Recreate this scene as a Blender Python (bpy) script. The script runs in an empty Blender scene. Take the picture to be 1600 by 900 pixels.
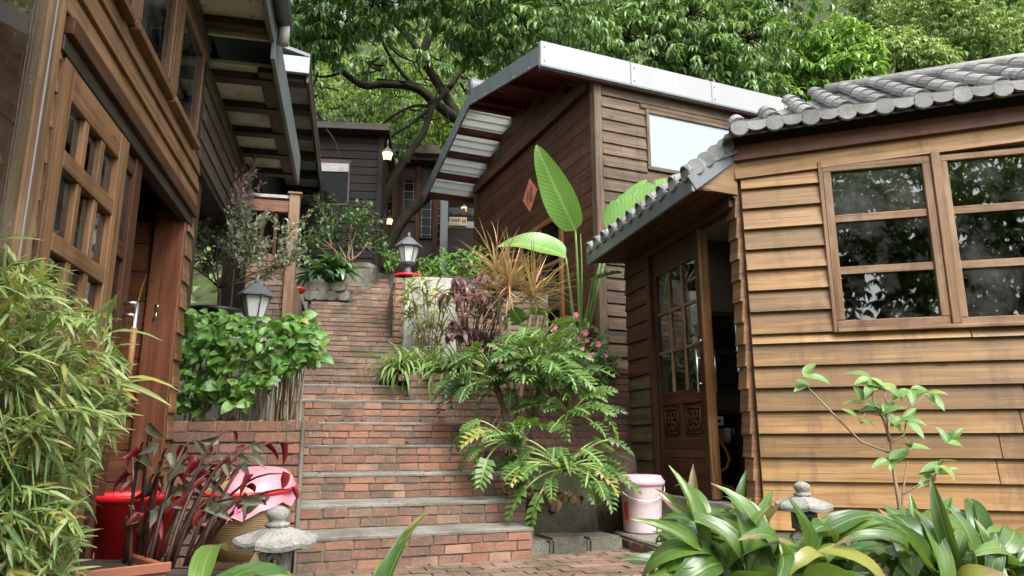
import bpy, bmesh, math, random
import numpy as np
from mathutils import Vector, Matrix, noise
random.seed(7); np.random.seed(7)
R = math.radians
scene = bpy.context.scene
COL = scene.collection

# ------------------------------------------------------------------ camera
EYE = 0.75
TH = math.atan(242 / 1110)
FPX = 1110.0
cam_data = bpy.data.cameras.new("camera")
cam = bpy.data.objects.new("camera", cam_data)
COL.objects.link(cam)
cam.location = (0, 0, EYE)
cam.rotation_euler = (math.pi / 2 + TH, 0, 0)
cam_data.sensor_width = 36
cam_data.lens = 36 * FPX / 1600
cam_data.clip_start = 0.02
cam_data.clip_end = 600
scene.camera = cam

# ------------------------------------------------------------------ world and sun
SUN_EL, SUN_AZ = R(50), R(152)      # bright thin overcast, light from behind the camera
world = bpy.data.worlds.new("World")
scene.world = world
world.use_nodes = True
wn = world.node_tree.nodes
wl = world.node_tree.links
wn.clear()
sky = wn.new('ShaderNodeTexSky')
sky.sky_type = 'NISHITA'
sky.sun_disc = False
sky.sun_elevation = SUN_EL
sky.sun_rotation = SUN_AZ
sky.air_density = 1.0
sky.dust_density = 4.0
sky.ozone_density = 1.0
hs = wn.new('ShaderNodeHueSaturation')
hs.inputs['Saturation'].default_value = 0.25
bg = wn.new('ShaderNodeBackground')
bg.inputs['Strength'].default_value = 0.15
wo = wn.new('ShaderNodeOutputWorld')
wl.new(sky.outputs[0], hs.inputs['Color'])
wl.new(hs.outputs[0], bg.inputs['Color'])
wl.new(bg.outputs[0], wo.inputs['Surface'])
sun_d = bpy.data.lights.new("sun", 'SUN')
sun_d.energy = 0.9
sun_d.angle = R(38)
sun_d.color = (1.0, 0.95, 0.87)
sun = bpy.data.objects.new("sun", sun_d)
COL.objects.link(sun)
# direction TO the sun (azimuth clockwise from +Y)
_sd = Vector((math.sin(SUN_AZ) * math.cos(SUN_EL), math.cos(SUN_AZ) * math.cos(SUN_EL), math.sin(SUN_EL)))
sun.rotation_euler = _sd.to_track_quat('Z', 'Y').to_euler()
sun.location = (0, -5, 20)
scene.view_settings.view_transform = 'Standard'
scene.view_settings.look = 'None'
scene.view_settings.gamma = 1
scene.view_settings.use_curve_mapping = False
scene.view_settings.exposure = 1.80
scene.render.engine = 'CYCLES'
scene.cycles.max_bounces = 8
scene.cycles.transparent_max_bounces = 12
scene.cycles.caustics_reflective = False
scene.cycles.caustics_refractive = False

# ------------------------------------------------------------------ measuring: from the photo's pixels to metres
_c, _s = math.cos(TH), math.sin(TH)
def ray(px, py):
    x = (px - 800) / FPX; y = (450 - py) / FPX
    return Vector((x, _c - y * _s, _s + y * _c))
def P(px, py, Y):
    d = ray(px, py); t = Y / d.y
    return Vector((d.x * t, Y, EYE + d.z * t))
def G(px, py, z=0.0):
    d = ray(px, py); t = (z - EYE) / d.z
    return Vector((d.x * t, d.y * t, z))
class Frame:
    """Wall frame: u runs right along the wall seen from outside, v into the wall, z up."""
    def __init__(s, o, ux):
        n = math.hypot(*ux); s.o = Vector((o[0], o[1], 0)); s.ux = Vector((ux[0] / n, ux[1] / n, 0))
        s.uy = Vector((-s.ux.y, s.ux.x, 0))
    def __call__(s, u, v, z): return s.o + s.ux * u + s.uy * v + Vector((0, 0, z))
    def uz(s, px, py, v=0.0):
        d = ray(px, py); e = Vector((0, 0, EYE)) - s.o
        t = (v - e.dot(s.uy)) / d.dot(s.uy)
        p = e + d * t
        return p.dot(s.ux), p.z
    def vz(s, px, py, u=0.0):
        d = ray(px, py); e = Vector((0, 0, EYE)) - s.o
        t = (u - e.dot(s.ux)) / d.dot(s.ux)
        p = e + d * t
        return p.dot(s.uy), p.z
    def loc(s, p):
        e = Vector(p) - s.o
        return e.dot(s.ux), e.dot(s.uy), e.z
    def ang(s): return math.atan2(s.ux.y, s.ux.x)
    def rot(s, v):  # rotate a local vector
        return s.ux * v[0] + s.uy * v[1] + Vector((0, 0, v[2]))
WORLD = Frame((0, 0), (1, 0))

# ------------------------------------------------------------------ objects
WLOC = {}
def wloc(o): return WLOC.get(o.name, Vector((0, 0, 0))) if o else Vector((0, 0, 0))
def tag(o, label=None, cat=None, group=None, kind=None):
    if label: o['label'] = label
    if cat: o['category'] = cat
    if group: o['group'] = group
    if kind: o['kind'] = kind
    return o
def thing(name, loc, label, cat, group=None, kind=None):
    o = bpy.data.objects.new(name, None)
    o.empty_display_size = 0.1
    COL.objects.link(o)
    o.location = loc; WLOC[o.name] = Vector(loc)
    return tag(o, label, cat, group, kind)
def link(name, me, parent=None, center=None):
    o = bpy.data.objects.new(name, me)
    COL.objects.link(o)
    c = Vector(center) if center is not None else Vector((0, 0, 0))
    WLOC[o.name] = c
    if parent: o.parent = parent
    o.location = c - wloc(parent)
    return o
def place(name, me, M, parent=None):
    """link shared mesh data with a full world matrix"""
    o = bpy.data.objects.new(name, me)
    COL.objects.link(o)
    M = M.copy()
    WLOC[o.name] = M.translation.copy()
    if parent:
        o.parent = parent
        M.translation = M.translation - wloc(parent)
    o.matrix_local = M
    return o
def copy_tree(src, delta, parent=None, scale=None):
    c = src.copy(); COL.objects.link(c)
    c.parent = parent
    if parent is None:
        c.location = src.location + Vector(delta)
        WLOC[c.name] = wloc(src) + Vector(delta)
        if scale: c.scale = [scale] * 3
    else:
        WLOC[c.name] = wloc(src) + Vector(delta)
    for ch in list(src.children): copy_tree(ch, delta, c)
    return c

class MB:
    """collects shapes; build() links them as one mesh object"""
    def __init__(s): s.v = []; s.f = []; s.uv = []; s.mi = []; s.m = 0
    def add(s, vs, fs, uvs=None):
        b = len(s.v); s.v += [Vector(p) for p in vs]
        for i, f in enumerate(fs):
            s.f.append([b + k for k in f])
            s.uv.append(uvs[i] if uvs else [(vs[k][0], vs[k][2]) for k in f])
            s.mi.append(s.m)
        return s
    def hexa(s, p, grain=0):
        """p: 8 points, index = 4*z + 2*y + x bits"""
        p = [Vector(q) for q in p]
        ro = (random.random() * 40, random.random() * 40)
        F = [(0, 2, 3, 1), (4, 5, 7, 6), (0, 1, 5, 4), (2, 6, 7, 3), (0, 4, 6, 2), (1, 3, 7, 5)]
        L = [(p[1] - p[0]).length, (p[2] - p[0]).length, (p[4] - p[0]).length]
        co = [[(i & 1) * L[0], ((i >> 1) & 1) * L[1], (i >> 2) * L[2]] for i in range(8)]
        ax = [(0, 1), (0, 1), (0, 2), (0, 2), (1, 2), (1, 2)]
        uvs = []
        for f, a in zip(F, ax):
            a0, a1 = a
            if grain == a1: a0, a1 = a1, a0
            if grain not in a: uvs.append([(ro[0] + co[k][a0] * .05, ro[1] + co[k][a1]) for k in f])
            else: uvs.append([(ro[0] + co[k][a0], ro[1] + co[k][a1]) for k in f])
        return s.add(p, F, uvs)
    def box(s, F, u0, u1, v0, v1, z0, z1, grain=None):
        if u0 > u1: u0, u1 = u1, u0
        if v0 > v1: v0, v1 = v1, v0
        if z0 > z1: z0, z1 = z1, z0
        if grain is None:
            l = [u1 - u0, v1 - v0, z1 - z0]; grain = l.index(max(l))
        return s.hexa([F((u0, u1)[i & 1], (v0, v1)[(i >> 1) & 1], (z0, z1)[i >> 2]) for i in range(8)], grain)
    def bar(s, a, b, w, h, up=(0, 0, 1)):
        """box from a to b, w across, h along up"""
        a = Vector(a); b = Vector(b); d = (b - a).normalized(); up = Vector(up)
        x = d.cross(up).normalized(); y = x.cross(d).normalized()
        pts = []
        for i in range(8):
            q = b if i & 1 else a
            pts.append(q + x * (w / 2 if (i >> 1) & 1 else -w / 2) * -1 + y * (h / 2 if i >> 2 else -h / 2))
        return s.hexa(pts, 0)
    def tube(s, pts, rad, n=8, cap=True):
        pts = [Vector(p) for p in pts]
        if not hasattr(rad, '__len__'): rad = [rad] * len(pts)
        b = []; prev = None; le = 0; vs = []; lens = []
        for i, p in enumerate(pts):
            d = (pts[min(i + 1, len(pts) - 1)] - pts[max(i - 1, 0)])
            d = d.normalized() if d.length > 1e-9 else Vector((0, 0, 1))
            if prev is None:
                a = d.orthogonal().normalized()
            else:
                a = (prev - d * prev.dot(d))
                a = a.normalized() if a.length > 1e-6 else d.orthogonal().normalized()
            prev = a; c = d.cross(a)
            if i: le += (p - pts[i - 1]).length
            lens.append(le)
            for k in range(n):
                t = 2 * math.pi * k / n
                vs.append(p + (a * math.cos(t) + c * math.sin(t)) * rad[i])
        fs = []; uvs = []
        for i in range(len(pts) - 1):
            for k in range(n):
                k2 = (k + 1) % n
                fs.append((i * n + k, i * n + k2, (i + 1) * n + k2, (i + 1) * n + k))
                w = 2 * math.pi * rad[i] / n
                uvs.append([(lens[i], k * w), (lens[i], (k + 1) * w), (lens[i + 1], (k + 1) * w), (lens[i + 1], k * w)])
        if cap:
            fs.append(tuple(reversed(range(n)))); uvs.append([(0, 0)] * n)
            o = (len(pts) - 1) * n
            fs.append(tuple(o + k for k in range(n))); uvs.append([(0, 0)] * n)
        return s.add(vs, fs, uvs)
    def lathe(s, c, prof, n=24, sq=None, ph=0.0, cap=True):
        """prof: (r,z) list from below up; sq = number of flat sides if any"""
        n = sq or n; c = Vector(c); vs = []; fs = []; uvs = []
        for r, z in prof:
            for k in range(n):
                t = 2 * math.pi * k / n + ph
                vs.append(c + Vector((r * math.cos(t), r * math.sin(t), z)))
        for i in range(len(prof) - 1):
            for k in range(n):
                k2 = (k + 1) % n
                fs.append((i * n + k, i * n + k2, (i + 1) * n + k2, (i + 1) * n + k))
                uvs.append([(k / n, prof[i][1]), ((k + 1) / n, prof[i][1]), ((k + 1) / n, prof[i + 1][1]), (k / n, prof[i + 1][1])])
        if cap:
            fs.append(tuple(reversed(range(n)))); uvs.append([(0, 0)] * n)
            o = (len(prof) - 1) * n
            fs.append(tuple(o + k for k in range(n))); uvs.append([(0, 0)] * n)
        return s.add(vs, fs, uvs)
    def prism(s, poly, ext):
        """poly: list of world points, extruded by vector ext"""
        n = len(poly); ext = Vector(ext); poly = [Vector(p) for p in poly]
        vs = poly + [p + ext for p in poly]
        fs = [tuple(reversed(range(n))), tuple(range(n, 2 * n))] + [(i, (i + 1) % n, n + (i + 1) % n, n + i) for i in range(n)]
        e0 = (poly[1] - poly[0]).normalized(); nn = ext.normalized(); e1 = nn.cross(e0)
        o = (random.random() * 30, random.random() * 30)
        def uv(p): return (o[0] + p.dot(e0) + p.dot(nn), o[1] + p.dot(e1) + p.dot(nn))
        return s.add(vs, fs, [[uv(vs[k]) for k in f] for f in fs])
    def mesh(s, name, mats, center=None, smooth=False, bevel=0.0, segs=1):
        c = Vector(center) if center is not None else Vector((0, 0, 0))
        me = bpy.data.meshes.new(name)
        me.from_pydata([tuple(p - c) for p in s.v], [], s.f)
        l = me.uv_layers.new(name='UVMap')
        flat = [t for f in s.uv for q in f for t in q]
        l.data.foreach_set('uv', flat)
        if not isinstance(mats, (list, tuple)): mats = [mats]
        for m in mats: me.materials.append(m)
        if len(mats) > 1: me.polygons.foreach_set('material_index', s.mi)
        bm = bmesh.new(); bm.from_mesh(me)
        bmesh.ops.recalc_face_normals(bm, faces=bm.faces)
        if bevel:
            ed = [e for e in bm.edges if len(e.link_faces) == 2 and e.calc_face_angle(0) > 0.5]
            bmesh.ops.bevel(bm, geom=ed, offset=bevel, segments=segs, affect='EDGES', clamp_overlap=True)
        bm.to_mesh(me); bm.free()
        if smooth: me.polygons.foreach_set('use_smooth', [True] * len(me.polygons))
        me.update()
        return me
    def build(s, name, mats, parent=None, smooth=False, bevel=0.0, segs=1, label=None, base=False):
        lo = Vector([min(p[i] for p in s.v) for i in range(3)]); hi = Vector([max(p[i] for p in s.v) for i in range(3)])
        c = (lo + hi) / 2
        if base: c.z = lo.z
        o = link(name, s.mesh(name, mats, c, smooth, bevel, segs), parent, c)
        if label: o['label'] = label
        return o
def box(name, mat, parent, F, u0, u1, v0, v1, z0, z1, bevel=0.003, grain=None, label=None):
    return MB().box(F, u0, u1, v0, v1, z0, z1, grain).build(name, mat, parent, bevel=bevel, label=label)

# ------------------------------------------------------------------ material nodes
class NT:
    def __init__(s, name):
        s.m = bpy.data.materials.new(name); s.m.use_nodes = True
        s.t = s.m.node_tree; s.t.nodes.clear()
        s.out = s.t.nodes.new('ShaderNodeOutputMaterial')
    def n(s, t, **kw):
        nd = s.t.nodes.new('ShaderNode' + t)
        for k, v in kw.items():
            if k.startswith('i_'):
                key = k[2:]
                key = int(key) if key.isdigit() else key.replace('_', ' ')
                if hasattr(v, 'is_output') or isinstance(v, bpy.types.NodeSocket): s.t.links.new(v, nd.inputs[key])
                else: nd.inputs[key].default_value = v
            else: setattr(nd, k, v)
        return nd
    def l(s, a, b): s.t.links.new(a, b)
    def math(s, op, a, b=None, clamp=False):
        nd = s.n('Math', operation=op, use_clamp=clamp)
        for i, v in enumerate((a, b)):
            if v is None: continue
            if isinstance(v, (int, float)): nd.inputs[i].default_value = v
            else: s.l(v, nd.inputs[i])
        return nd.outputs[0]
    def mix(s, f, a, b, mode='MIX'):
        nd = s.n('Mix', data_type='RGBA', blend_type=mode)
        for k, v in ((0, f), (6, a), (7, b)):
            if isinstance(v, (int, float)): nd.inputs[k].default_value = v
            elif isinstance(v, (tuple, list)): nd.inputs[k].default_value = (*v[:3], 1)
            else: s.l(v, nd.inputs[k])
        return nd.outputs[2]
    def ramp(s, f, stops, interp='LINEAR'):
        nd = s.n('ValToRGB'); cr = nd.color_ramp; cr.interpolation = interp
        while len(cr.elements) < len(stops): cr.elements.new(0.5)
        for e, (p, c) in zip(cr.elements, stops):
            e.position = p
            e.color = (c, c, c, 1) if isinstance(c, (int, float)) else (*c, 1)
        s.l(f, nd.inputs[0]); return nd.outputs[0]
    def noise(s, vec, scale, detail=4, rough=.55, dist=0.0):
        nd = s.n('TexNoise', i_Scale=scale, i_Detail=detail, i_Roughness=rough, i_Distortion=dist)
        if vec is not None: s.l(vec, nd.inputs['Vector'])
        return nd.outputs[0]
    def vec(s, kind='UV', scale=(1, 1, 1), rnd=0.0):
        if kind == 'POS': o = s.n('NewGeometry').outputs['Position']
        else: o = s.n('TexCoord').outputs[kind]
        mp = s.n('Mapping'); mp.inputs['Scale'].default_value = scale
        s.l(o, mp.inputs['Vector'])
        if rnd:
            r = s.math('MULTIPLY', s.n('ObjectInfo').outputs['Random'], rnd)
            cb = s.n('CombineXYZ'); s.l(r, cb.inputs[0]); s.l(r, cb.inputs[1]); s.l(r, cb.inputs[2])
            s.l(cb.outputs[0], mp.inputs['Location'])
        return mp.outputs[0]
    def rnd(s): return s.n('ObjectInfo').outputs['Random']
    def bump(s, h, strength=.3, dist=.01, normal=None):
        nd = s.n('Bump', i_Strength=strength, i_Distance=dist); s.l(h, nd.inputs['Height'])
        if normal is not None: s.l(normal, nd.inputs['Normal'])
        return nd.outputs[0]
    def bsdf(s, col, rough=.6, normal=None, spec=.5, metal=0.0, **kw):
        b = s.n('BsdfPrincipled')
        for k, v in (('Base Color', col), ('Roughness', rough), ('Metallic', metal), ('Specular IOR Level', spec)):
            if isinstance(v, (int, float)): b.inputs[k].default_value = v
            elif isinstance(v, (tuple, list)): b.inputs[k].default_value = (*v[:3], 1)
            else: s.l(v, b.inputs[k])
        if normal is not None: s.l(normal, b.inputs['Normal'])
        for k, v in kw.items(): b.inputs[k.replace('_', ' ')].default_value = v
        return b.outputs[0]
    def done(s, sh):
        s.l(sh, s.out.inputs['Surface']); return s.m

def wood(name, c1, c2, worn, wornamt=.35, rough=.55, grain=34, vary=.35, bump=.35, spec=.4, green=0.0):
    t = NT(name)
    v = t.vec('UV', (1.1, grain, 1), 57)
    g = t.noise(v, 1.0, 7, .62, .6)
    v2 = t.vec('UV', (2.2, 7, 1), 91)
    bl = t.noise(v2, 1.0, 4, .6, .3)
    col = t.mix(t.ramp(g, [(.32, 0), (.68, 1)]), c1, c2)
    col = t.mix(t.math('MULTIPLY', t.ramp(bl, [(.48, 0), (.72, 1)]), wornamt), col, worn)
    # fine dark pores and cracks along the grain
    v3 = t.vec('UV', (.8, grain * 3.2, 1), 33)
    cr = t.noise(v3, 1.0, 3, .7, .2)
    col = t.mix(t.ramp(cr, [(.30, .85), (.42, 0)]), col, tuple(x * .35 for x in c1))
    vk = t.vec('UV', (1.7, 8, 1), 71)
    vor = t.n('TexVoronoi', feature='F1', i_Scale=1.0); t.l(vk, vor.inputs['Vector'])
    col = t.mix(t.ramp(vor.outputs['Distance'], [(.045, .8), (.1, 0)]), col, tuple(x * .4 for x in c1))
    r = t.math('ADD', t.math('MULTIPLY', t.rnd(), vary), 1 - vary / 2)
    col = t.mix(1.0, col, t.n('CombineColor', i_0=r, i_1=r, i_2=r).outputs[0], 'MULTIPLY')
    if green:
        pn = t.noise(t.vec('POS', (1, 1, 1)), 2.4, 4)
        col = t.mix(t.math('MULTIPLY', t.ramp(pn, [(.5, 0), (.68, 1)]), green), col, (.06, .075, .03))
    st = t.noise(t.vec('POS', (7, 7, .9)), 1.0, 5, .65)
    col = t.mix(t.ramp(st, [(.52, 0), (.70, .55)]), col, tuple(x * .45 for x in c1))
    hsum = t.math('ADD', g, t.math('MULTIPLY', cr, .5))
    nm = t.bump(hsum, bump, .004)
    ro = t.math('ADD', t.math('MULTIPLY', bl, .35), rough - .17)
    return t.done(t.bsdf(col, ro, nm, spec))

def brickmat(name, cols, dirt=(.10, .09, .075), dirtamt=.6, dscale=3.0):
    t = NT(name)
    n = len(cols)
    base = t.ramp(t.rnd(), [(i / n, c) for i, c in enumerate(cols)], 'CONSTANT')
    v = t.vec('Object', (1, 1, 1), 63)
    fn = t.noise(v, 26, 5, .65)
    base = t.mix(t.ramp(fn, [(.35, .55), (.6, 0)]), base, tuple(c * .45 for c in cols[0]))
    bn = t.noise(v, 9, 3, .6)
    base = t.mix(t.ramp(bn, [(.55, 0), (.72, .6)]), base, (.50, .33, .22))
    pn = t.noise(t.vec('POS'), dscale, 6, .68)
    base = t.mix(t.math('MULTIPLY', t.ramp(pn, [(.42, 0), (.66, 1)]), dirtamt), base, dirt)
    pn2 = t.noise(t.vec('POS'), 55, 3, .6)
    base = t.mix(t.ramp(pn2, [(.60, 0), (.70, .55)]), base, (.34, .31, .27))
    nm = t.bump(t.math('ADD', fn, t.math('MULTIPLY', pn2, .5)), .9, .010)
    return t.done(t.bsdf(base, .85, nm, .25))

def stone(name, c1, c2, scale=4, moss=0.0, rough=.9, bump=.5, fine=60, coord='POS'):
    t = NT(name)
    v = t.vec(coord)
    a = t.noise(v, scale, 7, .65)
    b = t.noise(v, fine, 4, .7)
    col = t.mix(t.ramp(a, [(.33, 0), (.67, 1)]), c1, c2)
    col = t.mix(t.ramp(b, [(.36, .6), (.5, 0)]), col, tuple(x * .4 for x in c1))
    if moss:
        m = t.noise(v, scale * .7, 5, .6)
        col = t.mix(t.math('MULTIPLY', t.ramp(m, [(.46, 0), (.6, 1)]), moss), col, (.07, .085, .03))
    nm = t.bump(t.math('ADD', a, t.math('MULTIPLY', b, .6)), bump, .012)
    return t.done(t.bsdf(col, rough, nm, .25))

def paint(name, c, rough=.45, dirt=(.2, .19, .17), amt=.35, scale=5, spec=.5, metal=0.0, streak=True, bump=.05, rnd=0.0):
    t = NT(name)
    p = t.vec('POS', (1, 1, .25) if streak else (1, 1, 1))
    a = t.noise(p, scale, 6, .65)
    b = t.noise(t.vec('POS'), scale * 8, 4, .6)
    col = t.mix(t.math('MULTIPLY', t.ramp(a, [(.45, 0), (.75, 1)]), amt), c, dirt)
    col = t.mix(t.ramp(b, [(.62, 0), (.75, amt)]), col, tuple(x * .5 for x in dirt))
    if rnd:
        k = t.math('ADD', t.math('MULTIPLY', t.rnd(), rnd), 1 - rnd / 2)
        col = t.mix(1.0, col, t.n('CombineColor', i_0=k, i_1=k, i_2=k).outputs[0], 'MULTIPLY')
    ro = t.math('ADD', t.math('MULTIPLY', a, .3), rough - .12)
    return t.done(t.bsdf(col, ro, t.bump(b, bump, .004), spec, metal))

def leafmat(name, ca, cb, trans=.3, rough=.38, midrib=None, vein=0.0, burnt=0.0, under=None, spec=.5, yellow=0.0, edge=None, fine=1.0, veinamt=.22):
    t = NT(name)
    at = t.n('Attribute', attribute_name='tint').outputs['Fac']
    r = t.math('FRACT', t.math('ADD', t.rnd(), at))
    col = t.mix(r, ca, cb)
    uv = t.n('TexCoord').outputs['UV']
    sp = t.n('SeparateXYZ'); t.l(uv, sp.inputs[0])
    x, y = sp.outputs[0], sp.outputs[1]
    ax = t.math('ABSOLUTE', t.math('SUBTRACT', x, .5))
    nrm = None
    r7 = t.math('FRACT', t.math('MULTIPLY', r, 7.31))
    if yellow: col = t.mix(t.math('MULTIPLY', t.math('GREATER_THAN', r7, 1 - yellow), .75), col, (.30, .27, .05))
    if midrib is not None: col = t.mix(t.ramp(ax, [(.02, .85), (.05, 0)]), col, midrib)
    if edge is not None: col = t.mix(t.ramp(ax, [(.30, 0), (.36, .9)]), col, edge)
    if vein:
        w = t.n('TexWave', i_Scale=abs(vein), i_Distortion=.6, i_Detail=1.0); w.bands_direction = 'Y' if vein > 0 else 'X'
        cb2 = t.n('CombineXYZ'); t.l(x, cb2.inputs[0]); t.l(t.math('SUBTRACT', y, t.math('MULTIPLY', ax, .35)), cb2.inputs[1])
        t.l(cb2.outputs[0], w.inputs['Vector'])
        col = t.mix(t.math('MULTIPLY', w.outputs['Fac'], veinamt), col, tuple(min(1, q * 1.5) for q in cb))
        nrm = t.bump(w.outputs['Fac'], .25 * fine, .004)
    if burnt:
        bn = t.noise(t.vec('UV', (2, 3, 1), 41), 2.0, 4)
        k = t.math('ADD', t.math('MULTIPLY', y, .55), t.math('MULTIPLY', bn, .6))
        k = t.math('ADD', k, t.math('MULTIPLY', t.math('SUBTRACT', r7, .5), burnt))
        col = t.mix(t.ramp(k, [(.86, 0), (.93, 1)]), col, (.22, .15, .08))
    if under is not None:
        col = t.mix(t.n('NewGeometry').outputs['Backfacing'], col, under)
    b = t.n('BsdfPrincipled', i_Roughness=rough)
    b.inputs['Specular IOR Level'].default_value = spec
    t.l(col, b.inputs['Base Color'])
    if nrm is not None: t.l(nrm, b.inputs['Normal'])
    tr = t.n('BsdfTranslucent'); t.l(t.mix(.4, col, (.35, .5, .05), 'MIX') if under is None else col, tr.inputs['Color'])
    mx = t.n('MixShader', i_0=trans); t.l(b.outputs[0], mx.inputs[1]); t.l(tr.outputs[0], mx.inputs[2])
    return t.done(mx.outputs[0])

def glass(name, tint=(.9, .95, .93), rough=.01, dirt=.12, trans=.75, refl=1.0):
    t = NT(name)
    fr = t.n('Fresnel', i_IOR=1.6)
    gl = t.n('BsdfGlossy', i_Roughness=rough); gl.inputs['Color'].default_value = (1, 1, 1, 1)
    tp = t.n('BsdfTransparent'); tp.inputs['Color'].default_value = (*[x * trans for x in tint], 1)
    mx = t.n('MixShader'); t.l(t.math('ADD', t.math('MULTIPLY', fr.outputs[0], refl), .03 * refl, True), mx.inputs[0])
    t.l(tp.outputs[0], mx.inputs[1]); t.l(gl.outputs[0], mx.inputs[2])
    df = t.n('BsdfDiffuse'); df.inputs['Color'].default_value = (.55, .55, .52, 1)
    sp = t.noise(t.vec('POS'), 90, 2, .5)
    sm = t.noise(t.vec('POS'), 3, 5, .7)
    f = t.math('ADD', t.ramp(sp, [(.72, 0), (.76, .4)]), t.math('MULTIPLY', t.ramp(sm, [(.45, 0), (.8, 1)]), dirt), True)
    m2 = t.n('MixShader'); t.l(f, m2.inputs[0]); t.l(mx.outputs[0], m2.inputs[1]); t.l(df.outputs[0], m2.inputs[2])
    return t.done(m2.outputs[0])

def plain(name, c, rough=.5, metal=0.0, spec=.5, emit=None, es=1.0):
    t = NT(name)
    a = t.noise(t.vec('Object', (1, 1, 1), 20), 14, 4, .6)
    col = t.mix(t.math('MULTIPLY', a, .5), c, tuple(x * .6 for x in c))
    b = t.n('BsdfPrincipled', i_Roughness=rough, i_Metallic=metal)
    b.inputs['Specular IOR Level'].default_value = spec
    t.l(col, b.inputs['Base Color'])
    if emit:
        b.inputs['Emission Color'].default_value = (*emit, 1); b.inputs['Emission Strength'].default_value = es
    return t.done(b.outputs[0])

M = {}
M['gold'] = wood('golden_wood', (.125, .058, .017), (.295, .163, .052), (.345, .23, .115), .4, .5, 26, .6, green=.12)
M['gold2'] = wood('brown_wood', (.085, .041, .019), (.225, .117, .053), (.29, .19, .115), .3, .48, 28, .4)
M['frame'] = wood('window_frame_wood', (.105, .055, .025), (.24, .135, .066), (.36, .27, .19), .5, .6, 36, .25)
M['framew'] = wood('weathered_frame_wood', (.22, .18, .13), (.46, .41, .33), (.55, .52, .45), .6, .75, 36, .2)
M['red'] = wood('red_brown_wood', (.085, .028, .013), (.20, .072, .032), (.24, .12, .07), .25, .42, 30, .3)
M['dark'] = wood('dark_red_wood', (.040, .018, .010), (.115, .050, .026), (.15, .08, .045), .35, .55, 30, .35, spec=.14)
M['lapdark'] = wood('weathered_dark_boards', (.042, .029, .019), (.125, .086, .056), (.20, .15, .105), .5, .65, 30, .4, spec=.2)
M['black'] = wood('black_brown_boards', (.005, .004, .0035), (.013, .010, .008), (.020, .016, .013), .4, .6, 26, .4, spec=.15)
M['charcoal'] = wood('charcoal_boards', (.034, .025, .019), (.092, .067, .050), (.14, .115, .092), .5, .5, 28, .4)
M['beam'] = wood('dark_beam', (.016, .010, .007), (.052, .033, .022), (.075, .055, .042), .3, .5, 30, .2)
M['door'] = wood('carved_door_wood', (.028, .012, .006), (.085, .036, .017), (.14, .075, .04), .3, .5, 32, .2, spec=.2)
M['dooredge'] = wood('worn_door_edge', (.11, .045, .016), (.32, .145, .05), (.40, .26, .13), .6, .5, 30, .2)
M['purlin'] = paint('oxblood_paint', (.115, .017, .016), .38, (.06, .015, .014), .4, 4)
M['greenboard'] = wood('mossy_boards', (.060, .045, .018), (.17, .13, .055), (.20, .19, .10), .5, .7, 28, .4, green=.7)
BR = [(.34, .160, .112), (.42, .215, .150), (.27, .130, .098), (.45, .275, .195), (.38, .178, .120), (.29, .165, .125), (.42, .205, .130), (.23, .135, .105)]
M['brick'] = brickmat('red_brick', BR, (.105, .098, .07), dirtamt=.8)
M['brickw'] = brickmat('worn_brick', [(.25, .155, .115), (.31, .195, .145), (.22, .135, .10), (.35, .24, .18), (.28, .155, .11)], (.080, .082, .048), .9, 3.0)
M['mortar'] = stone('mortar', (.11, .10, .083), (.215, .195, .165), 7, .25)
M['pavebed'] = stone('paving_bed', (.055, .048, .038), (.12, .105, .085), 7, .3)
M['cement'] = stone('worn_cement', (.13, .12, .105), (.27, .25, .22), 3.5, .25, bump=.35)
M['plaster'] = stone('old_plaster', (.25, .245, .22), (.50, .49, .45), 3, .45, bump=.3)
M['granite'] = stone('granite', (.17, .165, .15), (.36, .35, .32), 9, .15, fine=110, bump=.7)
M['rock'] = stone('mossy_rock', (.05, .045, .035), (.15, .135, .105), 4, .55, bump=.9)
M['soil'] = stone('soil', (.025, .018, .012), (.075, .052, .034), 14, .1, bump=1.0, fine=45)
M['steel'] = paint('grey_painted_steel', (.12, .135, .145), .42, (.06, .065, .065), .5, 4)
M['white'] = paint('white_painted_steel', (.235, .245, .25), .35, (.33, .32, .29), .35, 4)
M['panel'] = paint('white_roof_sheet', (.90, .91, .89), .45, (.45, .43, .38), .4, 5, streak=False)
M['soffit'] = paint('stained_soffit', (.56, .53, .48), .7, (.10, .070, .04), .95, 2.2, streak=False)
M['soffit2'] = paint('grey_soffit', (.34, .33, .31), .7, (.10, .09, .08), .8, 3, streak=False)
M['tile'] = paint('grey_clay_tile', (.185, .185, .178), .68, (.07, .075, .06), .85, 7, streak=False, bump=.4, rnd=.6)
M['lampmetal'] = paint('lamp_grey_metal', (.075, .082, .092), .45, (.16, .165, .16), .4, 12)
M['lampglass'] = paint('frosted_lamp_glass', (.52, .53, .52), .3, (.30, .29, .26), .4, 8)
M['glass'] = glass('window_glass', rough=.012)
M['glassclear'] = glass('clear_window_glass', dirt=.04, trans=.95, refl=.4)
M['glassdark'] = glass('dark_window_glass', dirt=.05, trans=.35)
M['black_plastic'] = plain('black_plastic', (.015, .015, .016), .45)
M['chrome'] = plain('brushed_steel', (.55, .55, .53), .28, 1.0)
M['inside'] = plain('dim_interior', (.30, .21, .14), .8)
M['ceil'] = plain('pale_ceiling', (.6, .6, .57), .8)
M['whitepane'] = plain('sky_tint_pane', (.27, .32, .355), .12, spec=.5)  # mirrored overcast sky put into the pane's pale colour
M['panedark'] = plain('dark_pane', (.008, .010, .009), .12, spec=.08)
_t = NT('brightened_roof_sheet')  # translucency added to the white panel so skylight brightens its underside
_d = _t.n('BsdfDiffuse'); _d.inputs['Color'].default_value = (.80, .81, .79, 1)
_r = _t.n('BsdfTranslucent'); _r.inputs['Color'].default_value = (.62, .63, .60, 1)
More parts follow.
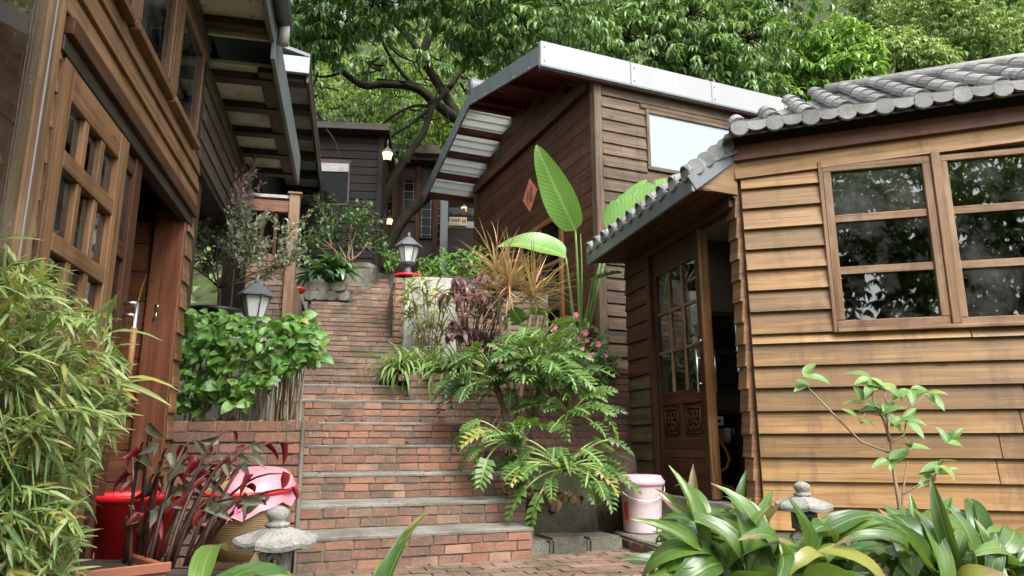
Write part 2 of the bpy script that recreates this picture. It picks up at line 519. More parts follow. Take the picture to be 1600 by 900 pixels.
_x = _t.n('MixShader', i_0=.45); _t.l(_d.outputs[0], _x.inputs[1]); _t.l(_r.outputs[0], _x.inputs[2])
M['sheet'] = _t.done(_x.outputs[0])
# ================================================================== ground, stairs, masonry
FL = Frame((-2.178, 4.6), (-.2186, .9758))      # alley frame: the left houses' front
def brick_mesh(i, mat, rough=.012):
    b = MB().box(WORLD, -.5, .5, -.5, .5, -.5, .5)
    me = b.mesh('brick', mat)
    bm = bmesh.new(); bm.from_mesh(me)
    bmesh.ops.bevel(bm, geom=list(bm.edges), offset=.03, segments=1, affect='EDGES')
    rr = random.Random(i)
    for v in bm.verts:
        v.co.x += rr.uniform(-1, 1) * .018; v.co.y += rr.uniform(-1, 1) * .035; v.co.z += rr.uniform(-1, 1) * .06
    bm.to_mesh(me); bm.free()
    return me
BMESH = {k: [brick_mesh(i, M[k]) for i in range(7)] for k in ('brick', 'brickw')}
def brick(parent, c, ax, up, size, kind='brick', name='brick', jit=1.0):
    """one brick: centre, length axis, up axis, (length, depth, height)"""
    ax = Vector(ax).normalized(); up = Vector(up).normalized(); dp = up.cross(ax)
    j = .0025 * jit
    c = Vector(c) + dp * random.uniform(-j, j) * 1.3 + up * random.uniform(-j, j) * .5
    q = ax + up * random.uniform(-.008, .008) * jit + dp * random.uniform(-.01, .01) * jit; q.normalize()
    dp = up.cross(q).normalized(); up2 = q.cross(dp)
    m = Matrix((( q.x * size[0], dp.x * size[1], up2.x * size[2], c.x), (q.y * size[0], dp.y * size[1], up2.y * size[2], c.y),
                (q.z * size[0], dp.z * size[1], up2.z * size[2], c.z), (0, 0, 0, 1)))
    return place(name, random.choice(BMESH[kind]), m, parent)
def brick_face(parent, a, b, z0, z1, kind='brick', proud=.010, depth=.06, course=.066, blen=.205, joint=.014, off=0, top=None):
    """courses of bricks on the vertical face over the ground line a-b (seen with a left, b right)"""
    a = Vector((a[0], a[1], 0)); b = Vector((b[0], b[1], 0)); d = b - a; L = d.length; d.normalize()
    n_out = Vector((d.y, -d.x, 0))
    nc = max(1, round((z1 - z0) / course)); h = (z1 - z0) / nc
    for i in range(nc):
        x = -((i + off) % 2) * blen * .5 - random.random() * .03
        zc = z0 + h * (i + .5)
        while x < L:
            bl = blen * random.uniform(.9, 1.06)
            if random.random() < .12: bl *= .55
            x0, x1 = max(x, 0), min(x + bl, L)
            lim = None if top is None else top((x0 + x1) / 2 / L)
            if x1 - x0 > .035 and (lim is None or zc < lim):
                c = a + d * ((x0 + x1) / 2) + n_out * (proud - depth / 2) + Vector((0, 0, zc))
                brick(parent, c, d, (0, 0, 1), (x1 - x0 - joint, depth, h - joint * random.uniform(.8, 1.15)), kind)
            x += bl

# ---- terrain: one sheet, flat round the courtyard, climbing to the wooded hill behind
def terrain_z(x, y):
    z = -.03
    if y > 11.2:
        t = y - 11.2
        z += 3.2 * min(1, t / 1.0) + max(0, t - 3.2) * (.80 + .10 * math.sin(x * .09 + 1)) + noise.noise(Vector((x * .08, y * .08, 0))) * min(2.5, t * .25)
    return z
mb = MB(); nx, ny = 70, 70
xs = [-140 + 280 * i / nx for i in range(nx + 1)]
ys = [-60 + 68 * i / 8 for i in range(9)] + [8 + 1.2 * i / 1 for i in range(0)] + [9 + .45 * i for i in range(12)] + [15 + 2.4 * i for i in range(45)]
vs = [(x, y, terrain_z(x, y)) for y in ys for x in xs]
fs = [(j * (nx + 1) + i, j * (nx + 1) + i + 1, (j + 1) * (nx + 1) + i + 1, (j + 1) * (nx + 1) + i) for j in range(len(ys) - 1) for i in range(nx)]
M['forestfloor'] = stone('forest_floor', (.020, .030, .010), (.045, .065, .018), 1.2, .6, bump=.6, fine=9)
mb.add(vs, fs)
ground = link('ground', mb.mesh('ground', M['forestfloor'], smooth=True)); tag(ground, 'dark earth of the courtyard and wooded hillside', 'ground', kind='structure')

# ---- courtyard paving
court = thing('courtyard_paving', (0, 3.5, 0), 'red brick paving at the foot of the stairs', 'paving', kind='structure')
link('paving_bed', MB().box(WORLD, -3.2, 3.2, .4, 6.6, -.02, .0).mesh('paving_bed', M['pavebed']), court, (0, 0, 0))
pv = Frame(G(500, 892).xy, (.94, .30))
for r in range(-9, 9):
    for k in range(0, 15):
        u = (k - 3.2) * .215 + (r % 2) * .107
        v = r * .106 - .06
        c = pv(u, v, .0)
        if c.y < 3.55 or c.y > 5.5 or c.x < -1.35 or c.x > 1.5: continue
        brick(court, c + Vector((0, 0, .001 + random.uniform(-.002, .002))), pv.ux, (0, 0, 1), (.205, .097, .02), 'brickw', jit=.8)

# ---- lower flight
low = [  # (left px, right px, y of top edge at left, Y left, Y right)
    (470, 806, 841, 4.40, 4.92), (472, 797, 790, 4.80, 5.28), (473, 775, 741, 5.25, 5.68), (475, 735, 695, 5.65, 6.02),
    (477, 700, 659, 6.00, 6.30), (480, 678, 624, 6.30, 6.55), (470, 668, 600, 6.65, 6.85)]
ST = []
stl = thing('lower_brick_stairs', (-.7, 5, 0), 'lower flight of red brick steps with grey cement treads', 'stairs', kind='structure')
zprev = 0.0
for i, (pl, pr, yt, Yl, Yr) in enumerate(low):
    a = P(pl, yt, Yl); zt = a.z
    b = P(pr, yt, Yr)
    a2 = Vector((a.x, a.y, 0)); b2 = Vector((b.x, b.y, 0)); d = (b2 - a2).normalized(); back = Vector((-d.y, d.x, 0))
    aa = a2 - d * (.03 if i < 2 else .25); bb = b2 + d * .12
    dep = 1.0
    zl = zprev - .1
    pts = [aa, bb, aa + back * dep, bb + back * dep]
    core = MB().hexa([p + Vector((0, 0, zl)) for p in pts] + [p + Vector((0, 0, zt - .020)) for p in pts])
    st = core.build('step', M['mortar'], stl)
    # worn cement tread with an uneven nose
    n = 16; vs = []; fs = []
    for k in range(n + 1):
        t = k / n; e = aa.lerp(bb, t)
        nose = .012 + .012 * noise.noise(Vector((t * 9, i * 3.1, 0))) ; dz = .004 * noise.noise(Vector((t * 6, i * 7.7, 4)))
        f = e - back * nose
        for p, z in ((f, zt - .022), (f - back * .002, zt - .006 + dz), (f + back * .012, zt + dz), (e + back * dep, zt + .002)):
            vs.append(p + Vector((0, 0, z)))
    for k in range(n):
        for q in range(3):
            fs.append((k * 4 + q, (k + 1) * 4 + q, (k + 1) * 4 + q + 1, k * 4 + q + 1))
    MB().add(vs, fs).build('tread', M['cement'], stl)
    brick_face(stl, a2 - d * .02, bb, zprev, zt - .020, 'brick', off=i, course=.057, blen=.172, joint=.011)
    ST.append((a, b, zt)); zprev = zt
z7 = zprev
# ---- upper flight
stu = thing('upper_brick_stairs', (-2, 8, z7), 'upper flight of worn brownish brick steps climbing between walls', 'stairs', kind='structure')
UP = []
for i in range(1, 14):
    Y = 6.72 + .345 * i
    zt = z7 + .163 * i
    u0 = FL.loc((-1.6, Y, 0))[0]
    vL, vR = -.46 - .01 * i, -1.60
    if i > 8: vL = -.95
    if i == 1: vR = -1.75
    c0, c1 = FL(u0, vL, 0), FL(u0, vR, 0)
    d = (c1 - c0).normalized(); back = Vector((-d.y, d.x, 0))
    zl = zt - .163
    pts = [c0, c1, c0 + back * .8, c1 + back * .8]
    MB().hexa([p + Vector((0, 0, zl - .15)) for p in pts] + [p + Vector((0, 0, zt - .004)) for p in pts]).build('step', M['mortar'], stu)
    brick_face(stu, c0, c1, zl, zt, 'brickw', off=i, course=.056, blen=.2, joint=.011)
    UP.append((c0, c1, zt))
ztop = zt

# ---- left brick planter
pl_a = P(256, 660, 4.62); pl_b = P(474, 657, 4.50)
ztp = P(400, 657, 4.55).z
planter = thing('brick_planter', (-1.7, 4.7, 0), 'raised red brick planter in front of the hedge, left of the stairs', 'planter')
e = Vector((pl_b.x - pl_a.x, pl_b.y - pl_a.y, 0)).normalized(); bk = Vector((-e.y, e.x, 0))
A = Vector((pl_a.x, pl_a.y, 0)); B = Vector((pl_b.x, pl_b.y, 0))
C2 = FL(1.75, -.72, 0)
sd = (C2 - B).normalized()
nrm = Vector((sd.y, -sd.x, 0))
pts = [A - e * .3, B, A - e * .3 + bk * .12, B + sd * .12]
MB().hexa([p + Vector((0, 0, 0)) for p in pts] + [p + Vector((0, 0, ztp - .012)) for p in pts]).build('mortar_wall', M['mortar'], planter)
pts = [B + sd * .10, C2, B + sd * .10 - nrm * .12, C2 - nrm * .12]
MB().hexa([p + Vector((0, 0, 0)) for p in pts] + [p + Vector((0, 0, ztp - .013)) for p in pts]).build('mortar_wall', M['mortar'], planter)
brick_face(planter, A - e * .05, B - e * .006, .0, ztp - .07, 'brick', blen=.225)
x = 0; Lw = (B - A).length
while x < Lw + .05:     # brick coping
    w = .215 * random.uniform(.93, 1.04)
    brick(planter, A + e * (min(x + w / 2, Lw + .02) - .05) + bk * .055 + Vector((0, 0, ztp - .035)), e, (0, 0, 1), (w - .009, .125, .062), 'brick')
    x += w
MB().bar(B + e * .004 - bk * .006 + Vector((0, 0, .0)), B + e * .004 - bk * .006 + Vector((0, 0, ztp - .004)), .016, .02, (1, 0, 0)).build('cement_edge', M['cement'], planter, bevel=.003)
brick_face(planter, B + nrm * .002, C2 + nrm * .002, .0, ztp, 'brick', blen=.225)
soil = MB().hexa([A - e * .2 + bk * .1, B + bk * .1 - e * .1, FL(1.7, .1, 0), C2 + bk * -.1 - nrm * .1] + [p + Vector((0, 0, ztp - .05)) for p in (A - e * .2 + bk * .1, B + bk * .1 - e * .1, FL(1.7, .1, 0), C2 + bk * -.1 - nrm * .1)])
soil.build('soil', M['soil'], planter)

# ---- earth terraces under the houses
def slab(name, mat, pts, z0, z1, label, cat):
    o = MB().hexa([Vector((p[0], p[1], z0)) for p in pts] + [Vector((p[0], p[1], z1)) for p in pts]).build(name, mat)
    return tag(o, label, cat, kind='structure')
q = [FL(1.65, -.70, 0), FL(1.65, 3, 0), FL(6.6, -.40, 0), FL(6.6, 3, 0)]
slab('left_terrace', M['cement'], [q[1], q[0], q[3], q[2]], -.05, 1.46, 'cement terrace behind the hedge on the left', 'terrace')

# ---- right brick retaining wall, running from the stairs to the near cabin
rw_a = P(640, 600, 6.72); rw_b = P(985, 585, 7.30)
zrw0, zrw1 = P(660, 594, 6.75).z, P(950, 581, 7.25).z
rwall = thing('brick_retaining_wall', (0, 7, 0), 'red brick retaining wall behind the big split-leaf plant', 'wall')
ra = Vector((rw_a.x, rw_a.y, 0)); rb = Vector((rw_b.x, rw_b.y, 0)); rd = (rb - ra).normalized(); rn = Vector((-rd.y, rd.x, 0))
pts = [ra, rb, ra + rn * .22, rb + rn * .22]
MB().hexa([p + Vector((0, 0, 0)) for p in pts] + [pts[0] + Vector((0, 0, zrw0 - .01)), pts[1] + Vector((0, 0, zrw1 - .01)), pts[2] + Vector((0, 0, zrw0 - .01)), pts[3] + Vector((0, 0, zrw1 - .01))]).build('mortar_wall', M['mortar'], rwall)
brick_face(rwall, ra, rb, .0, max(zrw0, zrw1), 'brick', top=lambda t: zrw0 + (zrw1 - zrw0) * t, blen=.225)
x = 0; Lr = (rb - ra).length
while x < Lr:
    t = x / Lr
    brick(rwall, ra + rd * x + rn * .08 + Vector((0, 0, zrw0 + (zrw1 - zrw0) * t + .02)), rd, (0, 0, 1), (.205, .20, .06), 'brickw' if x < .8 else 'brick')
    x += .216
# terrace behind it
q = [ra + rn * .2, rb + rn * .2 + rd * 3, Vector((-1.4, 8.3, 0)), Vector((4, 12, 0))]
slab('right_terrace', M['soil'], [q[0], q[1], q[2], q[3]], -.05, zrw0 - .06, 'earth bed above the right retaining wall', 'terrace')

# ---- plastered wall with the lamp, right of the upper stairs
PWY = 8.15
pw0 = P(629, 545, PWY); ztw = P(640, 431, PWY).z
pwall = thing('plastered_wall', (pw0.x, PWY, zrw0), 'short white plastered wall with a brick flank carrying a lamp', 'wall')
FP = Frame(pw0.xy, (.9758, .2186))
MB().box(FP, 0, .62, 0, .22, zrw0 - .1, ztw).build('plaster_block', M['plaster'], pwall, bevel=.012)
MB().box(FP, .62, 1.75, .03, .2, zrw0 - .1, ztw - .12).build('mortar_wall', M['mortar'], pwall)
brick_face(pwall, FP(.63, .03, 0), FP(1.75, .03, 0), zrw0, ztw - .13, 'brickw')
MB().box(FP, -.11, .0, .015, 1.5, zrw0 - .3, ztw - .02).build('mortar_flank', M['mortar'], pwall)
brick_face(pwall, FP(-.115, 1.3, 0), FP(-.115, .02, 0), zrw0 - .1, ztw - .02, 'brickw', course=.07, blen=.21)
brick_face(pwall, FP(-.11, .012, 0), FP(.0, .012, 0), zrw0 - .1, ztw - .02, 'brick', course=.07)
q = [FP(-.1, .2, 0), FP(1.8, .2, 0), FP(-.1, 2.6, 0), FP(1.8, 2.6, 0)]
slab('upper_right_bed', M['soil'], [q[0], q[1], q[2], q[3]], 1.0, ztw - .1, 'planted earth bed behind the plastered wall', 'bed')

# ---- landing at the top
q = [FL(6.2, .4, 0), FL(6.2, -4.5, 0), FL(11, .4, 0), FL(11, -6.5, 0)]
slab('upper_landing', M['cement'], [q[0], q[1], q[2], q[3]], -.05, ztop - .02, 'paved landing at the head of the stairs', 'landing')
# ================================================================== building helpers
def clap(F, parent, mat, u0, u1, z0, z1, exp, holes=(), v=0.0, name='clapboard', lim=None, proud=.030, maxlen=3.4, thick=.014, tilt=0.0):
    """lapped boards: bottom edge stands proud, top tucks under the next one"""
    z = z0
    while z < z1 - .02:
        e = exp * random.uniform(.97, 1.03)
        zt = min(z + e, z1)
        a, b = (u0, u1) if lim is None else lim((z + zt) / 2)
        segs = [(a, b)]
        for (ha, hb, hz0, hz1) in holes:
            ov = min(zt, hz1) - max(z, hz0)
            if ov > .25 * (zt - z):
                ns = []
                for (p, q) in segs:
                    if hb <= p or ha >= q: ns.append((p, q)); continue
                    if ha > p: ns.append((p, ha))
                    if hb < q: ns.append((hb, q))
                segs = ns
        for (p, q) in segs:
            cuts = [p]
            while q - cuts[-1] > maxlen: cuts.append(cuts[-1] + maxlen * random.uniform(.55, .95))
            cuts.append(q)
            for c0, c1 in zip(cuts[:-1], cuts[1:]):
                if c1 - c0 < .02: continue
                zz = z + random.uniform(-.002, .002); pr = proud + random.uniform(-.003, .003)
                top = min(zt + .03, z1 + .01)
                g = .0015
                pt = []
                for i in range(8):
                    uu = (c0 + g, c1 - g)[i & 1]
                    if i >> 2: vv = (v - thick, v)[(i >> 1) & 1]; zzz = top
                    else: vv = (v - pr, v)[(i >> 1) & 1]; zzz = zz
                    pt.append(F(uu, vv, zzz + tilt * uu))
                MB().hexa(pt, 0).build(name, mat, parent, bevel=.003)
        z = zt
def planks(F, parent, mat, u0, u1, z0, z1, w, v=0.0, t=.02, holes=(), name='plank', gap=.004, lim=None):
    """flush horizontal planks with a shadow gap"""
    z = z0
    while z < z1 - .02:
        zt = min(z + w * random.uniform(.95, 1.05), z1)
        a, b = (u0, u1) if lim is None else lim((z + zt) / 2)
        segs = [(a, b)]
        for (ha, hb, hz0, hz1) in holes:
            if min(zt, hz1) - max(z, hz0) > .3 * (zt - z):
                ns = []
                for (p, q) in segs:
                    if hb <= p or ha >= q: ns.append((p, q)); continue
                    if ha > p: ns.append((p, ha))
                    if hb < q: ns.append((hb, q))
                segs = ns
        for p, q in segs:
            if q - p > .02:
                MB().box(F, p, q, v - t - random.uniform(0, .002), v, z + gap / 2, zt - gap / 2, 0).build(name, mat, parent, bevel=.003)
        z = zt
def wallslab(F, parent, mat, u0, u1, v0, v1, z0, z1, holes=(), name='wall'):
    us = sorted({u0, u1, *[h for q in holes for h in q[:2] if u0 < h < u1]})
    mb = MB()
    for a, b in zip(us[:-1], us[1:]):
        m = (a + b) / 2
        cut = sorted([(h[2], h[3]) for h in holes if h[0] < m < h[1]])
        z = z0
        for c0, c1 in cut:
            if c0 > z: mb.box(F, a, b, v0, v1, z, c0)
            z = max(z, c1)
        if z < z1: mb.box(F, a, b, v0, v1, z, z1)
    return mb.build(name, mat, parent)
def window(F, parent, u0, u1, z0, z1, v=0.0, sd=.035, fw=.05, fd=.06, cols=1, rows=1, mat='frame', gl='glass', mw=.03, name='window', sill=True, back=None):
    """frame, muntins, one pane per light"""
    mb = MB()
    mb.box(F, u0, u1, v - fd, v + .02, z0, z0 + fw); mb.box(F, u0, u1, v - fd, v + .02, z1 - fw, z1)
    mb.box(F, u0, u0 + fw, v - fd - .002, v + .022, z0 + fw, z1 - fw); mb.box(F, u1 - fw, u1, v - fd - .002, v + .022, z0 + fw, z1 - fw)
    w = mb.build(name, M[mat], parent, bevel=.004)
    a, b, c, d = u0 + fw, u1 - fw, z0 + fw, z1 - fw
    cw = (b - a - mw * (cols - 1)) / cols; rh = (d - c - mw * (rows - 1)) / rows
    for i in range(1, cols):
        x = a + i * cw + (i - 1) * mw
        box('muntin', M[mat], w, F, x, x + mw, v - fd + .012, v + .012, c, d)
    for j in range(1, rows):
        z = c + j * rh + (j - 1) * mw
        for i in range(cols):
            x = a + i * (cw + mw)
            box('muntin', M[mat], w, F, x, x + cw, v - fd + .014, v + .012, z, z + mw)
    for i in range(cols):
        for j in range(rows):
            x = a + i * (cw + mw); z = c + j * (rh + mw)
            MB().box(F, x - .004, x + cw + .004, v - .022, v - .017, z - .004, z + rh + .004).build('pane', M[gl], w)
    if sill: box('sill', M[mat], w, F, u0 - .03, u1 + .03, v - fd - sd, v - .001, z0 - .035, z0 - .001)
    return w

# ================================================================== left near house
lh = thing('timber_house', FL(-1.5, 0, 0), 'tall brown lapboard house with a latticed glass door, nearest on the left', 'house')
uz = FL.uz
U_END = uz(262, 690)[0]
z_lint = uz(279, 317)[1]                    # underside of the lintel band
uA = uz(66, 250)[0]                         # left stile of the lattice door
uB = uz(177, 350)[0]                        # right stile
uO = uz(201, 420)[0]                        # opening begins
uP = uz(250, 690)[0] + .02                  # far jamb of the opening
zl = z_lint - .12
ZS = 3.62                                   # soffit
# measured windows
sillA = uz(235, 120)[1]
w1a, w1b = uz(196, 60)[0], uz(250, 142)[0]
w2a, w2b = uz(260, 160)[0], uz(297, 215)[0]
wz0 = uz(296, 222)[1]
near0, near1 = -3.6, uz(36, 300)[0]
U_END += .02
holesL = [(near0 + .1, near1, .25, 3.2), (uA, uP, -.2, z_lint), (-2.7, w2b, wz0, 3.4)]
wallslab(FL, lh, M['beam'], near0, U_END, .0, .10, 0, ZS, holesL)
wallslab(FL, lh, M['inside'], near0, U_END, 2.8, 2.9, 0, ZS, name='back_wall')
wallslab(FL, lh, M['inside'], near0 - .1, U_END, .11, 2.8, 2.56, 2.66, name='floor_slab')
for uu in (near0 - .1, U_END - .1):
    MB().box(FL, uu, uu + .1, .1, 2.9, 0, ZS).build('side_wall', M['inside'] if uu < -2 else M['beam'], lh)
clap(FL, lh, M['gold2'], near1 + .06, uA - .02, .1, z_lint - .02, .135)
clap(FL, lh, M['gold2'], near1 + .06 - .9, U_END, z_lint + .07, wz0 - .03, .125, holes=[(near0, near1, 0, 3.2)], proud=.036)
clap(FL, lh, M['gold2'], uP + .02, U_END, .1, z_lint + .06, .165, proud=.034)
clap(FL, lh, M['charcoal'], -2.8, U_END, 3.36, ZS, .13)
# double lintel band
box('lintel', M['door'], lh, FL, uA - .05, uP + .1, -.06, 0, z_lint - .01, z_lint + .06)
box('lintel', M['beam'], lh, FL, uA - .05, uP + .1, -.035, .02, z_lint - .075, z_lint - .012)
# near big window, warm boards added behind its glass for the wood it mirrors
nw = window(FL, lh, near0 + .1, near1, .25, 3.2, v=.0, fw=.075, fd=.05, mat='frame', gl='glassclear', sill=False)
MB().box(FL, near1 - .083, near1 - .0765, -.0535, -.0505, .3, 3.15).build('silicone_bead', M['white'], nw)
planks(FL, lh, M['red'], near0 + .15, near1 - .02, .3, 3.1, .5, v=.05, t=.03, name='inner_plank')
# lattice door
lz0, lz1 = .12, z_lint - .075
ld = thing_part = MB()
ld.box(FL, uA, uA + .10, -.03, .03, lz0, lz1); ld.box(FL, uB - .12, uB, -.03, .03, lz0, lz1)
ld.box(FL, uA + .10, uB - .12, -.028, .028, lz1 - .13, lz1); ld.box(FL, uA + .10, uB - .12, -.028, .028, lz0, lz0 + .75)
ldo = ld.build('lattice_door', M['gold2'], lh, bevel=.004)
ins0, ins1 = uA + .10, uB - .12
rz = [uz(124, 283)[1], uz(108, 402)[1]]
rz.append(2 * rz[1] - rz[0]); rows = [lz1 - .13] + rz + [lz0 + .75]
for z in rz: box('rail', M['gold2'], ldo, FL, ins0, ins1, -.03, .018, z - .035, z + .035)
for k in (1, 2):
    uu = ins0 + (ins1 - ins0) * k / 3
    for a, b in zip(rows[:-1], rows[1:]):
        box('muntin', M['gold2'], ldo, FL, uu - .022, uu + .022, -.024, .02, b + (.035 if b in rz else 0), a - (.035 if a in rz else 0))
for k in range(3):
    for a, b in zip(rows[:-1], rows[1:]):
        MB().box(FL, ins0 + (ins1 - ins0) * k / 3, ins0 + (ins1 - ins0) * (k + 1) / 3, -.002, .002, b, a).build('pane', M['glass'], ldo)
# second, darker door leaf standing behind the lattice door
dl = MB()
dl.box(FL, uB + .005, uB + .06, -.01, .035, lz0, lz1); dl.box(FL, uO - .11, uO, -.012, .037, lz0, lz1)
for z in (lz0 + .02, 1.0, 1.62, lz1 - .1): dl.box(FL, uB + .06, uO - .11, -.005, .03, z, z + .08)
dlo = dl.build('door_leaf', M['door'], lh, bevel=.004)
MB().box(FL, uB + .06, uO - .11, .01, .014, lz0, lz1).build('pane', M['glass'], dlo)
MB().tube([FL(uO - .05, -.07, .98), FL(uO - .05, -.07, 1.42)], .012, 8).build('handle', M['chrome'], dlo, smooth=True)
for z in (1.42, 1.36): MB().tube([FL(uO - .05, -.07, z), FL(uO - .05, -.01, z)], .010, 8).build('handle_post', M['chrome'], dlo, smooth=True)
MB().tube([FL(uO - .05, -.07, .98), FL(uO - .05, -.07, 1.30)], .0145, 8).build('handle_grip', M['dooredge'], dlo, smooth=True)
# far reveal: warm planks and a thick jamb board facing the camera
FR = Frame(FL(uP, 0, 0).xy, -FL.uy.xy)    # faces down the alley towards the camera
planks(FR, lh, M['red'], -.62, -.165, .15, lz1, .185, v=.03, t=.02, name='reveal_plank')
MB().box(FR, -.62, -.001, .03, .06, .1, lz1).build('reveal_backing', M['beam'], lh)
jb = box('jamb_board', M['red'], lh, FR, -.165, .02, -.025, .03, .05, z_lint - .012, bevel=.006)
hz = 1.56
MB().tube([FR(-.09, -.028, hz), FR(-.09, -.05, hz + .01), FR(-.085, -.05, hz + .03), FR(-.10, -.045, hz + .035), FR(-.105, -.03, hz + .02)], .005, 6).tube([FR(-.095, -.03, hz), FR(-.095, -.035, hz - .05), FR(-.105, -.035, hz - .06), FR(-.11, -.03, hz - .045)], .004, 6).build('hook', M['chrome'], jb, smooth=True)
# upstairs windows
def lwin(a, b, gl='glass'):
    return window(FL, lh, a, b, wz0, 3.34, v=.0, fw=.045, fd=.045, mat='gold2', sill=True, sd=.02)
lwin(w2a - .02, w2b); lwin(w1a, w1b + .01); lwin(w1a - 1.0, w1a - .12)
box('post', M['gold2'], lh, FL, w1b + .02, w2a - .03, -.05, .02, wz0 - .02, 3.36)
box('post', M['gold2'], lh, FL, w1a - .11, w1a - .01, -.05, .02, wz0 - .02, 3.36)
planks(FL, lh, M['red'], w1a - .6, w1a + .3, wz0, 3.4, .3, v=.4, t=.03, name='inner_plank')
# eave
ov = .44
zs = ZS
ue = uz(312, 112)[0] + .04
planksz = MB().box(FL, near0, ue, -ov, .1, zs, zs + .03); planksz.build('soffit', M['soffit'], lh)
for uu in (ue - .10, ue - .52, ue - .98, ue - 1.4):
    box('rafter', M['beam'], lh, FL, uu - .05, uu + .05, -ov + .03, -.001, zs - .06, zs - .001)
box('verge_board', M['soffit'], lh, FL, ue + .002, ue + .03, -ov, .1, zs - .06, zs + .12)
box('fascia', M['steel'], lh, FL, near0, ue + .06, -ov - .03, -ov - .002, zs - .10, zs + .16)
MB().tube([FL(near0, -ov - .085, zs + .10), FL(ue + .1, -ov - .085, zs + .10)], .055, 10).build('gutter', M['steel'], lh, smooth=True)
MB().prism([FL(near0, -ov - .03, zs + .163), FL(near0, 3, zs + 1.2), FL(near0, 3, zs + 1.28), FL(near0, -ov - .03, zs + .24)], FL.ux * (ue - near0 + .06)).build('roof', M['steel'], lh)

# ================================================================== left middle house (dark boards)
u2a, u2b = U_END + .02, uz(386, 300)[0]
z2lo = uz(325, 277)[1]
mh = thing('dark_timber_house', FL((u2a + u2b) / 2, 0, 1.46), 'dark charcoal lapboard house with a stained soffit, middle of the left row', 'house')
ZS2 = uz(384, 258)[1]
wallslab(FL, mh, M['beam'], u2a, u2b, .02, .12, z2lo, ZS2 + .3)
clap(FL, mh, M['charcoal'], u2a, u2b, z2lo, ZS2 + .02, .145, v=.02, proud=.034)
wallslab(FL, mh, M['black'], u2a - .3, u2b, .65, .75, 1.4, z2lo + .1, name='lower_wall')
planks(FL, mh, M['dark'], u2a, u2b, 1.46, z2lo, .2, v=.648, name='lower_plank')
MB().box(FL, u2a, u2b, .0, 3, z2lo - .05, z2lo - .002).build('jetty_floor', M['beam'], mh)
MB().box(FL, u2b - .08, u2b + .02, .0, 3, z2lo, ZS2 + .1).build('end_wall', M['black'], mh)
for uu in (u2a + .35, u2b - .1): box('post', M['beam'], mh, FL, uu - .05, uu + .05, .04, .14, 1.46, z2lo - .05)
ov2 = .45
ub = u2b + .12
MB().box(FL, u2a + .1, ub, -ov2, .1, ZS2 + .06, ZS2 + .085).build('soffit', M['soffit'], mh)
n = 4
for k in range(n + 1):
    uu = u2a + .25 + (ub - u2a - .35) * k / n
    box('rafter', M['beam'], mh, FL, uu - .05, uu + .05, -ov2 + .03, .02, ZS2 + .0, ZS2 + .059)
box('soffit_edge', M['beam'], mh, FL, u2a + .1, ub, -ov2 + .001, -ov2 + .12, ZS2 + .015, ZS2 + .058)
box('fascia', M['steel'], mh, FL, u2a - .2, ub + .04, -ov2 - .03, -ov2 - .001, ZS2 - .03, ZS2 + .20)
MB().prism([FL(u2a - .2, -ov2 - .03, ZS2 + .202), FL(u2a - .2, 2.6, ZS2 + 1.2), FL(u2a - .2, 2.6, ZS2 + 1.27), FL(u2a - .2, -ov2 - .03, ZS2 + .27)], FL.ux * (ub - u2a + .24)).build('roof', M['steel'], mh)
MB().tube([FL(u2a - .15, -ov2 - .075, ZS2 + .33), FL(u2a - .15, -ov2 - .075, ZS2 + .12)], .04, 10).build('downpipe', M['soffit2'], mh, smooth=True)

# open gallery at the end of the middle house: brick half wall, post and rail
gpY = 8.05
gp = P(449, 490, gpY); gz = P(449, 306, gpY).z
gal = thing('brick_half_wall', (gp.x, gpY, 1.46), 'pale red brick half wall with a wooden post, behind the wispy potted tree', 'wall')
FG = Frame((gp.x, gp.y), (.9758, .2186))
box('post', M['frame'], gal, FG, -.06, .06, -.06, .06, 1.4, gz, bevel=.006)
box('post_cap', M['frame'], gal, FG, -.08, .08, -.08, .08, gz, gz + .025, bevel=.004)
MB().box(FG, -.75, -.06, .0, .12, 1.4, gz - .75).build('mortar_wall', M['mortar'], gal)
brick_face(gal, FG(-.75, 0, 0), FG(-.06, 0, 0), 1.46, gz - .75, 'brickw', course=.07)
box('rail', M['red'], gal, FG, -.9, -.06, -.03, .04, gz - .22, gz - .08)
box('rail', M['plaster'], gal, FG, -.9, -.06, -.03, .04, gz - .05, gz - .01)
for k in range(5): box('baluster', M['door'], gal, FG, -.82 + k * .15, -.78 + k * .15, -.005, .035, gz - .749, gz - .221)
MB().box(FG, -.06, .05, .07, 2.4, 1.4, gz - 1.0).build('side_wall', M['brickw'], gal)

# ================================================================== left far house: only its dark eave shows
F3 = Frame((-2.877, 7.28), (-.2186, .9758))
fh = thing('far_left_house', F3(1.9, 0, 1.5), 'house with a black eave and grey soffit panels, farthest in the left row', 'house')
z3 = 4.80; L3 = 3.95
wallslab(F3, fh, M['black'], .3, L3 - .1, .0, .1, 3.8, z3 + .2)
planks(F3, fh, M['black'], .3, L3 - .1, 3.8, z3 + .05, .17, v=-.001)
for uu in (.5, 3.6): box('post', M['black'], fh, F3, uu, uu + .12, .02, .14, 1.4, 3.799)
MB().box(F3, .0, L3, -.55, .0, z3 + .06, z3 + .08).build('soffit', M['soffit2'], fh)
for k in range(6):
    uu = .1 + (L3 - .2) * k / 5
    box('rafter', M['beam'], fh, F3, uu - .08, uu + .08, -.53, -.001, z3 - .03, z3 + .058)
box('fascia', M['beam'], fh, F3, -.05, L3 + .05, -.58, -.551, z3 - .07, z3 + .16)
box('verge', M['white'], fh, F3, -.10, -.051, -.58, -.05, z3 + .02, z3 + .22)
MB().prism([F3(-.1, -.58, z3 + .222), F3(-.1, 2.2, z3 + 1.0), F3(-.1, 2.2, z3 + 1.06), F3(-.1, -.58, z3 + .26)], F3.ux * (L3 + .2)).build('roof', M['steel'], fh)
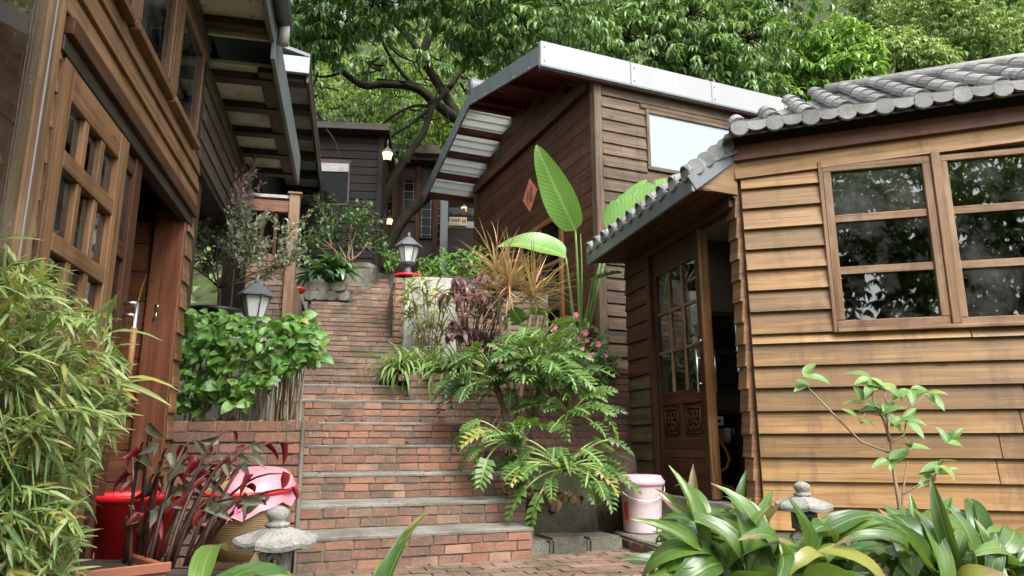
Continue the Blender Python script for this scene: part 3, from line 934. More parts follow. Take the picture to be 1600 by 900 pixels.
# ================================================================== middle right house (white fascia)
zt0 = zrw0 - .06
c2 = P(937, 400, 8.3)
F2 = Frame((c2.x, c2.y), (.921, .389))           # u along the flank, v back along the gable front
rh = thing('gabled_house', F2(1.5, 1.5, zt0), 'dark gabled timber house with white eave fascia and steel rake, right of stairs', 'house')
vz2 = lambda px, py, u=0.0: F2.vz(px, py, u)
uz2 = F2.uz
O2 = .80                                          # gable overhang
zfb = uz2(937, 131)[1]                            # flank eave
vfar = vz2(746, 400)[0]                           # far corner of the gable front
# roof line in the verge plane
vn, zn = vz2(843, 96, -O2); vr, zr = vz2(736, 160, -O2); vf, zf = vz2(664, 312, -O2)
L2 = 5.2
def rz2(v):     # underside of the roof
    return zn + (zr - zn) * (v - vn) / (vr - vn) if v < vr else zr + (zf - zr) * (v - vr) / (vf - vr)
def lim2(z):
    a = 0.0 if z < rz2(0) else vn + (z - zn) * (vr - vn) / (zr - zn)
    b = vfar if z < rz2(vfar) else vr + (z - zr) * (vf - vr) / (zf - zr)
    return (-b, -a)
FGb = Frame(F2.o.xy, -F2.uy.xy)                   # gable front: u runs towards the camera (negative = back)
# walls
poly = [F2(.03, .02, zt0), F2(.03, vfar, zt0), F2(.03, vfar, rz2(vfar) - .02), F2(.03, vr, zr - .02), F2(.03, .02, rz2(0) - .02)]
MB().prism(poly, F2.ux * .08).build('gable_wall', M['beam'], rh)
da, db = -vz2(816, 440)[0], -vz2(884, 440)[0]      # door in the gable front
dz = FGb.uz(856, 345)[1]
zb = zt0 + .9
hole = [(da, db, zt0, dz)]
planks(FGb, rh, M['dark'], -vfar, 0, zt0, dz + .35, .185, v=.0, holes=hole, t=.022)
planks(FGb, rh, M['dark'], -vfar, 0, dz + .35, zr, .185, v=.0, t=.022, lim=lim2)
# raised beam across the gable and posts
zbm = FGb.uz(830, 222)[1]
box('tie_beam', M['dark'], rh, FGb, -vfar, -.08, -.10, -.024, zbm - .07, zbm + .07)
box('corner_post', M['lapdark'], rh, F2, -.04, .07, -.036, .08, zt0, zfb + .02, bevel=.006)
box('corner_post', M['dark'], rh, FGb, -vfar - .05, -vfar + .08, -.06, -.0, zt0, zbm - .07, bevel=.005)
# gable door with glazed lights
gd = window(FGb, rh, da, db, zt0, dz, v=-.002, fw=.085, fd=.05, cols=2, rows=4, mat='dooredge', gl='glassdark', name='glazed_door', sill=False, mw=.05)
# flank wall
wa, wz_t = uz2(1006, 172); wb = uz2(1150, 200)[0]; wz_b = uz2(1010, 266)[1]
hole = [(wa, wb, wz_b, wz_t)]
wallslab(F2, rh, M['beam'], .02, L2, .0, .08, 0, zfb, hole)
MB().box(F2, .05, L2, 2.2, 2.3, 0, zfb).build('back_wall', M['inside'], rh)
clap(F2, rh, M['lapdark'], .07, L2, .0, zfb - .01, .158, hole, proud=.040)
fw = window(F2, rh, wa, wb, wz_b, wz_t, v=-.002, fw=.05, fd=.045, mat='lapdark', gl='whitepane', sill=False)
box('window_head', M['lapdark'], rh, F2, wa - .08, wb + .3, -.05, -.005, wz_t + .001, wz_t + .06)
# roof: corrugated sheets under steel, the rear overhang made translucent and skinless to brighten it, oxblood purlins showing at the overhang
def roofsheet(va, za, vb, zb, name, mat, t, u0, u1, ribs=True):
    mb = MB(); n = 44; k = 0
    d = Vector((0, vb - va, zb - za)).normalized(); nrm = Vector((0, -d.z, d.y))
    if nrm.z < 0: nrm = -nrm
    vs = []; fs = []
    # profile along the slope with small ribs
    prof = []
    L = math.hypot(vb - va, zb - za); s = 0
    while s < L:
        prof += [(s, 0), (min(s + .10, L), 0), (min(s + .115, L), .018), (min(s + .14, L), .018), (min(s + .155, L), 0)]; s += .17
    prof.append((L, 0))
    for (q, h) in prof:
        for uu in (u0, u1):
            p = Vector((uu, va, za)) + d * q + nrm * h
            vs.append(F2(p.x, p.y, p.z))
    m = len(prof)
    for i in range(m - 1): fs.append((2 * i, 2 * i + 1, 2 * i + 3, 2 * i + 2))
    return mb.add(vs, fs).build(name, mat, rh)
roofsheet(vn, zn + .09, vr, zr + .09, 'roof_sheet', M['purlin'], .01, -O2 + .01, L2)
roofsheet(vr, zr + .09, vf, zf + .09, 'roof_sheet', M['sheet'], .01, -O2 + .01, L2)
MB().prism([F2(-O2, vn - .02, zn + .13), F2(-O2, vr + .02, zr + .13), F2(-O2, vr + .02, zr + .18), F2(-O2, vn - .02, zn + .17)], F2.ux * (L2 + O2)).build('roof', M['steel'], rh)
MB().prism([F2(.0, vr + .021, zr + .13), F2(.0, vf + .02, zf + .13), F2(.0, vf + .02, zf + .17), F2(.0, vr + .021, zr + .18)], F2.ux * L2).build('rear_roof', M['steel'], rh)
def purlin(v, name='purlin'):
    z = rz2(v); box(name, M['purlin'], rh, F2, -O2 + .02, .5, v - .045, v + .045, z - .02, z + .082, bevel=.004)
for k in range(3): purlin(vn + .10 + (vr - vn - .25) * k / 2)
for k in range(5): purlin(vr + .10 + (vf - vr - .2) * k / 4.0)
# rake flashing: two bent steel boards meeting at the ridge
def rake(va, za, vb, zb, lab):
    d = Vector((0, vb - va, zb - za)).normalized(); up = Vector((0, -d.z, d.y)); up = up if up.z > 0 else -up
    def q(v, z, h): p = Vector((0, v, z)) + up * h; return p
    pts = []
    for i in range(8):
        uu = (-O2 - .03, -O2 + .0)[(i >> 1) & 1]
        p = q((va, vb)[i & 1], (za, zb)[i & 1], (-.05, .19)[i >> 2]); pts.append(F2(uu, p.y, p.z))
    return MB().hexa(pts, 0).build('rake_flashing', M['steel'], rh, bevel=.004)
r1 = rake(vn - .03, zn - .01, vr + .005, zr, 0); r2_ = rake(vr - .001, zr, vf + .05, zf - .02, 1)
for (va, za, vb, zb, par) in ((vn, zn, vr, zr, r1), (vr, zr, vf, zf, r2_)):
    for k in range(5):
        t = (k + .5) / 5; v = va + (vb - va) * t; z = za + (zb - za) * t - .025
        MB().lathe(F2(-O2 - .033, v, z), [(.008, -.006), (.008, .006)], 8).build('screw', M['chrome'], par)
# flank fascia: broad white gutter board
ft, fb = zn + .20, zn - .02
k0 = -O2 - .032
for k in range(5):
    k1 = min(k0 + 1.28, L2); dz_k = random.uniform(-.004, .004)
    fas = MB().box(F2, k0 + .002, k1 - .002, vn - .10 + random.uniform(-.003, .003), vn - .03, zfb - .02 + dz_k, zfb + .32 + dz_k).build('eave_fascia', M['white'], rh, bevel=.008)
    box('fascia_lip', M['steel'], fas, F2, k0, k1, vn - .112, vn - .09, zfb - .026, zfb + .004, bevel=.003)
    for zz in (.06, .24): MB().lathe(F2(k0 + .05, vn - .104, zfb + zz), [(.007, -.006), (.007, .006)], 8).build('rivet', M['steel'], fas)
    k0 = k1
    if k0 >= L2 - .01: break
box('eave_soffit', M['purlin'], rh, F2, -O2, L2, vn - .03, .0, zfb - .018, zfb + .0)
# ridge-end tile
rt = F2(-O2 - .02, vr, zr + .28)
FRg = Frame(rt.xy, F2.uy.xy)
ro = MB(); n = 20
disc = [rt + F2.uy * .10 * math.cos(2 * math.pi * k / n) + Vector((0, 0, .13 * math.sin(2 * math.pi * k / n))) for k in range(n)]
ro.prism(disc, F2.ux * .30)
rdo = ro.build('ridge_tile', M['steel'], rh, bevel=.008)
rg = MB()
for rr in (.085, .05):
    rg.tube([rt - F2.ux * .006 + F2.uy * rr * .9 * math.cos(t) + Vector((0, 0, rr * 1.2 * math.sin(t))) for t in [2 * math.pi * k / 18 for k in range(19)]], .010, 6)
rg.build('ring_relief', M['steel'], rdo, smooth=True)

# fortune diamond poster: orange red paper square standing on its corner with a dark written character
pc = FGb.uz(828, 305, -.03); FU, FZ = pc
hs_ = .27
M['redpaper'] = paint('red_orange_paper', (.60, .17, .08), .6, (.68, .30, .18), .8, 9, streak=False)
M['ink'] = plain('dark_gold_ink', (.14, .085, .02), .5)
po = thing('diamond_poster', FGb(FU, -.03, FZ), 'orange red diamond paper poster with a dark Chinese character on the gable boards', 'poster')
MB().prism([FGb(FU - hs_, -.028, FZ), FGb(FU, -.028, FZ - hs_), FGb(FU + hs_, -.028, FZ), FGb(FU, -.028, FZ + hs_)], -FGb.uy * .003).build('sheet', M['redpaper'], po)
ck = MB()
def stroke(a, b, w=.012):
    a = FGb(FU + a[0] * 1.3, -.0325, FZ + a[1] * 1.3); b = FGb(FU + b[0] * 1.3, -.0325, FZ + b[1] * 1.3); ck.bar(a, b, w * 1.4, .002, -FGb.uy)
for a, b in [((-.075, .075), (-.055, .06)), ((-.09, .04), (-.035, .04)), ((-.035, .04), (-.085, -.03)), ((-.06, .01), (-.06, -.085)), ((-.05, -.0), (-.035, -.015)),
             ((-.015, .07), (.075, .07)), ((.0, .045), (.06, .045)), ((.0, .045), (.0, .015)), ((.06, .045), (.06, .015)), ((.0, .015), (.06, .015)),
             ((-.01, -.01), (.07, -.01)), ((-.01, -.01), (-.01, -.08)), ((.07, -.01), (.07, -.08)), ((-.01, -.045), (.07, -.045)), ((.03, -.01), (.03, -.08)), ((-.01, -.08), (.07, -.08))]:
    stroke(a, b)
ck.build('character', M['ink'], po)

# ================================================================== near right cabin
c1 = P(1177, 690, 5.05)
F1 = Frame(c1.xy, (.966, -.259))                   # broad front wall
FD = Frame(c1.xy, (.235, -.972))                   # door wall: u negative goes back along the alley
cb = thing('golden_cabin', F1(1, 1, 0), 'golden brown lapboard cabin with grey tiled roof and glazed door, nearest on right', 'cabin')
uz1 = F1.uz; uzD = FD.uz
wl, wb_ = uz1(1300, 515); wl2, wt_ = uz1(1283, 262)
wl = (wl + wl2) / 2
um0, um1 = uz1(1456, 300)[0], uz1(1472, 300)[0]
W1 = um1 + (um0 - wl) + .12
_a, _b = uz1(1175, 229), uz1(1600, 169)
TI = (_b[1] - _a[1]) / (_b[0] - _a[0])             # the eave climbs a little to the right
zE = _a[1] - TI * _a[0]                             # top of the boards at the corner
HW = 3.6
holes = [(wl, W1, wb_, wt_)]
wallslab(F1, cb, M['beam'], .03, HW, .0, .08, .0, zE + .12, holes)
MB().hexa([F1((.03, HW)[i & 1], (.0, .08)[(i >> 1) & 1], (zE + .121 if not i >> 2 else zE + .22 + TI * (.03, HW)[i & 1])) for i in range(8)], 0).build('wall', M['beam'], cb)
e1 = .157
clap(F1, cb, M['gold'], .035, HW, .18, wb_ - .02, e1, proud=.05, maxlen=2.3)
clap(F1, cb, M['gold'], .035, HW, wb_ - .02, wt_ + .03, e1, holes, proud=.05)
zg = uz1(1175, 281)[1]; zr1 = uz1(1175, 253)[1]
clap(F1, cb, M['gold'], .035, HW, wt_ + .03, wt_ + .03 + e1 * 2, e1, proud=.030, maxlen=4)
clap(F1, cb, M['gold'], .0, HW, zg, zr1, zr1 - zg, proud=.052, maxlen=4, tilt=TI)
def tiltbox(name, mat, u0, u1, v0, v1, z0, z1):
    return MB().hexa([F1((u0, u1)[i & 1], (v0, v1)[(i >> 1) & 1], (z0, z1)[i >> 2] + TI * (u0, u1)[i & 1]) for i in range(8)], 0).build(name, mat, cb, bevel=.003)
tiltbox('frieze', M['red'], -.02, HW, -.058, -.0, zr1 - .0, zE + .0)
tiltbox('frieze', M['beam'], -.02, HW, -.035, .0, zE + .001, zE + .17)
box('plinth', M['mortar'], cb, F1, .0, HW, -.03, .08, -.02, .17)
# corner return: short mitred boards
z = .18
i = 0
while z < zr1:
    ze = z + e1
    MB().hexa([FD(*q) for q in [(-.10, -.03, z), (.012, -.030, z), (-.10, .03, z), (.012, .03, z), (-.10, -.012, ze + .005), (.012, -.012, ze + .005), (-.10, .03, ze + .005), (.012, .03, ze + .005)]], 0).build('corner_board', M['gold2'], cb, bevel=.003)
    z = ze
# front window: three rows of lights left of a post, paler sashes to the right
def litrow(a, b, mat, fw, v=0.0):
    w = window(F1, cb, a, b, wb_, wt_, v=v, fw=fw, fd=.05, cols=1, rows=3, mat=mat, gl='glass', mw=.055, sill=False)
    return w
litrow(wl + .012, um0 + .001, 'frame', .055)
litrow(um1 - .001, W1, 'frame', .045, .012)
box('window_post', M['frame'], cb, F1, um0 + .002, um1 - .002, -.066, .02, wb_ + .0, wt_ + .02, bevel=.005)
tr = MB().box(F1, wl - .015, wl + .011, -.06, -.0, wb_ - .028, wt_ + .028).box(F1, wl + .011, W1, -.07, -.0, wb_ - .028, wb_ - .001)
tr.build('window_trim', M['frame'], cb, bevel=.003)
# room inside: floor, ceiling, far walls, a white counter seen through the glass
zf1 = .26
def roomwall(p, q, name='inner_wall', z0=0, z1=None, mat='inside'):
    d = (q - p).normalized(); n_ = Vector((-d.y, d.x, 0)) * .05
    pts = [p, q, p + n_, q + n_]
    return MB().hexa([x + Vector((0, 0, z0)) for x in pts] + [x + Vector((0, 0, z1 or zE)) for x in pts]).build(name, M[mat], cb)
far1 = FD(-2.35, .0, 0); far2 = FD(-2.35, 3.4, 0); far3 = F1(HW, 2.6, 0)
roomwall(FD(-2.3, .1, 0), FD(-2.3, 3.4, 0)); roomwall(FD(-2.3, 3.4, 0), far3); roomwall(far3, F1(HW, .1, 0))
MB().hexa([FD(-2.35, .05, 0), F1(.05, .03, 0), FD(-2.35, 3.4, 0), far3] + [p + Vector((0, 0, zf1)) for p in (FD(-2.35, .05, 0), F1(.05, .03, 0), FD(-2.35, 3.4, 0), far3)]).build('floor', M['inside'], cb)
MB().hexa([p + Vector((0, 0, zE + .0)) for p in (FD(-2.35, .05, 0), F1(HW, .09, 0), FD(-2.35, 3.4, 0), far3)] + [p + Vector((0, 0, zE + .05)) for p in (FD(-2.35, .05, 0), F1(HW, .09, 0), FD(-2.35, 3.4, 0), far3)]).build('ceiling', M['ceil'], cb)
# door wall
dA = uzD(1027, 600)[0]; dBn = uzD(1104, 600)[0]
dT = 2.47; dBz = uzD(1030, 768)[1]
dEnd = uzD(984, 560)[0]
clapz = dBz
holeD = [(dA - .06, -.09, 0.05, dT + .05)]
wallslab(FD, cb, M['beam'], dEnd, -.02, .0, .08, .0, zE, holeD)
clap(FD, cb, M['greenboard'], dEnd, dA - .07, .1, 1.38, .165, v=.0, proud=.035)
clap(FD, cb, M['dark'], dEnd, dA - .07, 1.38, zE - .3, .165, v=.0, proud=.035)
box('door_jamb', M['door'], cb, FD, dA - .065, dA - .001, -.045, .05, .1, dT + .05)
box('door_head', M['door'], cb, FD, dA - .1, -.02, -.05, .05, dT + .001, dT + .12)
box('threshold', M['plaster'], cb, FD, dA - .07, -.0, -.06, .08, .10, dBz - .01)
# the door leaf: 9 lights over two carved panels over planks
dw = dBn - dA
dl = MB()
def dz_(py): return uzD(1050, py)[1]
gz1, gz0 = uzD(1045, 424)[1], uzD(1055, 612)[1]
cz1, cz0 = uzD(1055, 632)[1], uzD(1055, 684)[1]
pz = uzD(1055, 702)[1]
st = .075
dl.box(FD, dA, dA + st, -.005, .045, dBz, dT); dl.box(FD, dBn - st * 1.1, dBn, -.005, .045, dBz, dT)
for a, b in ((gz1, dT), (cz1, gz0), (pz, cz0)): dl.box(FD, dA + st, dBn - st * 1.1, -.003, .043, a, b)
ldr = dl.build('door', M['door'], cb, bevel=.004)
a0, a1 = dA + st, dBn - st * 1.1
box('free_edge', M['dooredge'], ldr, FD, dBn + .001, dBn + .04, -.014, .06, dBz, dT, bevel=.006)
for k in (1, 2):
    uu = a0 + (a1 - a0) * k / 3
    box('muntin', M['frame'], ldr, FD, uu - .013, uu + .013, -.004, .03, gz0, gz1)
    zz = gz0 + (gz1 - gz0) * k / 3
    for j in range(3):
        box('muntin', M['frame'], ldr, FD, a0 + (a1 - a0) * j / 3 + (.013 if j else 0), a0 + (a1 - a0) * (j + 1) / 3 - (.013 if j < 2 else 0), -.003, .028, zz - .013, zz + .013)
for i in range(3):
    for j in range(3):
        MB().box(FD, a0 + (a1 - a0) * i / 3, a0 + (a1 - a0) * (i + 1) / 3, .012, .016, gz0 + (gz1 - gz0) * j / 3, gz0 + (gz1 - gz0) * (j + 1) / 3).build('pane', M['glass'], ldr)
am = (a0 + a1) / 2
box('mid_stile', M['door'], ldr, FD, am - .03, am + .03, -.002, .04, cz0, cz1)
for (x0, x1) in ((a0, am - .03), (am + .03, a1)):
    pn = box('carved_panel', M['door'], ldr, FD, x0, x1, .012, .03, cz0, cz1)
    cx, cz = (x0 + x1) / 2, (cz0 + cz1) / 2; rw, rh_ = (x1 - x0) * .36, (cz1 - cz0) * .38
    cv = MB()
    for (u0_, u1_, z0_, z1_) in ((cx - rw, cx + rw, cz + rh_ - .012, cz + rh_), (cx - rw, cx + rw, cz - rh_, cz - rh_ + .012), (cx - rw, cx - rw + .012, cz - rh_, cz + rh_), (cx + rw - .012, cx + rw, cz - rh_, cz + rh_)):
        cv.box(FD, u0_, u1_, .0, .012, z0_, z1_)
    for sx in (-1, 1):
        for sz in (-1, 1):
            pts = [FD(cx + sx * rw * .55 * (.55 + .45 * math.cos(t)), .006, cz + sz * rh_ * .42 * (1 + .75 * math.sin(t))) for t in [2 * math.pi * k / 12 for k in range(13)]]
            cv.tube(pts, .009, 6)
    cv.tube([FD(cx + .02 * math.cos(t), .004, cz + .03 * math.sin(t)) for t in [2 * math.pi * k / 10 for k in range(11)]], .010, 6)
    cv.build('carving', M['door'], pn, smooth=True)
z = dBz
while z < pz - .02:
    zt = min(z + .15, pz)
    box('door_plank', M['dark'], ldr, FD, dA + st, dBn - st * 1.1, -.004, .03, z + .002, zt - .002); z = zt
hz1, hz0 = uzD(1098, 560)[1], uzD(1098, 600)[1]
for vv, nm in ((-.055, 'outer'), (.10, 'inner')):
    sgn = -1 if vv < 0 else 1
    mb = MB().tube([FD(dBn - .03, vv, hz0 - .07), FD(dBn - .03, vv, hz1 + .07)], .011, 10)
    for zz in (hz0, hz1): mb.tube([FD(dBn - .03, vv, zz), FD(dBn - .03, .0 if vv < 0 else .05, zz)], .008, 8)
    mb.build('handle', M['chrome'], ldr, smooth=True)
MB().lathe(FD(dBn - .03, -.012, hz1 + .14), [(.012, -.012), (.014, 0), (.012, .012)], 10).build('lock', M['chrome'], ldr, smooth=True)

# things inside the doorway
iw = window(Frame(FD(-1.9, .55, 0).xy, (.972, .235)), cb, -.35, .75, 1.22, 2.05, fw=.05, fd=.04, cols=1, rows=2, mat='beam', gl='glassdark', name='inner_window', sill=False)
FI = Frame(FD(-1.25, .18, 0).xy, (.972, .235))
shelf = thing('dark_counter', FI(.4, .2, zf1), 'dark wooden counter with shelves inside the open cabin doorway', 'counter')
box('top', M['beam'], shelf, FI, -.05, 1.1, .0, .4, 1.00, 1.04)
box('shelf', M['beam'], shelf, FI, -.05, 1.1, .02, .4, .72, .745)
for x in (-.05, .48, 1.07): box('upright', M['beam'], shelf, FI, x, x + .03, .02, .4, zf1, .999)
box('back', M['inside'], shelf, FI, -.05, 1.1, .39, .41, zf1, 1.0)
M['redbox'] = plain('red_card', (.42, .035, .02), .5); M['yellow'] = plain('yellow_cable', (.62, .26, .015), .45)
M['milk'] = plain('white_plastic', (.72, .70, .72), .35); M['greybox'] = plain('grey_blue_box', (.16, .18, .21), .5)
o = MB().box(FI, .03, .20, .06, .25, .747, .90).build('red_box', M['redbox'], None, bevel=.006); tag(o, 'small red box on the shelf inside the cabin door', 'box')
o = MB().box(FI, .12, .27, .05, .25, zf1 + .001, .62).build('grey_box', M['greybox'], None, bevel=.006); tag(o, 'grey blue carton under the counter inside the cabin', 'carton')
sk = MB().box(FI, .14, .30, -.045, -.005, .90, .975).build('power_socket', M['milk'], None, bevel=.006); tag(sk, 'white power socket box on the counter edge inside the door', 'socket')
sk2 = MB()
for x in (.18, .25): MB().box(FI, x - .012, x + .012, -.049, -.044, .925, .95).build('socket_hole', M['black_plastic'], sk)
o = MB().tube([FI(.15, -.05, .93), FI(.16, -.09, .90), FI(.20, -.10, .80), FI(.26, -.10, .70), FI(.29, -.11, .62), FI(.26, -.11, .54), FI(.18, -.11, .50), FI(.14, -.11, .47), FI(.2, -.11, .40), FI(.3, -.11, .38), FI(.33, -.12, .30), FI(.27, -.12, zf1 + .01)], .013, 8).build('yellow_cable', M['yellow'], None, smooth=True); tag(o, 'thick yellow cable looping down from the socket in the doorway', 'cable')
for k, w in enumerate(('leftmost', 'second from left', 'third from left', 'rightmost')):
    o = MB().lathe(FI(.36 + .075 * k, .12 + .03 * (k % 2), .747), [(.022, 0), (.03, .06), (.034, .13), (.032, .135)], 14).build('plastic_cup', M['milk'], None, smooth=True)
    tag(o, 'white plastic cup on the shelf inside the cabin door, ' + w + ' of four', 'cup', 'cups on the shelf inside the cabin')

M['cloth'] = plain('grey_cloth', (.42, .43, .44), .8)
ct_ = thing('cloth_table', F1(1.75, .75, zf1), 'grey cloth-covered table seen through the cabin window', 'table')
zc = wb_ + .10
MB().hexa([F1(1.15, .45, wb_ - .5), F1(2.6, .45, wb_ - .5), F1(1.15, 1.2, wb_ - .5), F1(2.6, 1.2, wb_ - .5), F1(1.5, .6, zc), F1(2.5, .6, zc + .08), F1(1.5, 1.0, zc), F1(2.5, 1.0, zc + .08)], 0).build('cloth', M['cloth'], ct_, bevel=.02)
for (a_, b_) in ((1.35, .55), (2.45, .55), (1.35, 1.1), (2.45, 1.1)): box('leg', M['beam'], ct_, F1, a_, a_ + .05, b_, b_ + .05, zf1, wb_ - .501)
# chair edge seen through the doorway
chs = thing('folding_chair', FI(.55, -.25, zf1), 'black folding chair standing just inside the cabin doorway', 'chair')
MB().bar(FI(.42, -.2, zf1), FI(.66, -.2, 1.12), .03, .03).build('leg', M['black_plastic'], chs)
MB().bar(FI(.66, -.2, zf1), FI(.42, -.2, .75), .03, .03).build('leg', M['black_plastic'], chs)
MB().bar(FI(.42, -.5, zf1), FI(.66, -.5, 1.12), .03, .03).build('leg', M['black_plastic'], chs)
MB().bar(FI(.66, -.5, zf1), FI(.42, -.5, .75), .03, .03).build('leg', M['black_plastic'], chs)
box('seat', M['black_plastic'], chs, FI, .36, .66, -.5, -.2, .70, .73); MB().bar(FI(.62, -.35, .90), FI(.67, -.35, 1.12), .30, .02, (1, 0, 0)).build('backrest', M['dooredge'], chs)

# ---- tiled roof of the cabin
SL = .62; RUN = 1.15; EV = -.20
_a, _b = uz1(1155, 203, EV), uz1(1564, 142, EV)
TR = (_b[1] - _a[1]) / (_b[0] - _a[0]); zEv = _a[1] - TR * _a[0]
dsk = [uz1(x, y, EV)[0] for x, y in ((1155, 200), (1209, 191), (1263, 183), (1320, 176), (1379, 167), (1439, 157), (1501, 149), (1564, 139))]
sp_ = (dsk[-1] - dsk[0]) / 7
UR0 = -.06
def roofpt(u, r, h=0.0):   # r: distance up the slope plan-wise from the eave
    return F1(u, EV + r, zEv + TR * u + SL * r + h)
hip = lambda r: UR0 + r * .85
base = MB()
base.hexa([roofpt(UR0, 0, -.05), roofpt(HW + .2, 0, -.05), roofpt(hip(RUN), RUN, -.05), roofpt(HW + .2, RUN, -.05), roofpt(UR0, 0, -.03), roofpt(HW + .2, 0, -.03), roofpt(hip(RUN), RUN, -.03), roofpt(HW + .2, RUN, -.03)], 0)
base.build('roof_deck', M['beam'], cb)
def halftile(mb, p0, p1, rad, up, n=7, convex=True, thick=.012):
    d = (p1 - p0).normalized(); x = d.cross(up).normalized(); y = x.cross(d)
    rings = []
    for p, rr in ((p0, rad), (p1, rad * .93)):
        o_ = []; i_ = []
        for k in range(n + 1):
            t = math.pi * k / n
            s = 1 if convex else -1
            o_.append(p + x * rr * math.cos(t) + y * s * rr * math.sin(t) * (1 if convex else .45))
            i_.append(p + x * (rr - thick) * math.cos(t) + y * s * (rr - thick) * math.sin(t) * (1 if convex else .45))
        rings.append((o_, i_))
    vs = rings[0][0] + rings[0][1] + rings[1][0] + rings[1][1]; m = n + 1
    fs = []
    for k in range(n):
        fs.append((k, k + 1, 2 * m + k + 1, 2 * m + k)); fs.append((m + k, 3 * m + k, 3 * m + k + 1, m + k + 1))
        fs.append((k, m + k, m + k + 1, k + 1))
    fs.append((0, 2 * m, 3 * m, m)); fs.append((n, m + n, 3 * m + n, 2 * m + n))
    mb.add(vs, fs)
upn = (F1.uy * -SL + Vector((0, 0, 1))).normalized()
slope = (F1.uy + Vector((0, 0, SL))).normalized()
nrow = int((HW + .2 - dsk[0]) / sp_) + 1
TL = .27
tmpl_c = MB(); halftile(tmpl_c, Vector((0, -.02, 0)), Vector((0, TL + .02, 0)), .062, Vector((0, 0, 1)))
tmpl_t = MB(); halftile(tmpl_t, Vector((0, -.02, 0)), Vector((0, TL + .02, .0)), sp_ / 2 + .01, Vector((0, 0, 1)), 6, False)
me_c = tmpl_c.mesh('cover_tile', M['tile'], smooth=False, bevel=0); me_t = tmpl_t.mesh('pan_tile', M['tile'])
dm = MB(); n = 18
dm.prism([Vector((.066 * math.cos(2 * math.pi * k / n), 0, .066 * math.sin(2 * math.pi * k / n))) for k in range(n)], Vector((0, .03, 0)))
me_d = dm.mesh('tile_disc', M['tile'], bevel=.006)
def tmat(p, tilt=0.0):
    y = (slope + upn * tilt).normalized(); x = (F1.ux + Vector((0, 0, TR))).normalized(); z = x.cross(y)
    return Matrix(((x.x, y.x, z.x, p.x), (x.y, y.y, z.y, p.y), (x.z, y.z, z.z, p.z), (0, 0, 0, 1)))
for i in range(nrow):
    u = dsk[0] + sp_ * i
    j = 0; r = 0.0; st_ = TL / math.hypot(1, SL)
    while r < RUN - .1:
        if u > hip(r):
            jt = random.uniform(-.006, .006)
            place('cover_tile', me_c, tmat(roofpt(u + jt, r, .035), -.035), cb)
        if u + sp_ / 2 > hip(r):
            place('pan_tile', me_t, tmat(roofpt(u + sp_ / 2, r, .05), -.03), cb)
        r += st_
    # round end cap
    p = roofpt(u, -.035, .028); d_ = F1
    mm = Matrix(((F1.ux.x, F1.uy.x, 0, p.x), (F1.ux.y, F1.uy.y, 0, p.y), (0, 0, 1, p.z), (0, 0, 0, 1)))
    place('tile_disc', me_d, mm, cb)
    pp = roofpt(u + sp_ / 2, -.03, .03)
    # drip lip between caps
    lip = MB(); nn = 6
    arc = [F1(F1.loc(pp)[0] + (sp_ / 2 - .05) * math.cos(math.pi * k / nn), EV - .035, pp.z - .045 * math.sin(math.pi * k / nn)) for k in range(nn + 1)]
    lip.prism(arc + [arc[-1] + Vector((0, 0, .03)), arc[0] + Vector((0, 0, .03))], F1.uy * .03)
    lip.build('drip_tile', M['tile'], cb)
# ridge cap and hip cap
MB().tube([roofpt(hip(RUN) - .05, RUN, .035), roofpt(HW + .25, RUN, .035)], .055, 10).build('ridge_cap', M['tile'], cb, smooth=True)
MB().prism([roofpt(hip(RUN), RUN, -.03), roofpt(HW + .2, RUN, -.03), roofpt(HW + .2, RUN + 1.6, -1.6), roofpt(hip(RUN), RUN + 1.6, -1.6)], Vector((0, 0, -.03))).build('rear_roof', M['tile'], cb)

MB().prism([roofpt(UR0, 0, -.02), roofpt(hip(RUN), RUN, -.02), FD(-1.6, .5, zEv - .1)], Vector((0, 0, -.03))).build('hip_face', M['tile'], cb)
# ---- pent roof over the door, falling to the alley
zPe = 2.575; eV = -.375; d1 = (.05, eV, 0)
eFar = FD.uz(921, 408, eV)[0]
pd = MB().hexa([FD(eFar, eV, zPe - .02), FD(d1[0], eV, zPe - .02), FD(eFar, .02, zPe + .0), FD(-.0, .02, zPe + .0), FD(eFar, eV, zPe + .005), FD(d1[0], eV, zPe + .005), FD(eFar, .02, zPe + .03), FD(-.0, .02, zPe + .03)], 0)
nn = 5
for k in range(nn):       # soffit planks
    t0, t1 = k / nn, (k + 1) / nn
    def sp2(t, u, h): return FD(u, eV + (.02 - eV) * t, zPe - .02 + .02 * t + h)
    ua0, ua1 = d1[0] * (1 - t0), d1[0] * (1 - t1)
    MB().hexa([sp2(t0 + .01, eFar, 0), sp2(t0 + .01, ua0, 0), sp2(t1 - .01, eFar, 0), sp2(t1 - .01, ua1, 0), sp2(t0 + .01, eFar, .02), sp2(t0 + .01, ua0, .02), sp2(t1 - .01, eFar, .02), sp2(t1 - .01, ua1, .02)], 0).build('soffit_plank', M['dark'], cb, bevel=.002)
MB().hexa([FD(eFar - .01, eV - .03, zPe - .045), FD(d1[0] + .03, eV - .03, zPe - .045), FD(eFar - .01, eV - .002, zPe - .045), FD(d1[0] + .03, eV - .002, zPe - .045), FD(eFar - .01, eV - .03, zPe + .075), FD(d1[0] + .03, eV - .03, zPe + .075), FD(eFar - .01, eV - .002, zPe + .075), FD(d1[0] + .03, eV - .002, zPe + .075)], 0).build('pent_fascia', M['steel'], cb, bevel=.004)
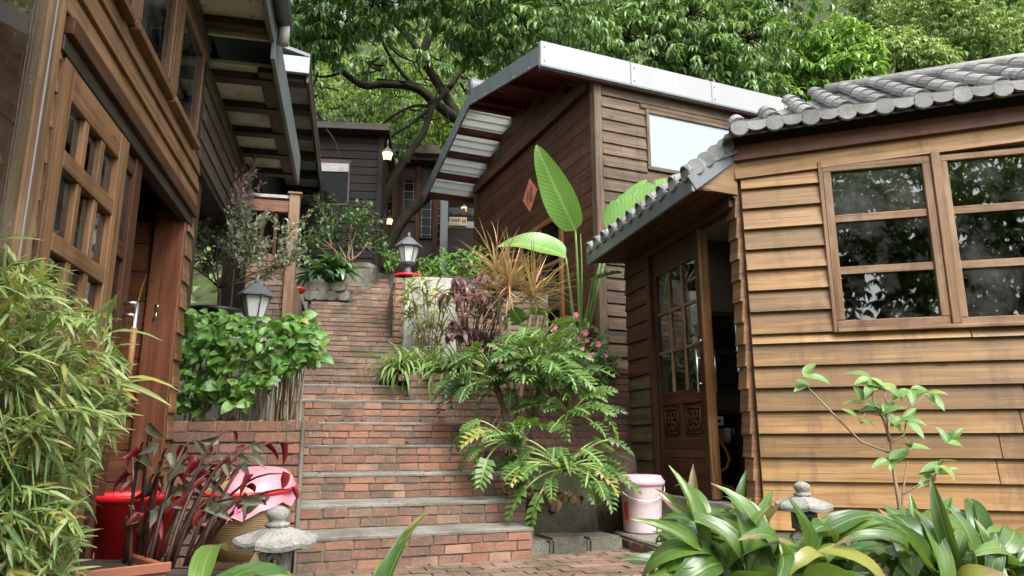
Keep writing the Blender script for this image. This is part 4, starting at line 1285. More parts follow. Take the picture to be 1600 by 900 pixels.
# rake board at the near end
zRk = uz1(1167, 236, -.06)[1]
rk0, rk1 = FD(d1[0] + .03, eV - .03, zPe + .015), FD(.03, -.02, zRk)
MB().bar(rk0, rk1, .02, .12).build('pent_rake', M['steel'], cb, bevel=.004)
MB().prism([FD(.03, eV + .03, zPe + .005), FD(.03, .0, zPe - .02), FD(.03, .0, zRk - .03)], -FD.ux * .03).build('rake_infill', M['gold'], cb)
zW = zPe + .22
MB().hexa([FD(eFar, eV - .02, zPe + .08), FD(d1[0], eV - .02, zPe + .08), FD(eFar, .1, zW + .06), FD(.0, .1, zW + .06), FD(eFar, eV - .02, zPe + .10), FD(d1[0], eV - .02, zPe + .10), FD(eFar, .1, zW + .08), FD(.0, .1, zW + .08)], 0).build('pent_deck', M['tile'], cb)
k = 0; u = d1[0] - .03
while u > eFar:
    a_ = FD(u, eV - .05, zPe + .115); b_ = FD(u, .06, zW + .10)
    mb = MB(); halftile(mb, a_, b_, .055, Vector((0, 0, 1)), 6); mb.build('pent_tile', M['tile'], cb)
    mm = Matrix(((FD.ux.x, FD.uy.x, 0, a_.x), (FD.ux.y, FD.uy.y, 0, a_.y), (0, 0, 1, a_.z), (0, 0, 0, 1)))
    place('tile_disc', me_d, mm, cb)
    u -= .21
# caps running down the front rake
for k in range(4):
    t = (k + .5) / 4.2; p = rk0.lerp(rk1, t) + Vector((0, 0, .10)) - F1.uy * .01
    mm = Matrix(((F1.ux.x, F1.uy.x, 0, p.x), (F1.ux.y, F1.uy.y, 0, p.y), (0, 0, 1, p.z), (0, 0, 0, 1)))
    place('tile_disc', me_d, mm, cb)

# stone step at the cabin door
stp = thing('door_step', FD(-1, -.3, 0), 'low worn stone slab step in front of the cabin door', 'step')
s0 = G(972, 838, 0.0)
us = FD.loc(P(975, 828, 6.0))[0]
MB().hexa([FD((-.80, .35)[i & 1], (-.74, .0)[(i >> 1) & 1], (.0, .10)[i >> 2]) for i in range(8)], 0).build('slab', M['cement'], stp, bevel=.012)
MB().hexa([FD((dEnd - .05, -.805)[i & 1], (-.40, .0)[(i >> 1) & 1], (.0, .095)[i >> 2]) for i in range(8)], 0).build('slab', M['cement'], stp, bevel=.012)
brick_face(stp, FD(-.80, -.745, 0), FD(.35, -.745, 0), 0.0, .075, 'brickw', course=.07)
# ================================================================== houses at the head of the stairs
B1 = P(590, 430, 11.7)
FB = Frame(B1.xy, (.995, .10))
zB0 = ztop - .05
zB1 = P(560, 210, 11.6).z
bh = thing('black_timber_house', FB(-1, .5, zB0), 'almost black timber house with one window at the top of the stairs', 'house')
wa_, wz1 = FB.uz(500, 254); wb2, wz0_ = FB.uz(545, 322)
wallslab(FB, bh, M['beam'], -2.4, 0, .0, 1.5, zB0, zB1)
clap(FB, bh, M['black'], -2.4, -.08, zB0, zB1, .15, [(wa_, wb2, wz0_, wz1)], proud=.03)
box('corner_post', M['black'], bh, FB, -.08, .02, -.05, .08, zB0, zB1)
box('roof_edge', M['beam'], bh, FB, -2.6, .12, -.28, 1.7, zB1 + .001, zB1 + .12)
bw = window(FB, bh, wa_, wb2, wz0_, wz1, v=-.004, fw=.035, fd=.03, mat='beam', gl='panedark', sill=False)
MB().box(FB, wa_ + .03, wb2 - .03, -.045, -.03, wz1 - .17, wz1 - .02).build('blind', M['soffit2'], bw)

FC = Frame(P(600, 415, 14.3).xy, (.995, .10))
zc0 = zB0; zc1 = P(660, 258, 14.3).z
ch = thing('tea_house', FC(1, .5, zc0), 'dark wooden house with leaded windows behind the tree at the stair head', 'house')
wallslab(FC, ch, M['beam'], -.5, 1.15, .02, .12, zc0, zc1)
planks(FC, ch, M['dark'], -.5, 1.15, zc0, zc0 + .95, .2, v=.02)
box('roof_slab', M['mortar'], ch, FC, -.1, 1.1, -.5, 1.5, zc1 + .10, zc1 + .28)
box('roof_beam', M['beam'], ch, FC, -.6, 3.2, -.35, 1.5, zc1 + .001, zc1 + .099)
for (x0, x1, y0, y1) in ((556, 573, 278, 372), (586, 612, 282, 350), (628, 649, 280, 346), (656, 676, 308, 374), (682, 689, 320, 380)):
    a, zt_ = FC.uz(x0 + (0 if x0 > 600 else 12), y0); b, zb_ = FC.uz(x1 + (0 if x0 > 600 else 6), y1)
    w = window(FC, ch, a, b, zb_, zt_, v=.0, fw=.03, fd=.04, mat='dark', gl='panedark', name='leaded_window', sill=False)
    g = MB()
    for t in (.18, .82): g.box(FC, a + (b - a) * t - .004, a + (b - a) * t + .004, -.03, -.024, zb_ + .03, zt_ - .03)
    for t in (.1, .3, .5, .7, .9): g.box(FC, a + .03, b - .03, -.0295, -.0245, zb_ + (zt_ - zb_) * t - .004, zb_ + (zt_ - zb_) * t + .004)
    g.build('leading', M['white'], w)
for px in (615, 652, 680):
    u = FC.uz(px, 350)[0]; box('post', M['dark'], ch, FC, u - .05, u + .05, -.06, .0, zc0, zc1)
# porch with a pale post, beam and sign
u0, _ = FC.uz(687, 400); u1, zpt = FC.uz(700, 312)
FPo = FC
box('porch_post', M['white'], ch, FC, u0, u1, -.75, -.6, zc0, zc1 - .1)
ub0 = FC.uz(700, 350, -.7)[0]; ub1 = FC.uz(745, 350, -.7)[0] + .3; zbm = FC.uz(715, 357, -.7)[1]
box('porch_beam', M['soffit2'], ch, FC, ub0 - .02, ub1 + .8, -.74, -.62, zbm - .0, zbm + .14)
MB().box(FC, ub0, ub1 + .8, 1.2, 1.3, zc0, zc1).build('porch_back', M['beam'], ch)
au = MB()
for k in range(9):
    u = ub0 + k * .09; au.box(FC, u, u + .085, -.76, -.755, zbm + .30 - .03 * (k % 2), zbm + .42)
au.build('awning_fringe', M['black_plastic'], ch)
# the sign: cream board, three dark characters, a line of small letters and a red seal
s0, sz1 = FC.uz(702, 339, -.78); s1, sz0 = FC.uz(729, 353, -.78)
M['cream'] = plain('cream_board', (.62, .56, .36), .6); M['redink'] = plain('red_ink', (.45, .05, .03), .6)
sg = thing('shop_sign', FC(s0, -.78, sz0), 'small cream sign with dark characters and a red seal over the porch', 'sign')
MB().box(FC, s0, s1, -.79, -.76, sz0, sz1).build('board', M['cream'], sg, bevel=.003)
ck = MB(); hh = sz1 - sz0; w = s1 - s0
for c in range(3):
    cx = s0 + w * (.15 + .19 * c); cz = sz0 + hh * .60; q = hh * .22
    def sk_(a, b): ck.bar(FC(cx + a[0] * q, -.7915, cz + a[1] * q), FC(cx + b[0] * q, -.7915, cz + b[1] * q), hh * .055, .002, (0, -1, 0))
    st_ = [[((-1, 1), (-1, -1)), ((-.6, .6), (1, .6)), ((-.1, 1), (-.4, -1)), ((.3, .6), (.9, -1)), ((-.4, -.2), (.8, -.2))],
           [((-1, .7), (1, .7)), ((-1, 0), (1, 0)), ((0, 1), (0, -1)), ((-.2, 0), (-1, -1)), ((.2, 0), (1, -1))],
           [((-1, .8), (1, .8)), ((-.9, .8), (-.9, -1)), ((.9, .8), (.9, -1)), ((-.9, .1), (.9, .1)), ((-.5, -.4), (.5, -.4)), ((0, 1), (0, -1))]][c]
    for a, b in st_: sk_(a, b)
for k in range(10): ck.box(FC, s0 + w * (.07 + .052 * k), s0 + w * (.10 + .052 * k), -.7925, -.7905, sz0 + hh * .12, sz0 + hh * .22)
ck.build('lettering', M['black_plastic'], sg)
sl = MB()
for a in (.74, .86): sl.box(FC, s0 + w * a, s0 + w * (a + .09), -.7925, -.7905, sz0 + hh * .3, sz0 + hh * .75)
sl.build('seal', M['redink'], sg)

# ================================================================== lamps
M['warm'] = plain('lit_glass', (.9, .6, .25), .4, emit=(1.0, .56, .16), es=1.7)
def lamp_mesh(th, c, s, glassm, post=True):
    c = Vector(c)
    def L(prof): return [(r * s, z * s) for r, z in prof]
    if post:
        MB().lathe(c, L([(.13, 0), (.13, .02), (.075, .035), (.055, .06), (.05, .12), (.04, .14), (.045, .16), (.085, .185), (.09, .20)]), 20).build('base', M['lampmetal'], th, smooth=False)
    h0 = .20 if post else 0
    n = 6
    gl = MB(); 
    MB().lathe(c, L([(.10, h0), (.112, h0 + .01), (.112, h0 + .022), (.098, h0 + .03)]), sq=6, ph=.2).build('tray', M['lampmetal'], th)
    for k in range(n):
        t0, t1 = 2 * math.pi * k / n + .2, 2 * math.pi * (k + 1) / n + .2
        def pt(r, t, z): return c + Vector((r * s * math.cos(t), r * s * math.sin(t), z * s))
        a, b, d, e_ = pt(.088, t0, h0 + .03), pt(.088, t1, h0 + .03), pt(.142, t1, h0 + .24), pt(.142, t0, h0 + .24)
        MB().prism([a, b, d, e_], (c + Vector((0, 0, h0 * s)) - (a + b) / 2).normalized() * .004 * s).build('glass_pane', glassm, th)
        MB().tube([pt(.092, t0, h0 + .025), pt(.147, t0, h0 + .245)], .009 * s, 6).build('frame_bar', M['lampmetal'], th)
    MB().lathe(c, L([(.15, h0 + .24), (.195, h0 + .245), (.195, h0 + .26), (.15, h0 + .30), (.085, h0 + .355), (.05, h0 + .385), (.03, h0 + .39)]), sq=6, ph=.2).build('roof', M['lampmetal'], th)
    MB().lathe(c, L([(.02, h0 + .39), (.03, h0 + .40), (.018, h0 + .415), (.028, h0 + .435), (.012, h0 + .455), (.002, h0 + .475)]), 12).build('finial', M['lampmetal'], th, smooth=True)
lc = P(637, 431, 8.27); lc.z = ztw
lamp = thing('garden_lamp', lc, 'grey hexagonal garden lamp on the white plastered wall', 'lamp', 'grey garden lamps')
lamp_mesh(lamp, lc, .86, M['lampglass'])
l2 = P(397, 497, 5.6) - Vector((0, 0, .172))
lamp2 = copy_tree(lamp, l2 - lc); lamp2.scale = (.9, .9, .9); lamp2['label'] = 'grey hexagonal garden lamp rising behind the hedge'
MB().lathe(lc, [(.13, .0), (.15, .0), (.165, .02), (.155, .035), (.135, .02)], 24).build('red_ring', plain('red_plastic', (.55, .02, .025), .35), None, smooth=True)
tag(bpy.data.objects['red_ring'], 'red plastic ring lying round the foot of the lamp on plastered wall', 'ring')
o = MB().lathe(P(463, 458, 9.2), [(.09, 0), (.12, .05), (.125, .06), (.11, .055), (.08, .01)], 20).build('red_bowl', bpy.data.materials['red_plastic'], None, smooth=True)
tag(o, 'small red plastic bowl on the ledge beside the stone trough', 'bowl')
pm = P(397, 503, 5.95)
o = MB().box(WORLD, l2.x - .16, l2.x + .16, l2.y - .16, l2.y + .16, ztp - .08, l2.z - .001).build('lamp_pedestal', M['plaster'], None, bevel=.01); tag(o, 'plastered pedestal carrying the lamp behind the hedge', 'pedestal')
for px, py, Y, s, lab in ((605, 252, 11.3, .62, 'lit amber lantern hanging highest, right of the black house'), (593, 302, 13.9, .5, 'lit amber lamp left of the tree trunk below the high lantern'), (608, 352, 14.0, .5, 'lowest lit amber lamp, beside the leaded window behind the trunk'), (725, 332, 14.5, .45, 'lit yellow lamp in the dark porch above the cream sign')):
    c = P(px, py, Y)
    wl_ = thing('wall_lantern', c, lab, 'lantern', 'lit lanterns at the stair head')
    lamp_mesh(wl_, c, s, M['warm'], post=False)
    MB().tube([c + Vector((0, 0, .46 * s)), c + Vector((0, 0, .62 * s)), c + Vector((-.12 * s, .3, .62 * s))], .012, 6).build('bracket', M['lampmetal'], wl_, smooth=True)
    ld_ = bpy.data.lights.new('lantern_light', 'POINT'); ld_.energy = 2.5; ld_.color = (1, .62, .25); ld_.shadow_soft_size = .04
    lo = bpy.data.objects.new('lantern_light', ld_); COL.objects.link(lo); lo.parent = wl_; lo.location = (0, 0, .12 * s)

# ================================================================== stone lanterns
def stone_lantern(c, s, label):
    c = Vector(c); t = thing('stone_lantern', c, label, 'stone lantern', 'granite garden lanterns')
    def L(pr): return [(r * s, z * s) for r, z in pr]
    MB().lathe(c, L([(.20, -.30), (.20, -.02), (.15, .0), (.13, .05)]), sq=6, ph=.3).build('pedestal', M['granite'], t, bevel=.008)
    fb = MB()
    for k in range(4):
        a = math.pi / 4 + k * math.pi / 2 + .15
        p = c + Vector((math.cos(a) * .115 * s, math.sin(a) * .115 * s, .05 * s)); fb.bar(p, p + Vector((0, 0, .20 * s)), .065 * s, .065 * s, (math.cos(a + .78), math.sin(a + .78), 0))
    f_ = fb.build('fire_box', M['granite'], t, bevel=.006)
    # round openings framed in each face
    for k in range(4):
        a = k * math.pi / 2 + .15; o_ = c + Vector((math.cos(a) * .09 * s, math.sin(a) * .09 * s, .15 * s))
        tx = Vector((-math.sin(a), math.cos(a), 0)); rr = .055 * s
        MB().tube([o_ + tx * rr * math.cos(q) + Vector((0, 0, rr * 1.25 * math.sin(q))) for q in [2 * math.pi * i / 16 for i in range(17)]], .026 * s, 6, cap=False).build('round_opening', M['granite'], f_, smooth=True)
    # roof: hexagonal, slightly upswept eaves
    me = MB(); n = 6; vs = []; fs = []
    prof = [(.16, .252), (.335, .262), (.345, .30), (.335, .325), (.24, .365), (.14, .415), (.09, .43)]
    N = 24
    for r, z in prof:
        for k in range(N):
            th_ = 2 * math.pi * k / N
            hexr = math.cos(math.pi / n) / math.cos((th_ % (2 * math.pi / n)) - math.pi / n)
            up = (abs((th_ % (2 * math.pi / n)) - math.pi / n) / (math.pi / n)) ** 2 * .03 * (r / .34)
            j = 1 + .02 * noise.noise(Vector((k * .9, z * 30, c.x * 7)))
            vs.append(c + Vector((r * hexr * j * math.cos(th_ + .35), r * hexr * j * math.sin(th_ + .35), z + (up if r > .2 else 0))) * 1.0 - c * 0 if s == 1 else c + Vector((r * hexr * j * math.cos(th_ + .35) * s, r * hexr * j * math.sin(th_ + .35) * s, (z + (up if r > .2 else 0)) * s)))
    for i in range(len(prof) - 1):
        for k in range(N): fs.append((i * N + k, i * N + (k + 1) % N, (i + 1) * N + (k + 1) % N, (i + 1) * N + k))
    fs.append(tuple(range(N - 1, -1, -1))); fs.append(tuple((len(prof) - 1) * N + k for k in range(N)))
    me.add(vs, fs).build('roof', M['granite'], t)
    MB().lathe(c, L([(.085, .425), (.10, .445), (.10, .462), (.065, .478), (.08, .495), (.096, .53), (.092, .56), (.06, .585), (.025, .60)]), 18).build('finial', M['granite'], t, smooth=True)
    return t
sl1 = P(428, 903, 3.05); stone_lantern((sl1.x, 3.05, P(428, 849, 3.05).z - .30 * .49), .49, 'grey granite lantern at the bottom left beside the red-leaved plant')
sl2 = P(1256, 800, 3.35); stone_lantern((sl2.x, 3.35, P(1256, 793, 3.35).z - .30 * .38), .38, 'grey granite lantern half buried in broad leaves before the cabin')
for nm in ('stone_lantern', 'stone_lantern.001'):
    pass

# ================================================================== pots, buckets, jar
pk = paint('pink_plastic', (.70, .55, .59), .38, (.40, .33, .27), .5, 5); pk2 = plain('pink_lid', (.70, .36, .46), .4)
bc = P(1004, 820, 5.55); bc.z = .105
bu = thing('pink_bucket', bc, 'pale pink plastic bucket with a lid beside the cabin door', 'bucket')
s = .42
MB().lathe(bc, [(.135, 0), (.14, .01), (.152, .30), (.156, .305), (.158, .345), (.16, .35)], 32).build('body', pk, bu, smooth=True)
MB().lathe(bc, [(.162, .335), (.176, .34), (.178, .365), (.165, .38), (.15, .405), (.12, .41), (.02, .412)], 32).build('lid', pk2, bu, smooth=True)
MB().tube([bc + Vector((.17 * math.cos(t), .17 * math.sin(t) - .01, .33 - .10 * math.sin(math.pi * k / 12))) for k, t in enumerate([math.pi + math.pi * q / 12 for q in range(13)])], .004, 6).build('handle', M['milk'], bu, smooth=True)
MB().prism([bc + Vector((-.115, -.1045, .09)), bc + Vector((-.14, -.07, .09)), bc + Vector((-.145, -.073, .22)), bc + Vector((-.12, -.108, .22))], (-.002, -.002, 0)).build('paper_label', M['redink'], bu)

rc = P(200, 868, 3.55); rc.z = P(200, 868, 3.55).z
rdm = plain('red_bucket_plastic', (.60, .015, .02), .35)
rbk = thing('red_bucket', rc, 'bright red plastic bucket behind the red-leaved cane plant', 'bucket')
MB().lathe(rc, [(.165, 0), (.19, .25), (.205, .255), (.21, .275), (.205, .285), (.185, .275), (.16, .02)], 32).build('body', rdm, rbk, smooth=True)
MB().tube([rc + Vector((.2 * math.cos(t), .2 * math.sin(t), .27 + .0 * k)) for k, t in enumerate([2 * math.pi * q / 30 for q in range(31)])], .009, 6, cap=False).build('rim', rdm, rbk, smooth=True)

# clay jar under a pink cover
jc = P(378, 835, 3.95)
jz = jc.z
t_ = NT('ribbed_clay'); wv = t_.n('TexWave', i_Scale=34.0, i_Distortion=.8); wv.bands_direction = 'Z'; t_.l(t_.vec('Object'), wv.inputs['Vector'])
nz = t_.noise(t_.vec('Object'), 5, 5); M['clay'] = t_.done(t_.bsdf(t_.mix(nz, (.17, .105, .045), (.40, .29, .14)), .6, t_.bump(wv.outputs['Fac'], .5, .006), .4))
jr = thing('clay_jar', jc, 'bulging yellow brown clay jar under a pink cover at the planter foot', 'jar')
MB().lathe(jc, [(.13, -.12), (.17, -.05), (.225, .05), (.245, .13), (.235, .21), (.20, .27), (.15, .30)], 36).build('body', M['clay'], jr, smooth=True)
t_ = NT('pink_cover'); M['pinkc'] = t_.done(t_.bsdf(t_.mix(t_.noise(t_.vec('Object'), 6, 4), (.44, .13, .17), (.58, .26, .30)), .4, t_.bump(t_.noise(t_.vec('Object', (1, 1, .4)), 16, 3), .6, .012), .5))
cv = MB(); n = 40; vs = []; fs = []
tilt = Matrix.Rotation(R(-7), 3, 'Y') @ Matrix.Rotation(R(6), 3, 'X')
prof = [(.272, .145), (.268, .15), (.258, .20), (.238, .25), (.20, .295), (.14, .325), (.05, .342), (.001, .345)]
for r, z in prof:
    for k in range(n):
        th_ = 2 * math.pi * k / n
        drop = (-.02 * max(0, math.sin(th_ * 1.0 + 3.6)) + .014 * math.sin(th_ * 7) + .01 * math.sin(th_ * 11)) * max(0, (r - .12) / .13)
        p = tilt @ Vector((r * (1 + .012 * math.sin(7 * th_)) * math.cos(th_), r * (1 + .012 * math.sin(7 * th_)) * math.sin(th_), 0))
        vs.append(jc + p + Vector((0, 0, z + drop)))
for i in range(len(prof) - 1):
    for k in range(n): fs.append((i * n + k, i * n + (k + 1) % n, (i + 1) * n + (k + 1) % n, (i + 1) * n + k))
co_ = cv.add(vs, fs).build('cover', M['pinkc'], jr, smooth=True)
MB().tube([jc + Vector((.262 * math.cos(t), .262 * math.sin(t), .235 + .02 * math.sin(t))) for t in [2 * math.pi * k / 30 for k in range(31)]], .012, 8, cap=False).build('rim_cord', rdm, co_, smooth=True)

# terracotta trough in front with earth
tq = [P(40, 905, 2.75), P(262, 880, 3.1)]
FT = Frame(tq[0].xy, (tq[1] - tq[0]).xy); LT = (tq[1] - tq[0]).xy.length
zt_ = tq[1].z
ter = plain('terracotta_plastic', (.30, .105, .06), .55)
tr_ = thing('terracotta_trough', FT(LT / 2, .3, zt_ - .25), 'terracotta trough of earth holding the red-leaved cane plant', 'trough')
m_ = MB().box(FT, -.5, LT, .0, .03, zt_ - .28, zt_).box(FT, -.5, LT, .55, .58, zt_ - .28, zt_).box(FT, LT - .03, LT, .03, .55, zt_ - .28, zt_).box(FT, -.5, -.47, .03, .55, zt_ - .28, zt_)
m_.build('walls', ter, tr_, bevel=.006)
MB().box(FT, -.5, LT + .012, -.014, -.0005, zt_ - .035, zt_ + .006).build('rim', ter, tr_, bevel=.004)
MB().box(FT, -.468, LT - .032, .032, .548, zt_ - .25, zt_ - .03).build('soil', M['soil'], tr_)

# white flower pot on the retaining wall
fp = P(925, 592, 7.15); fp.z = P(925, 580, 7.15).z - .05
t = thing('white_flower_pot', fp, 'white flower pot under the pink flowers on the brick wall', 'flower pot')
MB().lathe(fp, [(.09, 0), (.095, .01), (.13, .17), (.15, .175), (.155, .215), (.14, .22), (.13, .20)], 28).build('pot', M['milk'], t, smooth=True)
MB().lathe(fp, [(.125, .17), (.13, .195), (.01, .20)], 20).build('soil', M['soil'], t)
# black pot behind the hedge
bp = P(335, 520, 6.2); bp.z = P(335, 484, 6.2).z - .32
t = thing('black_pot', bp, 'wide black plastic pot of the wispy tree behind the hedge', 'pot')
MB().lathe(bp, [(.15, 0), (.20, .28), (.225, .285), (.23, .32), (.21, .32), (.19, .28)], 32).build('pot', M['black_plastic'], t, smooth=True)
MB().lathe(bp, [(.19, .26), (.195, .285), (.01, .29)], 20).build('soil', M['soil'], t)

# rough stone trough and rocks
def rock(name, c, sx, sy, sz, mat, parent=None, seed=0, sub=3, amp=.25):
    bm = bmesh.new(); bmesh.ops.create_icosphere(bm, subdivisions=sub, radius=1)
    for v in bm.verts:
        n1 = noise.noise(v.co * 1.3 + Vector((seed * 7.3, 0, 0))); n2 = noise.noise(v.co * 3.1 + Vector((0, seed * 3.3, 0)))
        p = v.co * (1 + amp * n1 + amp * .4 * n2)
        for i in range(3):   # squared, broken faces
            p[i] = max(-.68, min(.68, p[i]))
        v.co = Vector((p.x * sx, p.y * sy, p.z * sz))
    me = bpy.data.meshes.new(name); bm.to_mesh(me); bm.free(); me.materials.append(mat)
    return link(name, me, parent, c)
M['drystone'] = stone('grey_dry_stone', (.075, .07, .058), (.21, .20, .17), 5, .35, bump=.9)
ta = P(478, 470, 9.45); tb = P(536, 470, 9.45); zta = P(500, 441, 9.4).z
tt = thing('stone_trough', ((ta.x + tb.x) / 2, 9.6, ta.z), 'rough grey stone planting trough beside the upper steps', 'trough')
MB().box(WORLD, ta.x + .02, tb.x - .02, 9.45, 10.2, ta.z - .2, zta - .04).build('core', M['drystone'], tt, bevel=.03)
W_ = tb.x - ta.x
k = 0
for row in range(2):
    x = ta.x - .02
    while x < tb.x - .05:
        w = random.uniform(.13, .22); hgt = (zta - ta.z) / 2
        rock('stone', (x + w / 2, 9.47 + random.uniform(-.02, .02), ta.z + hgt * (row + .5)), w * .76, .11, hgt * .76, M['drystone'], tt, k, 3, .16); x += w; k += 1
o = rock('mossy_boulder', P(566, 424, 10.6) + Vector((0, 0, -.16)), .32, .35, .36, M['drystone'], None, 11); tag(o, 'grey angular boulder at the head of the stairs beside the trough', 'boulder')
o = rock('planter_boulder', P(865, 780, 5.75) + Vector((.0, .3, -.15)), .5, .45, .72, M['rock'], None, 5); tag(o, 'dark mossy boulder half hidden under the split-leaf plant', 'boulder')
kb = thing('stone_kerb', (.6, 5.2, 0), 'mossy low stone kerb round the foot of split-leaf plant', 'kerb')
ka, kb_ = P(800, 868, 5.0), P(975, 842, 5.35)
kf = Frame(ka.xy, (kb_ - ka).xy); kl = (kb_ - ka).xy.length
for q in range(3):
    MB().box(kf, kl * q / 3 + .004, kl * (q + 1) / 3 - .004, .0, .30, -.02, .10 + .012 * (q % 2)).build('kerb_stone', M['drystone'], kb, bevel=.02, segs=2)
o = rock('earth_mound', Vector((.35, 6.25, .1)), .95, .70, .85, M['soil'], None, 9, 4, .2); tag(o, 'dark earth bank under the split-leaf plant beside the stairs', 'earth bank', kind='structure')
# ================================================================== leaves
def rv(a=1.0): return Vector((random.uniform(-a, a), random.uniform(-a, a), random.uniform(-a, a)))
def strip_tpl(prof, nseg=5, bend=.6, fold=.25, wave=0.0, twist=0.0, seed=0, asp=.3):
    """one leaf, unit length along y, unit width along x, face up; returns verts, faces, uvs"""
    rr = random.Random(seed); V = []; U = []; Fs = []
    y = z = 0.0; ph = rr.uniform(0, 6)
    for i in range(nseg + 1):
        t = i / nseg
        if i:
            a = -bend * ((t - .5 / nseg) ** 1.2) * 1.6
            y += math.cos(a) / nseg; z += math.sin(a) / nseg
        hw = prof(t) * .5
        tw = twist * t
        wl_ = wave * math.sin(ph + t * 9); wr_ = wave * math.sin(ph + 2 + t * 8)
        V += [(-hw * math.cos(tw), y, z + asp * (hw * fold + wl_ * hw * 2 - hw * math.sin(tw))), (0, y, z), (hw * math.cos(tw), y, z + asp * (hw * fold + wr_ * hw * 2 + hw * math.sin(tw)))]
        U += [(.5 - hw, t), (.5, t), (.5 + hw, t)]
        if i:
            b = 3 * (i - 1)
            Fs += [(b, b + 1, b + 4, b + 3), (b + 1, b + 2, b + 5, b + 4)]
    return V, Fs, U
def P_lance(t): return max(.03, math.sin(math.pi * min(1, t * .92 + .08)) ** .9 * (1.15 - .5 * t))
def P_ovate(t): return max(.02, (math.sin(math.pi * t ** .72)) ** .8)
def P_strap(t): return max(.03, min(1, (t * 5 + .25)) * (1 - t ** 4) ** .8) if t < .999 else .02
def P_asp(t): return max(.02, (math.sin(math.pi * t ** .85)) ** .75) if t > .12 else .10 + t * 2.2
def P_blade(t): return max(.03, min(1, t * 9 + .3) * (1 - t) ** .55)
def P_heart(t): return max(.02, math.sin(math.pi * t ** .55) ** .7)
def philo_tpl(seed, bend=.5):
    """deeply lobed leaf: fingers along a midrib"""
    rr = random.Random(seed); V = []; Fs = []; U = []
    n = 6
    def mid(t):
        a = -bend * t; return Vector((0, math.sin(bend * t) / bend if bend else t, (math.cos(bend * t) - 1) / bend if bend else 0))
    def addq(pts, uv):
        b = len(V); V.extend([tuple(p) for p in pts]); U.extend(uv)
        Fs.append(tuple(range(b, b + len(pts))))
    # midrib blade
    for i in range(n):
        t0, t1 = i / n, (i + 1) / n
        w0 = .13 * (1 - t0) + .03; w1 = .13 * (1 - t1) + .02
        for s in (-1, 1):
            a, b = mid(t0), mid(t1); X = Vector((s, 0, .12))
            pts = [a, b, b + X * w1, a + X * w0]
            addq(pts if s < 0 else pts[::-1], [(.5, t0), (.5, t1), (.5 + s * w1, t1), (.5 + s * w0, t0)] if s < 0 else [(.5 + s * w0, t0), (.5 + s * w1, t1), (.5, t1), (.5, t0)])
    for i in range(n):
        t = (i + .45) / n
        L = (.56 * math.sin(math.pi * (.24 + .74 * t)) ** .8 + .04) * rr.uniform(.8, 1.12)
        w = .098 * (1 - .35 * t) * rr.uniform(.8, 1.15)
        for s in (-1, 1):
            o = mid(t) + Vector((s * .06, 0, .008))
            f = .12 + .8 * t + rr.uniform(-.08, .08)
            d = Vector((s * math.cos(f), math.sin(f), .10 - .1 * rr.random())).normalized()
            nrm = Vector((-d.y * s, d.x * s, 0)) * s
            p1 = o + d * L * .55 + Vector((0, 0, .02)); p2 = o + d * L + Vector((0, 0, -.05 - .06 * rr.random()))
            q = [o - nrm * w * .8, o + nrm * w * .8, p1 + nrm * w, p1 - nrm * w]
            if s < 0: q = q[::-1]
            addq(q, [(.3, t)] * 4)
            q = [p1 - nrm * w, p1 + nrm * w, p2]
            if s < 0: q = q[::-1]
            addq(q, [(.2, t)] * 3)
    return V, Fs, U
class Tpl:
    def __init__(s, name, tpls, mat, smooth=True):
        s.mat = mat; s.np = []; s.me = []; s.name = name; s.smooth = smooth
        for V, Fs, U in tpls:
            s.np.append((np.array(V, dtype=np.float64), Fs, np.array(U)))
            me = bpy.data.meshes.new(name); me.from_pydata(V, [], Fs)
            l = me.uv_layers.new(name='UVMap')
            l.data.foreach_set('uv', [c for f in Fs for k in f for c in U[k]])
            me.materials.append(mat)
            if smooth: me.polygons.foreach_set('use_smooth', [True] * len(me.polygons))
            s.me.append(me)
def leafM(pos, d, up, length, width):
    d = Vector(d).normalized(); up = Vector(up)
    x = d.cross(up)
    if x.length < 1e-4: x = d.orthogonal()
    x.normalize(); z = x.cross(d)
    return Matrix(((x.x * width, d.x * length, z.x * length, pos[0]), (x.y * width, d.y * length, z.y * length, pos[1]), (x.z * width, d.z * length, z.z * length, pos[2]), (0, 0, 0, 1)))
